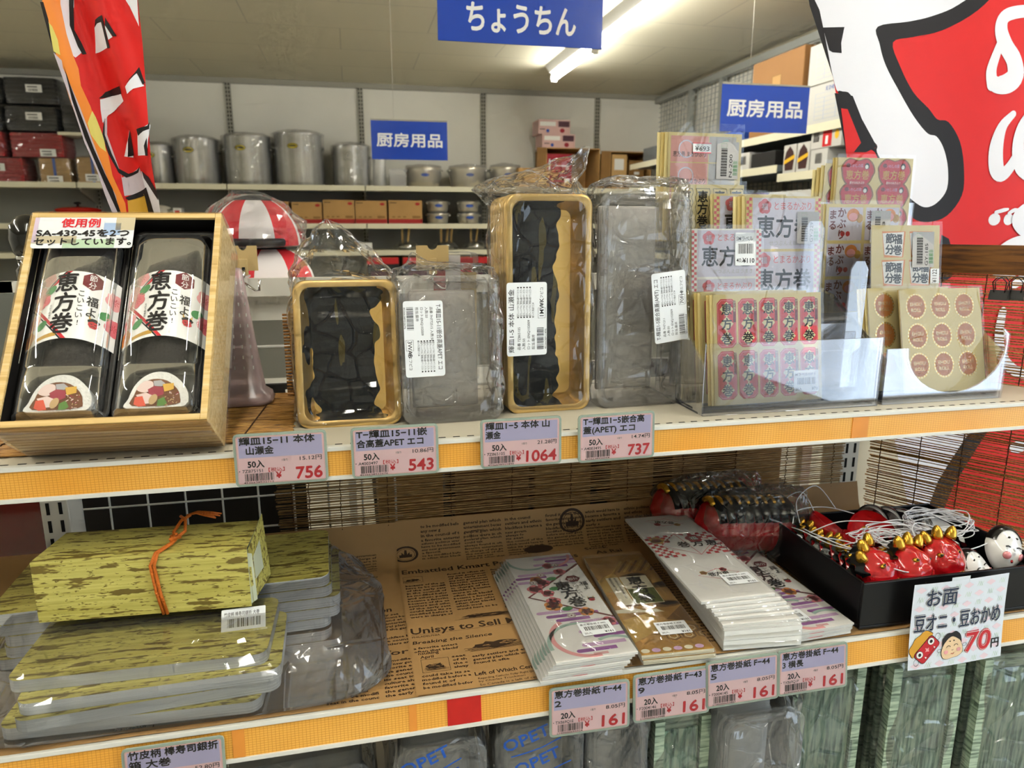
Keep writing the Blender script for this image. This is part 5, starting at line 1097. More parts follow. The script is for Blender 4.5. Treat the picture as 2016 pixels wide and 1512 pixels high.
def checker(p, x0, y0, x1, y1, n, m, l=1):
    s = (x1 - x0) / n; k = int((y1 - y0) / s)
    for i in range(n):
        for j in range(k):
            if (i + j) % 2: p.rect(x0 + i * s, y0 + j * s, x0 + (i + 1) * s, y0 + (j + 1) * s, m, l)
def fuku_art(rows):
    def a(p, w_, h_):
        checker(p, -w_ / 2, 0, -w_ * .43, h_, 2, 'ink_rose'); checker(p, w_ * .43, 0, w_ / 2, h_, 2, 'ink_rose')
        rh = w_ * .62
        for k in range(rows):
            y1 = h_ * .985 - k * rh; y0 = y1 - rh * .95
            if y0 < -rh: break
            y0 = max(y0, 0)
            if y1 < 0: break
            p.rect(-w_ * .42, y0, w_ * .42, y1, 'ink_lav', 1)
            if y1 - rh * .30 > 0: flower(p, -w_ * .26, y1 - rh * .16, w_ * .085, 'ink_rose', 2, 18, None); p.text('福', -w_ * .26, y1 - rh * .215, w_ * .085, 'ink_lav', 4, align='c'); p.text('とまるかぶり', -w_ * .13, y1 - rh * .21, w_ * .105, 'ink_rose', 2, .01, w=w_ * .5)
            if y1 - rh * .72 > 0: p.text('恵方巻', -w_ * .36, y1 - rh * .70, w_ * .27, 'ink', 2, .03, w=w_ * .74)
            if y1 - rh * .9 > 0: p.text('せつぶんえほうまき', -w_ * .2, y1 - rh * .88, w_ * .065, 'ink_grey', 2)
    return a
lab = barlabel(.030, .042, '40入', 'SMラベル', '¥110', 4)
pack('sticker_pack', 'white 恵方巻 sheet with red checked edges, above the red octagon stickers', .4735, 1.297, .838, .100, .121, fuku_art(3), 6, 2, 3, 'checked edge sticker packs', (lab, .026, .095), mat='sheet_white')
lab = barlabel(.034, .042, 'GY-229', green=True, seed=2)
pack('sticker_pack', 'white 恵方巻 sheet with red checked edges and grey label, behind the clear dividers', .5615, 1.297, .848, .112, .163, fuku_art(4), 6, 2, 4, 'checked edge sticker packs', (lab, .036, .122), dx=-.005)
pack('sticker_pack', 'white 恵方巻 sheet with red checked edges, only a strip showing at left of the labelled one', .523, 1.297, .866, .108, .166, fuku_art(4), 6, 2, 2, 'checked edge sticker packs')
def frame_art(p, w_, h_):
    for i in range(4):
        cx = -w_ * .385 + w_ * .257 * i; a = w_ * .10
        for s_ in (-1, 1): p.line([(cx + s_ * a + .0011 * math.sin(k * 1.3), h_ * .12 + k * h_ * .026) for k in range(33)], .0006, 'ink', 1)
        for yy in (h_ * .12, h_ * .95): p.line([(cx - a, yy), (cx + a, yy)], .0006, 'ink', 1)
        p.vtext('恵方巻寿司', cx, h_ * .93, w_ * .165, 'ink', 1, .045, .98)
pack('sticker_pack', 'cream sheet of vertical black framed 恵方巻寿司 stickers behind the checked ones', .476, 1.367, .898, .098, .108, frame_art, 3, 2, 3, None, None)
M('panel_pink', '#e6a59c', .45); M('panel_grey', '#b9b4ae', .45)
def pink_art(p, w_, h_):
    for j in range(3):
        y0 = h_ * (.98 - .245 * (j + 1)); y1 = y0 + h_ * .235
        p.rect(-w_ * .47, y0, w_ * .04, y1, 'panel_pink', 1); p.rect(w_ * .05, y0, w_ * .42, y1, 'panel_grey', 1); p.ring(-w_ * .26, (y0 + y1) / 2, h_ * .07, h_ * .082, 'ink_lav', 2); p.text('恵方巻 まるかぶり', -w_ * .44, y0 + h_ * .05, h_ * .055, 'ink', 2, w=w_ * .45); flower(p, w_ * .28, y1 - h_ * .06, h_ * .04, 'ink_teal', 2, 0, None)
lab = Print(8e-5); lab.rect(-.014, -.007, .014, .007, 'sticker_white', 0); lab.rect(-.014, .0055, .014, .007, 'ink_rose', 1); lab.rect(-.014, -.007, .014, -.0055, 'ink_rose', 1); lab.text('¥693', 0, -.0038, .0085, 'ink', 1, w=.022, align='c')
lab.art(barlabel(.034, .05, 'N-200', green=True, seed=5), .040, -.016)
pack('sticker_pack', 'pink and grey panel sticker sheet priced ¥693, topmost in the left rack', .4865, 1.400, .943, .112, .146, pink_art, 2, 2, 4, None, (lab, -.006, .126), dx=-.0045, sleeve_top=.014)
def heart(cx, cy, r): return cr([(cx + r * (1.08 * math.sin(R(a))) * (1 - .08 * (math.cos(R(a)) < 0)), cy + r * .9 * (math.cos(R(a)) - .30 * math.exp(-((a if a < 180 else 360 - a) / 22) ** 2))) for a in range(0, 360, 15)], 2)
def bean_art(p, w_, h_):
    for i in range(2):
        for j in range(4):
            cx, cy = -w_ * .24 + w_ * .49 * i, h_ * (.865 - .225 * j); r = w_ * .205
            p.poly(heart(cx, cy, r * 1.06), 'ink_brown', 1); p.poly(heart(cx, cy, r * .97), 'ink_red', 2); p.text('恵方巻', cx, cy - r * .36, r * .55, 'ink_gold', 3, .03, w=r * 1.5, align='c'); p.text('節分の丸かぶり', cx, cy - r * .66, r * .17, 'sheet_white', 3, w=r * .95, align='c'); p.text('いわしの頭', cx - r * .1, cy + r * .28, r * .22, 'ink_lilac', 3, w=r * .85, align='c'); p.ell(cx + r * .58, cy + r * .34, r * .16, r * .18, 'ink', 3); p.ell(cx + r * .56, cy + r * .30, r * .11, r * .12, 'sheet_white', 4); p.ell(cx - r * .64, cy + r * .38, r * .14, r * .12, 'ink_maroon', 3)
pack('sticker_pack', 'sheet of round red bean shaped 恵方巻 stickers, topmost in the right rack', .7575, 1.368, .938, .122, .150, bean_art, 2, -2, 3, 'red bean stickers', None, dx=-.003, dz=0)
pack('sticker_pack', 'sheet of red bean stickers leaning far behind, its left edge showing', .741, 1.366, .952, .122, .144, bean_art, 1, 3, 4, 'red bean stickers', None, dx=-.005, dz=-.003)
def marukaburi_art(p, w_, h_):
    for i in range(2):
        for j in range(3):
            x, y = -w_ * .47 + w_ * .5 * i, h_ * (.97 - .33 * j); p.poly([(x, y), (x + w_ * .46, y), (x + w_ * .46, y - h_ * .30), (x, y - h_ * .30)], 'ink_lav', 1)
            p.vtext('まる', x + w_ * .06, y - h_ * .02, w_ * .115, 'ink_maroon', 2, .04); p.vtext('かぶり', x + w_ * .18, y, w_ * .12, 'ink_maroon', 2, .04); p.ell(x + w_ * .33, y - h_ * .07, w_ * .085, w_ * .075, 'ink_orange', 2); p.ell(x + w_ * .33, y - h_ * .085, w_ * .06, w_ * .045, 'ink_pink', 3); p.ell(x + w_ * .42, y - h_ * .1, w_ * .045, w_ * .05, 'ink_gold', 2); p.ell(x + w_ * .20, y - h_ * .24, w_ * .03, w_ * .03, 'ink_red', 2); p.ell(x + w_ * .27, y - h_ * .24, w_ * .03, w_ * .03, 'ink_red', 2)
lab = barlabel(.032, .044, '123', green=True, seed=7)
pack('sticker_pack', 'cream まるかぶり sticker sheet with orange faces, between the checked and folded paper stickers', .7075, 1.300, .888, .120, .151, marukaburi_art, 3, 1, 3, None, (lab, .028, .120))
def setsubun_art(p, w_, h_):
    for i in range(2):
        for j in range(3):
            cx, cy = -w_ * .18 + w_ * .40 * i, h_ * (.80 - .30 * j); s = w_ * .165
            p.poly([(cx - s * 1.05, cy + s), (cx + s * 1.05, cy + s), (cx + s * .85, cy - s), (cx - s * .85, cy - s)], 'ink_orange', 1); p.poly([(cx - s, cy + s * .85), (cx + s * .9, cy + s * .95), (cx + s * .75, cy - s * .95), (cx - s * .8, cy - s * .8)], 'sheet_white', 2); p.vtext('節分', cx - s * .35, cy + s * .85, s * .8, 'ink', 3, .05); p.vtext('福巻', cx + s * .35, cy + s * .8, s * .8, 'ink', 3, .05)
lab = barlabel(.034, .048, 'GY-185', green=True, seed=9); l2 = Print(8e-5); l2.art(lab, 0, 0); l2.rect(.012, -.046, .026, -.026, 'sticker_white', 0); l2.text('¥1122', .022, -.045, .010, 'ink', 1, rot=90, w=.018)
pack('sticker_pack', 'cream sheet of folded paper 節分 stickers priced ¥1122, right of the orange faces', .738, 1.295, .830, .106, .128, setsubun_art, 8, -1, 4, None, (l2, .026, .095), dx=.002)
def ehou_art(p, w_, h_):
    for i in range(3):
        for j in range(3):
            cx, cy = -w_ * .31 + w_ * .30 * i, h_ * (.83 - .285 * j); r = w_ * .125
            p.ell(cx, cy, r, r * 1.1, 'ehou_gold', 1)
            for k in range(22): a = R(360 / 22 * k); p.ell(cx + r * .93 * math.cos(a), cy + r * 1.02 * math.sin(a), r * .1, r * .1, 'ehou_rim', 2, 8)
            p.ell(cx, cy, r * .86, r * .95, 'ehou_fill', 3); p.text('EHOU', cx, cy + r * .05, r * .42, 'ehou_rim', 4, align='c'); p.text('ROLL', cx, cy - r * .45, r * .42, 'ehou_rim', 4, align='c')
M('ehou_gold', '#d8a23c', .25, metal=.5); M('ehou_rim', '#ecd9a0', .2, metal=.5); M('ehou_fill', '#bd7434', .35)
pack('sticker_pack', 'sheet of round gold roll stickers, frontmost in the right rack', .764, 1.2065, .771, .126, .137, ehou_art, 14, 0, 3, 'gold roll stickers', None, dx=.001, sleeve_top=.004)
pack('sticker_pack', 'sheet of round gold roll stickers, second, its left column showing', .7295, 1.2065, .790, .126, .137, ehou_art, 13, 0, 4, 'gold roll stickers', None)

# ---- seen between the packs: things on the far side
M('hat_red', '#cf2230', .6); M('hat_white', '#efe9ea', .6); M('hat_black', '#1a1a22', .5)
def dome(x, y, z, r, h, label, wrapped):
    t = thing('striped_hat', label, 'hat', (x, y, z), (0, 0, .15), 'red and white festival hats')
    w = MB()
    for g in range(8):
        m = 'hat_red' if g % 2 else 'hat_white'
        def fn(u, v, g=g): a = 2 * math.pi * (g + u) / 8 - math.pi / 2 - math.pi / 8; q = v * math.pi / 2; return Vector((r * math.cos(q) * math.cos(a), r * math.cos(q) * math.sin(a), h * math.sin(q) * 1.0))
        w.grid(fn, 5, 9, m)
    w.build('crown', t)
    MB().lathe([(r * .42, h * .91), (r * .40, h * .95), (r * .2, h * 1.0), (.004, h * 1.02)], 'hat_black', 24).build('cap_button', t)
    MB().tube([(r * .99 * math.sin(a / 10), -r * .99 * math.cos(a / 10), .006) for a in range(-5, 7)], .0065, 'hat_black', 8).build('band', t)
    if wrapped: bag('bag', [(0, 0, 0, r + .014, r + .012, 2.2), (h * .5, 0, 0, r + .012, r + .01, 2.2), (h * .9, -.004, 0, r * .75, r * .7, 2.2), (h * 1.12, -.01, 0, r * .3, r * .25, 2)], MATS['film'], t, .010, 22, 40, 7, 4)
t = thing('far_shelf', 'white shelf on the far side carrying the striped hats', 'shelf', (-.20, 1.20, 1.285))
MB().box(-.25, .19, 0, .30, .026, .034, 'white_metal').build('board', t); MB().box(-.25, .19, -.006, 0, -.012, .036, 'white_metal').build('rail', t); p = Print(2e-4); p.rect(-.20, .03, .17, .0345, 'panel_pink', 1); MB().box(-.2, .17, .004, .02, .0345, .037, 'panel_pink').build('ticket_strip', t)
for x in (-.24, .18): MB().box(x - .008, x + .008, .29, .31, -1.285, .026, 'white_metal').build('upright', t)
w = MB()
for z in (-.055, -.125): w.tube([(-.2, -.004, z), (.13, -.004, z)], .0028, 'wire', 6)
for x in (-.18, .12): w.tube([(x, -.004, -.165), (x, -.004, .0)], .0028, 'wire', 6)
w.build('wire_guard', t); MB().box(-.24, .18, .0, .28, -.172, -.165, 'white_metal').build('lower_board', t); MB().box(-.24, .18, -.006, 0, -.180, -.158, 'white_metal').build('lower_rail', t)
dome(-.138, 1.30, 1.3225, .075, .066, 'red and white striped hat, lower of two, below the bagged one', False)
t2 = dome(-.158, 1.31, 1.3885, .074, .082, 'red and white striped hat in clear film with black top, above the other striped hat', True)
w = MB()
for k, (c_, x) in enumerate((('red', -.22), ('white', -.16), ('navy', -.11), ('red', -.07))): 
    tag(MB().box(-.055, .055, -.05, .05, 0, .022, c_, bev=.004).build('small_packet', loc=(x + .06, 1.27 + .02 * (k % 2), 1.1205 + .026 * (k // 2)), rot=(0, 0, .2 * k)), f'{["red", "white", "dark blue", "red topped"][k]} small packet lying on the lower far shelf behind the trays', 'packet', 'packets on the far shelf')
streaks('wicker', ['#5e3a14', '#a8722e', '#c7934a'], 12, (20, 20, 90), rough=.6)
t = thing('wicker_screen', 'brown woven bamboo piece standing behind the short gold trays', 'bamboo screen', (-.045, .955, ZU + .003))
w = MB()
for k in range(26): w.tube([(-.045, .001 * (k % 2), .003 + k * .0042), (.03, -.001 * (k % 2), .003 + k * .0042)], .0016, 'wicker', 5)
for k in range(5): w.tube([(-.036 + .018 * k, 0, .001), (-.036 + .018 * k, 0, .112)], .0017, 'wicker', 5)
w.build('weave', t)
# pale plastic stand with slits
clear('pink_plastic', haze=.42, rough=.25, refl=.3, edge=.5, hazecol='#e3ccd0', tint='#f3e4e6')
t = thing('plastic_stand', 'pale pinkish translucent plastic grater shaped stand beside the wooden case', 'plastic stand', (-.140, .930, ZU + .0045))
w = MB()
def gr(z, hw, hd): return [Vector((a, b, z)) for a, b in rrect(hw * 2, hd * 2, min(hw, hd) * .7, 5)]
w.loft([gr(0, .034, .026), gr(.004, .036, .028), gr(.012, .034, .026), gr(.018, .026, .019), gr(.08, .018, .014), gr(.165, .009, .008), gr(.168, .007, .006)], 'pink_plastic', True, True, True); w.build('body', t)
w = MB()
for j in range(9):
    for i in range(4): z = .045 + j * .013; s_ = .021 - z * .075; w.box(-s_ + i * s_ * .62, -s_ + i * s_ * .62 + .0012, -.021 + z * .06, -.0195 + z * .06, z, z + .004, 'white')
w.build('slits', t)
# card hooks
M('card', '#cbb07a', .6); M('chrome', '#d5d5d5', .15, metal=1.)
def card_hook(x, y, z, w_, h_, label):
    t = thing('display_hook', label, 'hook', (x, y, z), group='display hooks with cards')
    pts = [(-w_ / 2, 0), (w_ / 2, 0), (w_ / 2, h_), (w_ * .22, h_)] + [(w_ * .15 * math.cos(R(a)), h_ - .006 * math.sin(R(a)) - .0) for a in range(0, 181, 30)] + [(-w_ * .22, h_), (-w_ / 2, h_)]
    MB().prism(pts, -.0008, .0008, 'card').build('card', t)
    w = MB(); w.box(-.0055, .0055, -.006, -.001, -.006, h_ * .48, 'card', bev=.001); w.box(-.002, .002, -.0064, -.006, .0, .005, 'dark'); w.build('holder', t)
    MB().tube([(0, -.004, .002), (0, -.012, -.006), (-.006, -.01, -.012), (-.012, .02, -.014), (-.014, .08, -.014), (-.014, .146, -.016)], .0026, 'chrome', 8).build('arm', t)
    MB().tube([(-.006, -.002, -.012), (.012, -.004, -.026), (.018, -.006, -.026), (.019, -.006, -.012)], .0016, 'chrome', 8).build('wire_tip', t)
q = atY(481, 533, 1.02); card_hook(q.x, 1.02, q.z, .036, .033, 'chrome display hook with beige notched card beside the wooden case')
q = atY(852, 531, 1.02); card_hook(q.x, 1.02, q.z, .046, .034, 'chrome display hook with beige notched card above the short clear lids')
t = thing('hook_bar', 'horizontal white bar carrying the display hooks on the far side', 'bar', (0, 1.165, 1.33))
MB().box(-.50, .86, 0, .012, -.016, .012, 'white_metal').build('bar', t)
for x in (-.49, .85): MB().box(x - .01, x + .01, .0, .02, -1.33, .012, 'white_metal').build('upright', t)
# striped clear box
t = thing('striped_box', 'clear box with red and white striped paper behind the tall gold trays', 'box', (.145, 1.02, 1.198), (0, 0, 0))
clear('box_clear', haze=.05, rough=.05, refl=.25, edge=.4)
w = MB(); w.box(-.034, .034, 0, .07, .0, .185, 'box_clear', bev=.004); w.build('case', t)
w = MB(); w.box(-.031, -.014, .004, .006, .003, .178, 'hat_red'); w.box(-.014, .008, .004, .006, .003, .182, 'hat_white'); w.box(.008, .031, .004, .006, .003, .158, 'card'); w.box(.008, .026, .0042, .0062, .158, .178, 'hat_red'); w.build('striped_paper', t)
tag(MB().box(.10, .21, 1.0, 1.12, 1.17, 1.197, 'white_metal').build('far_ledge'), 'small white ledge under the striped clear box', 'ledge')
# black mills at the left end
t0 = None
for k, (x, y, lb) in enumerate(((-.345, .985, 'right one of the pair'), (-.385, 1.0, 'left one at the picture edge'))):
    t = thing('pepper_mill', f'glossy black turned mill beside the wooden case, {lb}', 'mill', (x, y, ZU + .002 - .0), group='black mills')
    MB().lathe([(.02, 0), (.021, .004), (.019, .05), (.0165, .12), (.0165, .155), (.019, .158), (.019, .168), (.016, .172), (.016, .182)], 'gloss_black' if 'gloss_black' in MATS else M('gloss_black', '#0b0b0c', .12, coat=.6), 28).build('body', t)
    MB().lathe([(.015, .182), (.0195, .19), (.022, .205), (.0195, .222), (.011, .232), (.001, .235)], 'gloss_black', 28).build('head', t)
    MB().lathe([(.0165, .1805), (.0172, .182), (.0172, .1835), (.0165, .185)], 'chrome', 28, closed=True).build('ring', t)
# ================================================================== LOWER SHELF
TOP = ZL + .0042        # upper face of the newspaper
def sheath(name, rot=0):
    m, nt, b = newmat(name); L = nt.links.new; tc = nt.nodes.new('ShaderNodeTexCoord')
    def layer(scale, st, lo, hi, seed):
        mp = nt.nodes.new('ShaderNodeMapping'); mp.inputs['Scale'].default_value = st; mp.inputs['Location'].default_value = (seed, seed, seed); L(tc.outputs['Object'], mp.inputs[0])
        n = nt.nodes.new('ShaderNodeTexNoise'); n.inputs['Scale'].default_value = scale; n.inputs['Detail'].default_value = 3; n.inputs['Roughness'].default_value = .62; L(mp.outputs[0], n.inputs['Vector'])
        k = nt.nodes.new('ShaderNodeMapRange'); k.inputs['From Min'].default_value = lo; k.inputs['From Max'].default_value = hi; L(n.outputs['Fac'], k.inputs['Value']); return k.outputs[0]
    a = layer(1, (26, 170, 170), .55, .585, 2.); c = layer(1, (90, 330, 330), .60, .64, 7.); d = layer(1, (5, 260, 260), .35, .65, 4.)
    mx = nt.nodes.new('ShaderNodeMath'); mx.operation = 'MAXIMUM'; L(a, mx.inputs[0]); L(c, mx.inputs[1])
    g = nt.nodes.new('ShaderNodeMix'); g.data_type = 'RGBA'; g.inputs[6].default_value = (*hexc('#b9ad52'), 1); g.inputs[7].default_value = (*hexc('#d6cd74'), 1); L(d, g.inputs[0])
    r = nt.nodes.new('ShaderNodeMix'); r.data_type = 'RGBA'; r.inputs[7].default_value = (*hexc('#77652c'), 1); L(g.outputs[2], r.inputs[6]); L(mx.outputs[0], r.inputs[0])
    L(r.outputs[2], b.inputs['Base Color']); b.inputs['Roughness'].default_value = .42; b.inputs['Specular IOR Level'].default_value = .5
sheath('bamboo_sheath'); M('sheath_inside', '#cfd3b4', .5)
streaks('card_edges', ['#a9adb0', '#c8ccd0', '#dde0e2'], 3, (.7, .7, 900), rough=.5, pos=(.35, .5, .65))
clear('pile_film', haze=.012, rough=.09, refl=.5, edge=.15, crease=.4, cscale=8, base=.03)
# flat bundles of folded boxes: two columns in film
def bundle(cx, cy, z, sx, sy, h, rz, label):
    t = thing('folded_box_bundle', label, 'box bundle', (cx, cy, z), (0, 0, rz), 'bundles of folded bamboo pattern boxes')
    prof = rrect(sx, sy, .012, 4)
    MB().prism(prof, 0, h - .0006, 'card_edges', 'xy').build('card_stack', t); MB().prism(prof, h - .0006, h, 'bamboo_sheath', 'xy').build('top_sheet', t)
    return t
H_ = .0128
fr_ = [(( 49, 1452), (508, 1400)), ((123, 1428), (548, 1357)), ((105, 1380), (552, 1318)), ((80, 1337), (524, 1288))]
names = ['bottom bundle of the front pile, nearest the shelf edge', 'second bundle from the bottom of the front pile', 'third bundle from the bottom of the front pile', 'top bundle of the front pile, under the tied box']
for k, ((a, b), nm) in enumerate(zip(fr_, names)):
    z = TOP + .0005 + k * (H_ + .0004); A = atZ(*a, z + H_); B = atZ(*b, z + H_); rz = math.atan2(B.y - A.y, B.x - A.x); L_ = .232
    c = B - Vector((math.cos(rz), math.sin(rz), 0)) * L_ / 2 + Vector((-math.sin(rz), math.cos(rz), 0)) * .058
    bundle(c.x, max(c.y, .708), z, L_, .112, H_, rz, 'bamboo pattern folded boxes, ' + nm)
bk_ = [(632, 1356), (662, 1296), (664, 1256), (645, 1232), (640, 1196)]
names = ['bottom bundle of the rear pile', 'second bundle from the bottom of the rear pile', 'middle bundle of the rear pile, farthest to the right', 'fourth bundle of the rear pile', 'top bundle of the rear pile, behind the tied box']
for k, (b, nm) in enumerate(zip(bk_, names)):
    z = TOP + .0005 + k * (H_ + .0004); B = atZ(*b, z + H_); rz = R(2)
    c = B - Vector((1, 0, 0)) * .175 + Vector((0, 1, 0)) * .075
    bundle(c.x + (.0 if k else .004), max(c.y, .85), z, .35, .135, H_, rz, 'bamboo pattern folded boxes, ' + nm)
t = thing('film_bag', 'large clear film bag around the bamboo pattern bundles', 'bag', (-.196, .778, TOP + .0004))
bag('film', [(0, .01, 0, .205, .136, 6), (.006, .008, 0, .212, .140, 6), (.022, .006, 0, .200, .138, 6), (.040, .002, .004, .19, .138, 6), (.056, -.004, .010, .176, .126, 6), (.0655, -.008, .020, .164, .112, 6)], MATS['pile_film'], t, .011, 16, 110, 5, 4)
# assembled box tied with an orange cord
bx = thing('tied_box', 'assembled bamboo pattern box tied with an orange cord on the front pile', 'box', (-.2225, .7315, TOP + .0725), (0, 0, R(-3.5)))
SX, SY, SZ = .206, .068, .066
w = MB()
def quadthick(w, pts, m, mi, n):
    n = Vector(n).normalized() * .0006; a = [Vector(p) for p in pts]; w.add(a, [(0, 1, 2, 3)], m); w.add([p - n for p in a], [(3, 2, 1, 0)], mi)
x0, x1 = -SX / 2, SX / 2
quadthick(w, [(x0, 0, 0), (x1, 0, 0), (x1, 0, SZ), (x0, 0, SZ)], 'bamboo_sheath', 'sheath_inside', (0, -1, 0)); quadthick(w, [(x0, 0, SZ), (x1, 0, SZ), (x1 + .001, SY, SZ + .002), (x0 + .006, SY, SZ + .001)], 'bamboo_sheath', 'sheath_inside', (0, 0, 1))
quadthick(w, [(x1, SY, 0), (x0, SY, 0), (x0 + .006, SY, SZ), (x1, SY, SZ)], 'bamboo_sheath', 'sheath_inside', (0, 1, 0)); quadthick(w, [(x0, SY, 0), (x0, 0, 0), (x0, 0, SZ), (x0 + .006, SY, SZ)], 'bamboo_sheath', 'sheath_inside', (-1, 0, 0)); quadthick(w, [(x0, 0, .0005), (x0, SY, .0005), (x1, SY, .0005), (x1, 0, .0005)], 'sheath_inside', 'bamboo_sheath', (0, 0, 1))
w.build('sleeve', bx)
w = MB(); quadthick(w, [(x1 + .001, .006, .001), (x1 + .009, SY - .002, .002), (x1 + .004, SY, SZ + .010), (x1 - .001, .008, SZ - .006)], 'bamboo_sheath', 'sheath_inside', (1, 0, 0)); quadthick(w, [(x1 - .002, .002, .001), (x1 + .004, .012, .001), (x1 + .002, .012, SZ - .012), (x1 - .002, .002, SZ - .006)], 'sheath_inside', 'bamboo_sheath', (1, -1, 0)); w.build('end_flap', bx)
M('orange_cord', '#cf6a1c', .6, bump=.5, bscale=400)
cx = .012; w = MB()
for d in (-.0018, .0018): w.tube([(cx + d + .006, -.0015, -.0005), (cx + d + .002, -.0035, .025), (cx + d - .001, -.0035, .055), (cx + d * .6 + .004, -.002, SZ + .002), (cx + d * .4 + .013, .016, SZ + .0035), (cx + .016, .022, SZ + .005)], .0017, 'orange_cord', 8)
w.build('cord', bx)
w = MB(); K = Vector((cx + .015, .022, SZ + .0055))
w.tube([K + Vector(p) for p in ((-.004, -.003, 0), (0, 0, .002), (.004, .003, .001), (.001, .005, .003), (-.003, .002, .002), (.002, -.002, .003), (.0, .0, 0))], .0024, 'orange_cord', 8)
w.tube([K, K + Vector((-.004, .012, .003)), K + Vector((-.001, .030, .008)), K + Vector((.006, .040, .010))], .0017, 'orange_cord', 8); w.tube([K, K + Vector((.008, .010, .004)), K + Vector((.004, .028, .010)), K + Vector((-.004, .040, .009))], .0017, 'orange_cord', 8); w.build('knot', bx)
rn = random.Random(9); w = MB()
for k in range(7): w.tube([K + Vector((.002, .040, .010)), K + Vector((.012, .041 + .001 * k, .011)), K + Vector((.022 + .001 * k, .040 + .0015 * (k - 3), .010)), K + Vector((.034 + rn.uniform(-.004, .004), .040 + .002 * (k - 3), .007))], .0009, 'orange_cord', 5)
w.build('tassel', bx)
p = barlabel(.044, .030, '25入', '竹皮柄 棒寿司銀折 大巻', '¥1,320', 6)
mb = MB(); p.into(mb, lambda u, v, h: Vector((u, -h * 2, v))); t = mb.build('price_sticker', loc=(-.128, .7185, TOP + .0585), rot=(R(-42), 0, R(2))); tag(t, 'white barcode sticker priced ¥1,320 on the film below the tied box', 'sticker')

# ---- wrapping paper packs in four stacks
def f442_art(p, W, H):
    def kasumi(x0, x1, y, h, m): p.poly([(x0 + h / 2 + h / 2 * math.cos(R(a)), y + h / 2 * math.sin(R(a))) for a in range(90, 271, 30)] + [(x1, y - h / 2), (x1, y + h / 2)], m, 1)
    for (a, b, y, m) in ((-.1, .5, .96, 'ink_lilac'), (.05, .5, .925, 'ink_purple'), (-.15, .5, .89, 'ink_lilac'), (-.02, .35, .86, 'ink_purple'), (-.45, .1, .79, 'ink_lilac'), (-.5, -.05, .755, 'ink_purple'), (-.5, .0, .71, 'ink_lilac'), (-.45, .2, .40, 'ink_lilac'), (-.35, .35, .36, 'ink_purple'), (-.25, .2, .32, 'ink_purple'), (-.1, .5, .285, 'ink_lilac'), (0, .5, .24, 'ink_purple'), (-.05, .35, .205, 'ink_lilac'), (.1, .5, .16, 'ink_purple'), (-.1, .45, .10, 'ink_lilac'), (-.2, .3, .06, 'ink_purple')): kasumi(a * W, b * W, y * H, .026 * H, m)
    p.ring(-.18 * W, .97 * H, .30 * W, .35 * W, 'ink_teal', 2, a0=180, a1=330); p.ring(.12 * W, .98 * H, .30 * W, .345 * W, 'ink_pink', 2, a0=250, a1=360); p.ring(.0 * W, .17 * H, .38 * W, .44 * W, 'ink_pink', 2, a0=120, a1=280); p.ring(-.05 * W, .12 * H, .40 * W, .45 * W, 'ink_teal', 2, a0=60, a1=190); p.ring(.3 * W, .02 * H, .3 * W, .35 * W, 'ink_teal', 2, a0=20, a1=120)
    p.line([(.5 * W, .86 * H), (-.44 * W, .56 * H), (.5 * W, .30 * H)], .04 * W, 'ink_maroon', 2)
    for a, b, r, m in ((.06, .87, .085, 'ink_rose'), (.17, .79, .09, 'ink_rose'), (-.22, .73, .09, 'ink_orange'), (-.15, .69, .10, 'ink_rose'), (-.30, .635, .11, 'ink_rose'), (-.16, .58, .09, 'ink_rose'), (-.14, .50, .10, 'ink_rose'), (-.18, .455, .12, 'ink_orange'), (.2, .37, .10, 'ink_orange'), (.40, .265, .10, 'ink_rose')): flower(p, a * W, b * H, r * W, m, 3, a * 400)
    for a, b in ((.16, .87), (-.12, .775), (-.28, .70), (-.02, .35), (.30, .265)): p.ell(a * W, b * H, .06 * W, .055 * W, 'ink_maroon', 4); burst(p, a * W, b * H, .06 * W, 'sheet_white', 5)
    for a, b in ((.0, .725), (-.04, .62), (-.02, .415)): p.ell(a * W, b * H, .075 * W, .05 * W, 'ink_green', 3, rot=10)
    for i, ch in enumerate('恵方巻'): p.text(ch, (.10 + .03 * i) * W, (.60 - .085 * i) * H, .25 * W, 'ink', 6, .035, align='c')
    p.vtext('福よ', .40 * W, .66 * H, .115 * W, 'ink', 6, .02); p.vtext('こいこい!', .27 * W, .67 * H, .085 * W, 'ink', 6, .02); oni_face(p, .37 * W, .475 * H, .085 * W, 5)
    p.poly([(.29 * W + .11 * W * math.cos(R(60 * q)), .70 * H + .10 * W * math.sin(R(60 * q))) for q in range(6)], 'ink_maroon', 4); p.text('節分', .29 * W, .685 * H, .08 * W, 'sheet_white', 5, align='c')
    for k in range(3): p.rect(-.02 * W, (.02 + .006 * k) * H, .16 * W, (.023 + .006 * k) * H, 'ink_rose', 2)
M('gold_paper', '#b88a3e', .38, metal=.25, var=.22, vscale=28); M('gold_light', '#d9b25a', .3, metal=.5); M('gold_dark', '#7a5526', .5); M('cream_paper', '#e9e0c4', .5); M('moss', '#5b6526', .5)
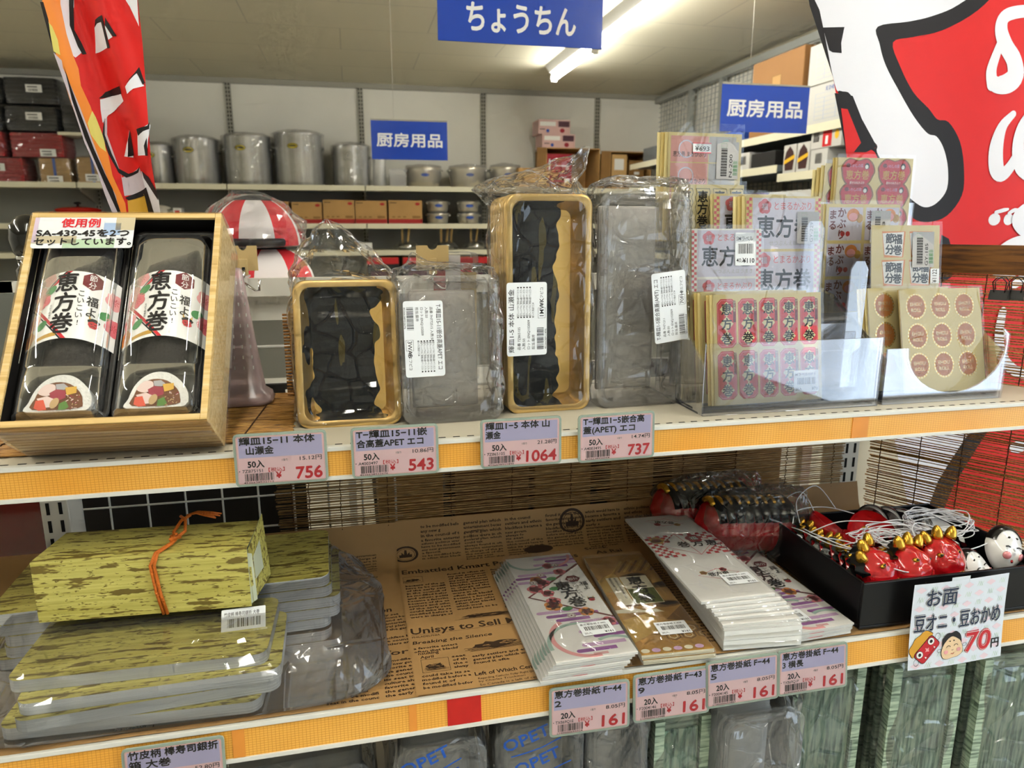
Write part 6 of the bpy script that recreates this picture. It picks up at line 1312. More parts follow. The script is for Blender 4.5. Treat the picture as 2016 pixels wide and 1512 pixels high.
def f439_art(p, W, H):
    p.rect(-.5 * W, 0, .5 * W, H, 'gold_paper', 1); p.poly([(-.5 * W, .72 * H), (-.18 * W, .80 * H), (-.1 * W, .62 * H), (-.5 * W, .58 * H)], 'gold_light', 2); p.poly([(-.5 * W, .30 * H), (.02 * W, .36 * H), (-.02 * W, .20 * H), (-.5 * W, .10 * H)], 'gold_light', 2)
    for k in range(9): x = (-.2 + .09 * k) * W; p.poly([(x, .80 * H), (x + .25 * W, .93 * H), (x + .28 * W, .92 * H), (x + .03 * W, .79 * H)], 'gold_dark' if k % 2 else 'gold_light', 2)
    for cx, cy in ((.1, .74), (.3, .42), (.42, .62), (-.2, .45)): p.ell(cx * W, cy * H, .22 * W, .03 * H, 'gold_dark', 3); p.ell(cx * W + .05 * W, cy * H + .012 * H, .15 * W, .025 * H, 'gold_dark', 3)
    p.rect(-.36 * W, .44 * H, -.16 * W, .74 * H, 'cream_paper', 4); p.rect(-.14 * W, .44 * H, .30 * W, .74 * H, 'cream_paper', 4); p.rect(-.13 * W, .445 * H, .29 * W, .60 * H, 'moss', 5)
    p.vtext('恵方巻を丸かぶり福を巻き込む', -.22 * W, .735 * H, .048 * W, 'ink', 6, .01, .95); p.vtext('縁起を担ぎ食べよう', -.30 * W, .735 * H, .048 * W, 'ink', 6, .01, .95)
    p.vtext('恵方巻', .08 * W, .735 * H, .26 * W, 'ink', 6, .05, 1.02)
    for i in range(3):
        for j in range(2): cx, cy = (.08 + .22 * i + .1 * j) * W, (.13 + .055 * j) * H; p.line([(cx + .1 * W * math.cos(R(60 * q + 30)), cy + .1 * W * math.sin(R(60 * q + 30))) for q in range(6)], .02 * W, 'gold_dark', 3, True); p.line([(cx + .06 * W * math.cos(R(60 * q + 30)), cy + .06 * W * math.sin(R(60 * q + 30))) for q in range(6)], .012 * W, 'cream_paper', 3, True)
    p.poly([(-.5 * W, .40 * H), (-.2 * W, .405 * H), (-.1 * W, .38 * H), (.1 * W, .385 * H), (.2 * W, .35 * H), (-.5 * W, .37 * H)], 'cream_paper', 3); p.poly([(.5 * W, .40 * H), (.15 * W, .28 * H), (.5 * W, .24 * H)], 'gold_dark', 2)
    for k in range(6): p.ell((-.42 + .15 * k) * W, .03 * H, .06 * W, .016 * H, 'ink_lilac' if k % 2 else 'cream_paper', 3)
def f445_art(p, W, H):
    checker(p, -.5 * W, .46 * H, .5 * W, .74 * H, 16, 'ink_red', 1)
    p.poly([(-.34 * W, .60 * H), (0, .735 * H), (.5 * W, .62 * H), (.5 * W, .575 * H), (.1 * W, .455 * H), (-.1 * W, .46 * H)], 'sheet_white', 2); p.line([(-.34 * W, .60 * H), (0, .735 * H), (.46 * W, .60 * H), (.1 * W, .46 * H)], .012 * W, 'ink_rose', 3, True); p.line([(0, .735 * H), (.1 * W, .46 * H)], .01 * W, 'ink_rose', 3)
    for i, ch in enumerate('恵方巻'): p.text(ch, (.40 - .21 * i) * W, (.56 + .003 * i) * H, .19 * W, 'ink', 4, .045, align='c', rot=-8)
    flower(p, .22 * W, .655 * H, .12 * W, 'ink_red', 4, 20, None); p.text('福', .22 * W, .64 * H, .12 * W, 'sheet_white', 6, align='c'); flower(p, -.34 * W, .67 * H, .11 * W, 'ink_gold', 4, 5); oni_face(p, -.2 * W, .645 * H, .07 * W, 4)
    for cy, rot in ((.90, 160), (.24, 0)):
        c, q = math.cos(R(rot)), math.sin(R(rot)); f = lambda a, b: (.05 * W + (a * c - b * q) * W, cy * H + (a * q + b * c) * W)
        p.line([f(-.28, 0), f(.04, .14), f(.30, .0), f(.0, -.14)], .012 * W, 'ink_rose', 1, True)
        for i, ch in enumerate('恵方巻'): a, b = f(.11 - .1 * i, -.04); p.text(ch, a, b, .11 * W, 'ink', 2, .03, align='c', rot=rot)
        a, b = f(-.18, .06); flower(p, a, b, .05 * W, 'ink_gold', 2, 0); a, b = f(.12, .10); flower(p, a, b, .05 * W, 'ink_red', 2, 0, None)
clear('flat_sleeve', haze=.006, rough=.06, refl=.4, edge=.25, crease=.25, cscale=16, base=.03)
def paper_pack(name, label, cx, cy, z, W, H, rz, h, art, group, lab=None, lean=0, mat='sheet_white', side='card_white'):
    t = thing(name, label, 'paper pack', (cx, cy, z), (R(lean), 0, rz), group)
    w = MB(); w.box(-W / 2, W / 2, 0, H, .0002, h - .0002, side); w.build('paper_stack', t)
    p = Print(1e-4); p.rect(-W / 2, 0, W / 2, H, mat, 0); art(p, W, H); p.clip(-W / 2, 0, W / 2, H); mb = MB(); p.into(mb, lambda u, v, q: Vector((u, v, h + q))); mb.build('top_sheet', t)
    if lab: mb = MB(); lab[0].into(mb, lambda u, v, q: Vector((lab[1] + u, lab[2] + v, h + .0012 + q))); mb.build('barcode_label', t)
    mb = MB(); e = .002
    def f_(u, v): a = abs(u - .5) * 2; return Vector((-W / 2 - e + (W + 2 * e) * u, -e + (H + 2 * e + .006) * v, h + .0009 + .0006 * noise.noise(Vector((u * 5 + cx * 9, v * 9, z * 50))) - (h * .9 if a > .98 else 0) - (h * .8 if v < .01 else 0)))
    mb.grid(f_, 40, 40, 'flat_sleeve'); mb.build('sleeve', t)
    return t
M('card_white', '#f0efea', .55)
def blabel(nm, seed): return barlabel(.038, .026, '20入', nm, '¥161', seed)
def flatpx(BL, BR, TL, z):
    A, B, C = atZ(*BL, z), atZ(*BR, z), atZ(*TL, z); return A, B, C
def stack442():
    for k in range(7):
        top = k == 6; z = TOP + .0005 + k * .0033; sh = (6 - k)
        nm = 'frontmost and top pack' if top else ['bottom pack', 'second pack from the bottom', 'third pack from the bottom', 'middle pack', 'third pack from the top', 'second pack from the top'][k]
        paper_pack('wrapping_paper_pack', f'white floral 恵方巻 wrapping paper, {nm} of the leftmost paper stack', .2325 - .0028 * sh, .6285 + .0012 * (sh % 3), z, .0905, .240, R(.5), .0031, f442_art, 'floral paper packs, left stack', (blabel('恵方巻掛紙 F-442', 11), .017, .052) if top else None)
stack442()
for k in range(4):
    top = k == 3; nm = ['bottom pack', 'second pack from the bottom', 'second pack from the top', 'top pack'][k]
    paper_pack('wrapping_paper_pack', f'gold patterned 恵方巻 wrapping paper, {nm} of the second stack', .3295 - .001 * k, .6345 - .001 * (k % 2), TOP + .0005 + k * .0032, .083, .232, R(-3), .003, f439_art, 'gold paper packs', (blabel('恵方巻掛紙 F-439', 12), .012, .045) if top else None, side='cream_paper')
for k in range(9):
    top = k == 8; dx = [.006, .006, .005, .004, .003, .000, -.002, -.007, -.012][k]; dy = [-.006, -.006, -.005, -.004, .004, .009, .012, .016, .020][k] - .008
    h = [.012, .012, .0035, .0035, .0035, .0035, .0035, .0035, .0035][k]; z = TOP + .0005 + sum([.0122, .0122, .0037, .0037, .0037, .0037, .0037, .0037][:k])
    nm = ['thick bottom pack', 'thick second pack', 'third pack', 'fourth pack', 'fifth pack', 'sixth pack', 'seventh pack', 'second pack from the top', 'top pack'][k]
    paper_pack('wrapping_paper_pack', f'red checked white 恵方巻 wrapping paper, {nm} of the tallest stack', .4255 + dx, .652 + dy, z, .0925, .238, R(-3 + .6 * (k - 4)), h, f445_art, 'red checked paper packs', (blabel('恵方巻掛紙 F-445', 13), .022, .040) if top else None)
for k in range(5):
    top = k == 4; nm = ['bottom pack', 'second pack', 'middle pack', 'fourth pack', 'top pack'][k]
    paper_pack('wrapping_paper_pack', f'white floral 恵方巻 wrapping paper, {nm} of the stack beside the black tray', .5035 + .0008 * k, .640 + .001 * (k % 2), TOP + .0005 + k * .0026, .090, .225, R(2.5), .0024, f442_art, 'floral paper packs, right stack', (blabel('恵方巻掛紙 F-443', 14), -.018, .030) if top else None)

# ---- black tray of festival masks
M('lacquer', '#08080a', .35, spec=.3)
TX, TY, TW, TD, TH = .5625, .646, .262, .200, .0585
t = thing('mask_tray', 'black open tray full of small festival masks at the right end', 'tray', (TX, TY, TOP + .0005), (0, 0, R(-1)))
w = MB(); k = .004
w.box(0, TW, 0, TD, 0, k, 'lacquer'); w.box(0, TW, 0, k, k, TH, 'lacquer'); w.box(0, TW, TD - k, TD, k, TH, 'lacquer'); w.box(0, k, k, TD - k, k, TH, 'lacquer'); w.box(TW - k, TW, k, TD - k, k, TH, 'lacquer'); w.build('tray', t, bevel=.0008)
M('oni_red', '#b5121a', .15, coat=.7); M('oni_gold', '#cf9f3a', .22, metal=.85); M('oni_black', '#0a0a0c', .2, coat=.4); M('mask_white', '#f2efec', .15, coat=.7); M('blush', '#e58f94', .2, coat=.6); M('elastic', '#e6e5ea', .5); M('mask_inside', '#c0181c', .4)
def face_grid(w, a, b, d, m, bumps, m_in=None, nu=26, nv=28):
    def fn(u, v):
        th = (v - .02) / .96 * math.pi * .5; ph = u * 2 * math.pi; rr = math.sin(th); x, y = rr * math.cos(ph), rr * math.sin(ph)
        z = d * max(0., math.cos(th)) ** .8
        for bx_, by_, br, bh in bumps: z += bh * math.exp(-((x - bx_) ** 2 + (y - by_) ** 2) / br ** 2)
        jaw = 1 - .16 * max(0, -y) + .05 * max(0, y)
        return Vector((x * a * jaw, y * b, z))
    w.grid(fn, nu, nv, m)
    if m_in: w.grid(lambda u, v: fn(1 - u, v) * .95 + Vector((0, 0, -.0012)), nu, nv, m_in)
    return fn
def oni_mask(label, loc, rot, group, s=1.):
    t = thing('oni_mask', label, 'mask', loc, rot, group); A, B, D = .0235 * s, .026 * s, .017 * s
    w = MB(); face_grid(w, A, B, D, 'oni_red', [(0, -.12, .24, .007 * s), (-.34, .18, .16, .004 * s), (.34, .18, .16, .004 * s), (-.25, .42, .16, .0035 * s), (.25, .42, .16, .0035 * s), (0, .62, .2, .002 * s), (-.45, -.25, .22, .003 * s), (.45, -.25, .22, .003 * s), (0, -.62, .2, .003 * s)], 'mask_inside'); w.build('face', t)
    w = MB(); rn = random.Random(4)
    w.grid(lambda u, v: Vector((A * 1.1 * math.cos(R(15 + 150 * u)), B * (.90 + .16 * v) * math.sin(R(15 + 150 * u)) + .003 * s, D * (.62 - .55 * v) + .002 * s * math.sin(u * 40))), 40, 4, 'oni_black'); w.build('hair', t)
    for dx, tilt in ((-.5, -.25), (0, 0), (.5, .25)):
        w = MB(); w.lathe([(.0056 * s, 0), (.0055 * s, .003 * s), (.0044 * s, .0075 * s), (.0026 * s, .011 * s), (.0004, .0125 * s)], 'oni_gold', 18); o = w.build('horn', t); o.location = (dx * A * 1.05, B * (.86 - .18 * abs(dx)), D * .50); o.rotation_euler = (R(-62), R(0), -tilt * 1.6)
    for sx in (-1, 1):
        w = MB(); w.lathe([(.0001, .0022 * s), (.0026 * s, .0016 * s), (.0042 * s, 0), (.0036 * s, -.001)], 'oni_gold', 16); o = w.build('eye', t); o.location = (sx * A * .37, B * .20, D * 1.06); o.scale = (1, .62, 1); o.rotation_euler = (0, sx * R(18), sx * R(12))
        w = MB(); w.lathe([(.0001, .0008 * s), (.0016 * s, .0004 * s), (.0018 * s, -.0004 * s)], 'oni_black', 12); q = w.build('pupil', o); q.location = (0, 0, .0019 * s)
    w = MB(); w.tube([(x * A, B * (-.46 - .10 * math.cos(x * 3)), D * (.93 - .5 * x * x)) for x in (-.42, -.25, -.08, .08, .25, .42)], .0017 * s, 'oni_gold', 8); w.build('mouth', t)
    return t
def okame_mask(label, loc, rot, group, s=1.):
    t = thing('okame_mask', label, 'mask', loc, rot, group); A, B, D = .0225 * s, .0265 * s, .016 * s
    w = MB(); fn = face_grid(w, A, B, D, 'mask_white', [(-.42, -.3, .28, .005 * s), (.42, -.3, .28, .005 * s), (0, -.1, .12, .0022 * s), (0, -.7, .2, .002 * s), (0, .45, .4, .002 * s)], 'mask_white'); w.build('face', t)
    w = MB(); w.grid(lambda u, v: (lambda q: Vector((q.x * 1.04, q.y * 1.05, q.z * 1.0 + .0009)))(fn((20 + 140 * u) / 360, .58 + .42 * v - .14 * abs(u - .5) * -1 * 1.2 if False else .60 + .40 * v)), 40, 8, 'oni_black'); w.build('hair', t)
    for sx in (-1, 1):
        w = MB(); w.lathe([(.0001, .0006), (.0042 * s, .0002), (.0046 * s, -.001)], 'blush', 18); o = w.build('cheek', t); o.location = (sx * A * .42, B * -.28, D * 1.17); o.rotation_euler = (R(14), sx * R(24), 0)
        w = MB(); w.tube([(-.003 * s, 0, 0), (0, .0009 * s, .0004), (.003 * s, 0, 0)], .0007 * s, 'oni_black', 6); o = w.build('eye', t); o.location = (sx * A * .32, B * .10, D * 1.06)
        w = MB(); w.lathe([(.0001, .0005), (.0018 * s, 0)], 'oni_black', 12); o = w.build('brow', t); o.location = (sx * A * .22, B * .50, D * .97); o.scale = (1.2, .7, 1)
    w = MB(); w.lathe([(.0001, .0008), (.002 * s, 0)], 'oni_red', 12); o = w.build('mouth', t); o.location = (0, -B * .50, D * 1.0)
    return t
def elastic(t, pts, world=True):
    pts = [Vector(p) for p in pts]
    bpy.context.view_layer.update(); mi = t.matrix_world.inverted() if world else Matrix()
    MB().tube([mi @ Vector(p) for p in crline([tuple(p) for p in pts], 6)], .00075, 'elastic', 6).build('elastic_string', t)
def loopy(c, r, n, seed, squash=.6, h=.01):
    rn = random.Random(seed); out = []
    for k in range(n):
        a = k * .72 + rn.uniform(-.15, .15); q = r * rn.uniform(.72, 1.12); out.append((c[0] + q * math.cos(a), c[1] + q * squash * math.sin(a), c[2] + h * (.5 + .5 * math.sin(k * .9 + seed)) + rn.uniform(-.002, .002)))
    return out
zt = TOP + .0005
G1, G2 = 'red oni masks in the tray', 'white okame masks in the tray'
# nested row of oni masks along the left wall
row = []
for k in range(8):
    f = k / 7; x = .5930 + .010 * f + .004 * math.sin(f * 3); y = .818 - .112 * f
    m = oni_mask(f'red oni mask, {["farthest of the nested row", "second of the nested row", "third of the nested row", "fourth of the nested row", "fifth of the nested row", "sixth of the nested row", "seventh of the nested row", "nearest of the nested row"][k]} along the tray\'s left side', (x, y, zt + .030 + .003 * math.sin(k * 2)), (R(78), R(6 * math.sin(k)), R(58 + 6 * math.sin(k * 1.7))), 'nested oni masks by the left wall', 1.0)
    row.append(m)
front = [((.608, .684, zt + .050), (R(44), R(-14), R(40)), 'at the front left corner, horns to the left'), ((.648, .674, zt + .053), (R(52), R(8), R(12)), 'second along the tray front, facing up'), ((.700, .682, zt + .055), (R(58), R(-6), R(-4)), 'beside the white mask at the tray front')]
fm = []
for loc, rot, lb in front: fm.append(oni_mask(f'glossy red oni mask with gold horns {lb}', loc, rot, G1, 1.28))
bkm = [((.640, .742, zt + .054), (R(200), R(20), R(20)), 'turned face down in the middle of the tray'), ((.672, .772, zt + .060), (R(212), R(-10), R(-25)), 'turned face down showing its red back, behind the strings'), ((.705, .742, zt + .052), (R(150), R(-30), R(-60)), 'standing on edge right of the tangled strings'), ((.635, .800, zt + .056), (R(215), R(5), R(60)), 'turned face down at the back of the tray'), ((.685, .715, zt + .036), (R(120), R(10), R(-35)), 'tilted, horns to the right under the strings')]
bm_ = []
for loc, rot, lb in bkm: bm_.append(oni_mask(f'red oni mask {lb}', loc, rot, G1, 1.3))
ok = []
for loc, rot, lb, s in (((.800, .690, zt + .058), (R(70), R(14), R(-6)), 'standing on the tray rim at the picture edge', 1.1), ((.745, .678, zt + .040), (R(58), R(-10), R(18)), 'low between the red masks and the rim', 1.), ((.757, .742, zt + .050), (R(196), R(8), R(50)), 'overturned at the right of the tray', 1.1), ((.779, .760, zt + .055), (R(204), R(-6), R(40)), 'overturned behind another overturned one', 1.1)):
    ok.append(okame_mask(f'white okame mask with black hair, {lb}', loc, rot, G2, s))
for k in range(4): ok.append(okame_mask(f'white okame mask edge on, {["farthest", "third", "second", "nearest"][k]} of the nested row at the back right', (.715 + .015 * k, .820 - .010 * k, zt + .046), (R(80), R(0), R(118 + 4 * k)), 'nested okame masks', 1.))
rn = random.Random(21)
elastic(row[0], [(.571, .800, zt + .062), (.566, .770, zt + .070), (.585, .730, zt + .066), (.625, .700, zt + .066), (.670, .705, zt + .070), (.690, .735, zt + .068), (.665, .765, zt + .066), (.620, .760, zt + .064)])
elastic(row[3], [(.590, .810, zt + .062), (.600, .835, zt + .085), (.640, .850, zt + .098), (.660, .830, zt + .070)]); elastic(row[1], [(.575, .805, zt + .065), (.600, .830, zt + .072), (.650, .835, zt + .070), (.690, .815, zt + .062)])
elastic(row[5], [(.580, .790, zt + .064), (.572, .745, zt + .074), (.600, .705, zt + .070), (.650, .690, zt + .072), (.700, .710, zt + .076), (.705, .745, zt + .068)])
elastic(row[2], [(.600, .835, zt + .062), (.592, .850, zt + .080), (.615, .845, zt + .092), (.628, .830, zt + .064)])
for k, m in enumerate(fm + bm_):
    c = (.657 + .006 * (k % 3), .725 + .008 * (k % 2), zt + .062); elastic(m, loopy((c[0] + .012 * (k % 3 - 1), c[1] - .012 + .006 * (k % 2), c[2] + .003), .036 + .006 * (k % 3), 13 + k % 4, k, .66, .014))
elastic(fm[1], [(.655, .665, zt + .062), (.648, .690, zt + .080), (.668, .712, zt + .084), (.690, .705, zt + .076), (.715, .690, zt + .066), (.726, .668, zt + .058)]); elastic(fm[2], [(.690, .665, zt + .060), (.676, .700, zt + .082), (.700, .725, zt + .088), (.735, .715, zt + .078)])
elastic(row[6], [(.575, .765, zt + .064), (.600, .725, zt + .072), (.628, .690, zt + .066), (.640, .668, zt + .060), (.628, .655, zt + .062), (.606, .672, zt + .066), (.590, .712, zt + .066)]); elastic(row[7], [(.600, .735, zt + .062), (.632, .715, zt + .078), (.672, .700, zt + .082), (.700, .690, zt + .072), (.690, .668, zt + .062)]); elastic(row[4], [(.580, .775, zt + .064), (.620, .770, zt + .078), (.665, .755, zt + .080), (.712, .745, zt + .074), (.740, .725, zt + .066)])
elastic(fm[0], [(.622, .676, zt + .060), (.634, .690, zt + .066), (.650, .684, zt + .064), (.660, .700, zt + .070), (.640, .716, zt + .070)])
for k, m in enumerate(ok): elastic(m, loopy((.755 + .004 * (k % 3), .745 + .006 * (k % 2), zt + .066), .046 + .003 * (k % 3), 11 + k % 3, 30 + k, .72, .012))
elastic(ok[0], [(.778, .690, zt + .068), (.750, .684, zt + .066), (.720, .690, zt + .060), (.700, .712, zt + .064)])
# ---- bagged mask piles behind
clear('mask_film', haze=.012, rough=.08, refl=.45, edge=.35, crease=.9, cscale=20, base=.03)
def mask_bag(x, y, rz, n, label, lb, seed):
    t = thing('mask_pack', label, 'mask pack', (x, y, TOP + .012), (0, 0, rz), 'bagged mask packs')
    for k in range(n):
        w = MB(); face_grid(w, .036, .040, .024, 'oni_red', [(0, -.12, .24, .008), (-.34, .18, .18, .005), (.34, .18, .18, .005), (0, .62, .25, .003)], None, 18, 16); o = w.build('mask', t); o.location = (k * .0125, 0, .030); o.rotation_euler = (R(90), 0, R(-74))
        w = MB(); w.tube([(.033 * math.cos(R(a)), .036 * math.sin(R(a)) + .006, .008) for a in range(20, 161, 14)], .006, 'oni_black', 7); q = w.build('hair', o)
        w = MB(); w.tube([(.020 * math.cos(R(a)), .030 * math.sin(R(a)) + .013, .012) for a in range(55, 126, 10)], .0052, 'oni_gold', 7); q = w.build('horn_band', o)
        MB().tube([(k * .0125 + .004, -.028, .045), (k * .0125 - .004, -.024, .064), (k * .0125, .0, .070), (k * .0125 + .006, .024, .062)], .0009, 'elastic', 6).build('elastic_string', t)
    L_ = n * .0125
    bag('bag', [(-.0105, L_ / 2, 0, L_ / 2 + .018, .034, 3), (.004, L_ / 2, 0, L_ / 2 + .026, .042, 3), (.035, L_ / 2, 0, L_ / 2 + .026, .044, 3), (.064, L_ / 2, 0, L_ / 2 + .018, .040, 3), (.082, L_ / 2 + .01, 0, L_ / 2 + .005, .024, 2.4), (.090, L_ / 2 + .02, 0, L_ / 2 - .01, .008, 2)], MATS['mask_film'], t, .007, 26, 64, seed, 4)
mask_bag(.452, .930, R(-4), 10, 'clear bag of nested red oni masks with gold horns, farther of two against the blind', '', 3.)
mask_bag(.494, .868, R(-10), 9, 'clear bag of nested red oni masks, nearer of two behind the black tray', '', 8.)
# ================================================================== PRICE CARDS AND BAGS BELOW
M('tag_pink', '#fbd3d6', .4); M('tag_lilac', '#c6bfe4', .4); M('tag_red', '#cf1f2a', .45); M('tag_holder', '#9fae9f', .25, coat=.4); M('tag_line', '#e8a890', .5)
clear('tag_film', haze=.0, rough=.10, refl=.2, edge=.05, base=.015)
TWD, THT = .0895, .0540
def price_card(lines, code, ean, unit, price, label, px, z_off, lower, count='50入', rz=0., roll=0., cut=False):
    yf = (YL - .0052) if lower else (YU - .0045)
    q = atY(px[0], px[1], yf); t = thing('price_card', label, 'price card', (q.x, yf, q.z), (R(-7 if lower else -2), R(roll), R(rz)), 'price cards on the lower rail' if lower else 'price cards on the upper rail')
    MB().prism(rrect(TWD, THT, .004, 2, TWD / 2, -THT / 2), -.0008, .0010, 'tag_holder').build('holder', t)
    p = Print(1e-4); W, H = TWD, THT; b = .0026
    p.poly(rrect(W - 2 * b, H - 2 * b, .002, 3, W / 2, -H / 2), 'tag_pink', 0); p.line([(a, c) for a, c in rrect(W - 2 * b - .0012, H - 2 * b - .0012, .002, 3, W / 2, -H / 2)], .0003, 'tag_line', 1, True)
    p.rect(b + .0022, -H * .455, W - b - .002, -b - .0016, 'tag_lilac', 1)
    for k, (tx, x, ww) in enumerate(lines): p.text(tx, b + .0032 + x, -.0108 - .0098 * k, .0088, 'ink', 2, .055, w=ww, res=3)
    p.text(count, W * .14, -H * .635, .0085, 'ink', 2, .05, w=.0155, res=3); p.text('1当り', W * .50, -H * .545, .0026, 'ink', 2); p.text(unit + '円', W - b - .003, -H * .555, .0055, 'ink', 2, .0, w=.0215, align='r', res=3)
    p.text('・' + code, b + .0012, -H * .735, .0046, 'ink', 2, .0, w=.0225, res=3); p.text('【税込】', W * .355, -H * .735, .0046, 'tag_red', 2, .02, w=.0155)
    p.bars(W * .10, -H * .90, W * .31, H * .145, MATS['ink'], 2, len(code) + int(ean[-2:])); p.text(ean, W * .085, -H * .945, .0026, 'ink', 2, w=W * .32)
    p.text('¥', W * .435, -H * .87, .0088, 'tag_red', 2, .05, res=3); p.text(price, W - b - .0035, -H * .905, .0172, 'tag_red', 2, .045, w=.0255 if len(price) == 3 else .0335, align='r', res=4, skew=.04)
    mb = MB(); p.into(mb, lambda u, v, h: Vector((u, -.0010 - h, v))); mb.build('printed_card', t)
    MB().add([Vector((a, -.0022, c)) for a, c in ((.001, -.001), (.001, -THT + .001), (TWD - .001, -THT + .001), (TWD - .001, -.001))], [(0, 1, 2, 3)], 'tag_film').build('cover', t)
    return t
price_card([('輝皿15−11 本体', 0, .072), ('山瀬金', .006, .026)], '7Z875151', '4526638932712', '15.12', '756', 'pink price card reading 756 under the short gold trays', (457, 856), 0, False)
price_card([('T−輝皿15−11嵌', 0, .072), ('合高蓋APET エコ', 0, .068)], 'A4003497', '4526638932676', '10.86', '543', 'pink price card reading 543 under the short clear lids', (689, 843), 0, False)
price_card([('輝皿1−5 本体 山', 0, .070), ('瀬金', 0, .016)], '7Z865105', '4526638911496', '21.28', '1064', 'pink price card reading 1064 under the tall gold trays', (945, 827), 0, False)
price_card([('T−輝皿1−5嵌合高', 0, .071), ('蓋(APET) エコ', 0, .060)], 'A4003495', '4526638926094', '14.74', '737', 'pink price card reading 737 under the tall clear lids', (1138, 818), 0, False, roll=-.5)
price_card([('恵方巻掛紙 F−44', 0, .074), ('2', 0, .007)], 'TXB69Q1E', '2100000693924', '8.05', '161', 'pink price card reading 161 under the leftmost paper stack', (1081, 1356), 0, True, '20入', roll=1.)
price_card([('恵方巻掛紙 F−43', 0, .074), ('9', 0, .007)], 'F2004146', '2100000693948', '8.05', '161', 'pink price card reading 161 under the gold paper stack', (1246, 1330), 0, True, '20入', roll=.5)
price_card([('恵方巻掛紙 F−44', 0, .072), ('5', 0, .007)], 'F2004145', '2100000693887', '8.05', '161', 'pink price card reading 161 under the red checked paper stack', (1389, 1304), 0, True, '20入')
price_card([('恵方巻掛紙 F−44', 0, .071), ('3 横長', 0, .026)], 'TXB69Q1F', '2100000693900', '8.05', '161', 'pink price card reading 161 just left of and below the black tray', (1531, 1282), 0, True, '20入')
price_card([('竹皮柄 棒寿司銀折', 0, .078), ('箱 大巻', 0, .036)], 'TXB6910', '2100000693017', '52.80', '1320', 'pink price card reading 竹皮柄 at the bottom edge of the picture', (238, 1476), 0, True, '25入')
# hand made sign taped to the mask tray
M('sign_paper', '#e4e9f2', .4); M('sign_green', '#c3dcc0', .5); M('sign_pink', '#ecd5de', .5); M('sign_ink', '#1d2a44', .45); M('oni_hair', '#dca02c', .5); M('okame_skin', '#f0cfa4', .5); M('price_red', '#c9202a', .45)
p = Print(1.5e-4); W, H = .133, .107
p.rect(0, -H, W, 0, 'sign_paper', 0)
for i in range(8):
    for j in range(9):
        x, y = .010 + i * .0162, -.008 - j * .0118
        if (i + j) % 2:
            for k in range(3): p.line([(x - .004 + k * .003, y - .003), (x - .001 + k * .003, y + .003)], .0004, 'sign_green', 1)
            for k in range(2): p.line([(x - .002 + k * .003, y + .003), (x + .001 + k * .003, y - .003)], .0004, 'sign_green', 2)
        else: p.poly([(x - .007, y), (x, y - .004), (x + .007, y), (x, y + .004)], 'sign_pink', 1)
def outl(tx, x, y, h, w, m, b1=.17, b2=.11, b3=.02, l=3, skew=0, xs=1):
    p.text(tx, x, y, h, m, l, b1, w=w, res=4, skew=skew); p.text(tx, x, y, h, 'sheet_white', l + 1.2, b2, w=w, res=4, skew=skew); p.text(tx, x, y, h, m, l + 2.4, b3, w=w, res=4, skew=skew)
outl('お面', .0185, -.0275, .0235, .041, 'sign_ink', .10, .06, .021); outl('豆オニ・豆おかめ', .005, -.0585, .0235, .121, 'sign_ink', .10, .06, .021)
outl('70', .0765, -.0925, .0335, .037, 'price_red', .10, .055, .022, 4, .10); p.text('円', .1155, -.0925, .0135, 'ink', 4, .03, res=3)
O = lambda a, b: (.024 + (a * .80 + b * .60) * .021, -.081 + (a * .62 - b * .80) * -.021 * -1)
c0 = (.024, -.083)
def ro(a, b, k=.0125, rot=48): c, q = math.cos(R(rot)), math.sin(R(rot)); return (c0[0] + (a * c - b * q) * k, c0[1] + (a * q + b * c) * k)
p.poly(cr([ro(a, b) for a, b in ((-1.3, .5), (-1.5, 1.0), (-1.2, 1.5), (-.6, 1.6), (0, 1.75), (.6, 1.6), (1.2, 1.55), (1.5, 1.0), (1.3, .5))], 3), 'ink', 2); p.poly(cr([ro(a * .96, b * .97 + .02) for a, b in ((-1.3, .5), (-1.5, 1.0), (-1.2, 1.5), (-.6, 1.6), (0, 1.75), (.6, 1.6), (1.2, 1.55), (1.5, 1.0), (1.3, .5))], 3), 'oni_hair', 3)
p.poly([ro(a, b) for a, b in rrect(2.75, 1.5, .35, 4)], 'ink', 4); p.poly([ro(a, b) for a, b in rrect(2.62, 1.38, .3, 4)], 'price_red', 5)
for d in (-1, 1):
    q = ro(d * .85, .28); p.ell(*q, .0048, .0048, 'ink', 6); p.ell(*q, .0043, .0043, 'sheet_white', 7); p.ell(*q, .0020, .0022, 'ink', 8); p.poly([ro(d * .55, -.5), ro(d * .75, -.5), ro(d * .66, -.28)], 'sheet_white', 7); q = ro(d * 1.62, 0); p.ring(*q, .0030, .0034, 'ink', 4, sq=1.3)
p.line([ro(-.8, -.5), ro(0, -.55), ro(.8, -.5)], .0005, 'ink', 6); p.poly([ro(-.3, 0), ro(-.1, .05), ro(0, .3), ro(.1, .05), ro(.3, 0), ro(.12, -.12), ro(0, -.3), ro(-.12, -.12)], 'ink_pink', 6)
c0 = (.0585, -.0835)
face = cr([ro(a, b, .0125, 6) for a, b in ((-1.05, .3), (-1.25, -.3), (-1.15, -.9), (-.7, -1.15), (0, -1.12), (.6, -1.1), (1.15, -.8), (1.2, -.25), (1.05, .3), (.95, 1.0), (0, 1.4), (-.95, 1.0))], 4)
p.poly(face, 'ink', 4); c1 = c0; p.poly([(c1[0] + (a - c1[0]) * .965, c1[1] + (b - c1[1]) * .965) for a, b in face], 'okame_skin', 5)
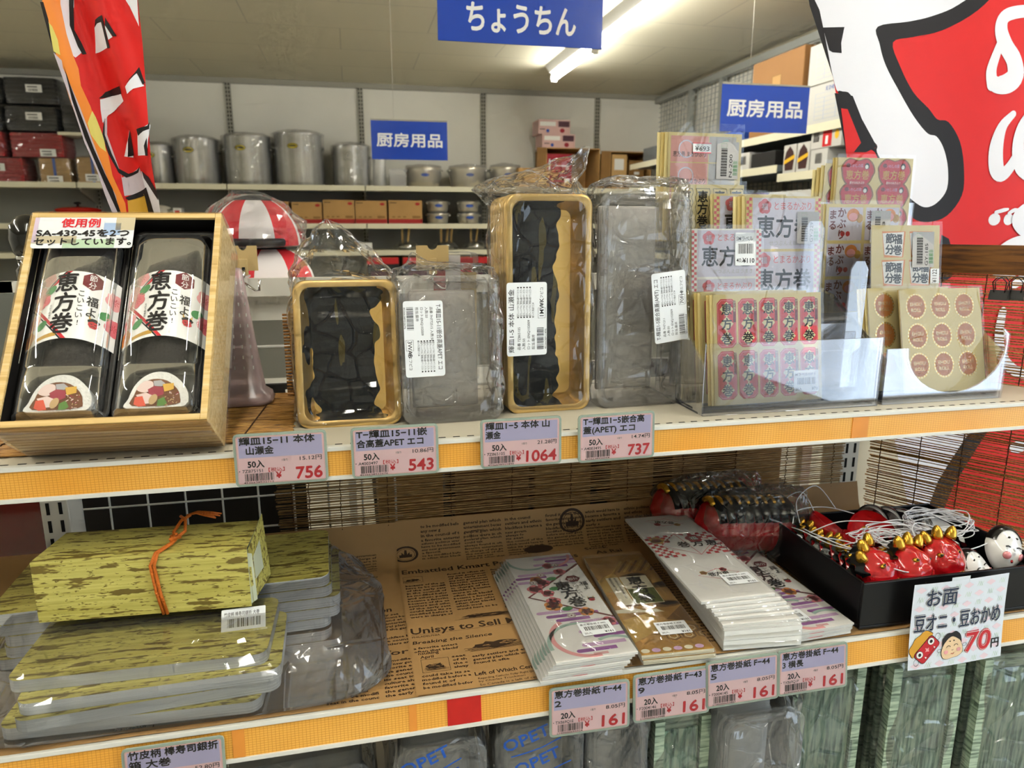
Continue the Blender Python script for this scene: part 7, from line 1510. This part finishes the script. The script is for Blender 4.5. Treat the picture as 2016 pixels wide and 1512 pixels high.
p.poly(cr([ro(a, b, .0125, 6) for a, b in ((-1.08, .2), (-1.02, .95), (-.5, 1.45), (0, 1.42), (.5, 1.5), (1.0, 1.0), (1.08, .2), (.85, .55), (.3, .95), (0, 1.05), (-.4, .9), (-.85, .5))], 4), 'ink', 6)
for d in (-1, 1):
    p.line([ro(d * .42 + .22 * math.cos(R(a)), .0 + .2 * math.sin(R(a)), .0125, 6) for a in range(10, 171, 20)], .0006, 'ink', 7); p.ell(*ro(d * .72, -.4, .0125, 6), .0030, .0024, 'ink_pink', 7); p.ell(*ro(d * .22, .62, .0125, 6), .0010, .0008, 'ink', 7); p.ring(*ro(d * 1.42, -.1, .0125, 6), .0026, .0031, 'ink', 4, sq=.7)
p.line([ro(-.1, -.28, .0125, 6), ro(0, -.34, .0125, 6), ro(.1, -.28, .0125, 6)], .0005, 'ink', 7); p.line([ro(-.18, -.62, .0125, 6), ro(0, -.72, .0125, 6), ro(.18, -.62, .0125, 6)], .0007, 'price_red', 7)
q = atY(1801, 1152, .6285); t = thing('paper_sign', 'white paper sign with mask drawings priced 70円 taped to the black tray', 'sign', (q.x, .6285, q.z))
mb = MB(); p.into(mb, lambda u, v, h: Vector((u, -h - .006 * (v / .107) ** 2 - .0015 * math.sin(u * 30), v)), .006); mb.build('sheet', t)
M('tape', '#dfe6ee', .25); MB().box(.050, .075, -.0012, -.0008, -.008, .004, 'tape').build('tape', t)
# white cup partly in view right of the sign
t = thing('white_cup', 'white bowl shaped cup with black lid at the picture edge right of the paper sign', 'cup', (.832, .668, TOP + .0005))
MB().lathe([(.014, 0), (.018, .003), (.0225, .022), (.0235, .036), (.0225, .036), (.017, .005)], 'mask_white', 32).build('body', t); MB().lathe([(.0245, .036), (.025, .040), (.018, .045), (.001, .047)], 'oni_black', 32).build('lid', t)

# ---- third shelf with bagged trays below
ZB = .66
gondola_shelf(ZB, .60, -.76, 1.0, 7, .0285, 'third display shelf below the picture carrying bagged trays', [])
clear('low_film', haze=.03, rough=.09, refl=.5, edge=.15, crease=1., cscale=15, base=.04, cdist=.005)
clear('tray_clear', haze=.06, rough=.12, refl=.3, edge=.15, base=.03)
streaks('green_sheath', ['#667a66', '#9fb49c', '#bccfb6'], 3, (9, 9, 90), rough=.35, detail=6, pos=(.36, .48, .6)); streaks('green_sheath_flat', ['#4a6656', '#7f9f88', '#a8c0a4'], 3, (90, 60, 9), rough=.35, detail=6, pos=(.36, .48, .6))
def low_bag(name, label, x, y, W, D, ztop, seed, kind, grp, rz=0.):
    t = thing(name, label, 'bagged trays', (x, y, ZB + .0006), (0, 0, rz), grp); H = ztop - ZB
    if kind == 'green':
        w = MB(); n = 15
        for k in range(n):
            o = None; yy = D * (k / n); w.box(-W / 2, W / 2, yy, yy + D / n * .55, 0, H * .98 - .002 * (k % 3), 'green_sheath', bev=.0025)
        w.build('folded_trays', t)
        w = MB(); w.box(-W / 2 + .012, W / 2 - .012, -.004, 0, .02, H * .90, 'green_sheath_flat', bev=.003); w.box(-W / 2, -W / 2 + .012, -.008, 0, 0, H * .98, 'green_sheath'); w.box(W / 2 - .012, W / 2, -.008, 0, 0, H * .98, 'green_sheath'); w.build('front_tray', t)
    else:
        w = MB(); dish(w, W, H * .96, 0, .022, 'tray_clear', 'tray_clear', None, .008, .016); w.build('lid', t); w = MB(); dish(w, W * .98, H * .95, .012, .03, 'tray_clear', 'tray_clear', None, .008, .016); w.build('lid', t); MB().box(-W / 2 + .01, W / 2 - .01, .05, D, 0, H * .9, 'tray_white' if 'tray_white' in MATS else M('tray_white', '#c2c2be', .4), bev=.01).build('lid_stack', t)
    a = W / 2; b = D / 2
    o = bag('bag', [(0, 0, b, a, b + .004, 7), (H * .2, 0, b, a + .008, b + .012, 7), (H * .8, 0, b, a + .008, b + .012, 7), (H * 1.0, 0, b, a + .004, b + .006, 6), (H * 1.03, 0, b, a * .8, b * .6, 4)], MATS['low_film'], t, .013, 17, 72, seed, 5)
    if kind == 'opet':
        p = Print(2e-4)
        for k in range(3): p.text('OPET', -.016 + .012 * k, .010 - .030 * k, .020, 'opet_blue', 1, .03, w=.052, align='c', rot=18); p.line(crline([(-.04 + .012 * k, -.002 - .030 * k), (-.01 + .012 * k, -.006 - .030 * k), (.02 + .012 * k, .008 - .03 * k), (.03 + .012 * k, .004 - .03 * k)], 4) and [(-.035 + .012 * k, -.004 - .030 * k), (.0 + .012 * k, .003 - .030 * k), (.02 + .012 * k, .011 - .03 * k)], .0016, 'opet_blue', 1)
        mb = MB(); p.into(mb, lambda u, v, h: Vector((u, -.0165 - h + .002 * math.sin(u * 60), H * .90 + v)), .006); mb.build('print', t)
    return t
M('opet_blue', '#1f56b4', .4)
low_bag('lid_bag', 'clear lids in a plain film bag, leftmost under the bottom shelf rail', -.085, .665, .165, .16, .862, 1, 'clear', 'bagged clear lids', R(2))
low_bag('lid_bag', 'clear lids in a bag with blue printed letters, left of two', .068, .650, .098, .17, .890, 3, 'opet', 'bagged clear lids')
low_bag('lid_bag', 'clear lids in a bag with blue printed letters, right of two', .178, .655, .098, .17, .893, 4, 'opet', 'bagged clear lids', R(-4))
low_bag('lid_bag', 'clear lids in a plain film bag, right of the blue lettered bags', .270, .655, .070, .16, .882, 9, 'clear', 'bagged clear lids', R(-2))
low_bag('tray_bag', 'green bamboo pattern trays in film, leftmost green bag under the price cards', .352, .668, .070, .17, .865, 5, 'green', 'bagged green trays')
low_bag('lid_bag', 'clear lids in a crinkled bag between the green tray bags', .445, .640, .105, .16, .872, 10, 'clear', 'bagged clear lids')
low_bag('tray_bag', 'green bamboo pattern trays in film, right of the crinkled clear bag', .562, .690, .098, .19, .882, 6, 'green', 'bagged green trays', R(-3))
low_bag('tray_bag', 'green bamboo pattern trays in film, below the paper sign', .687, .668, .098, .20, .885, 7, 'green', 'bagged green trays', R(-5))
low_bag('tray_bag', 'green bamboo pattern trays in film, rightmost at the picture edge', .815, .655, .110, .20, .888, 8, 'green', 'bagged green trays', R(-4))
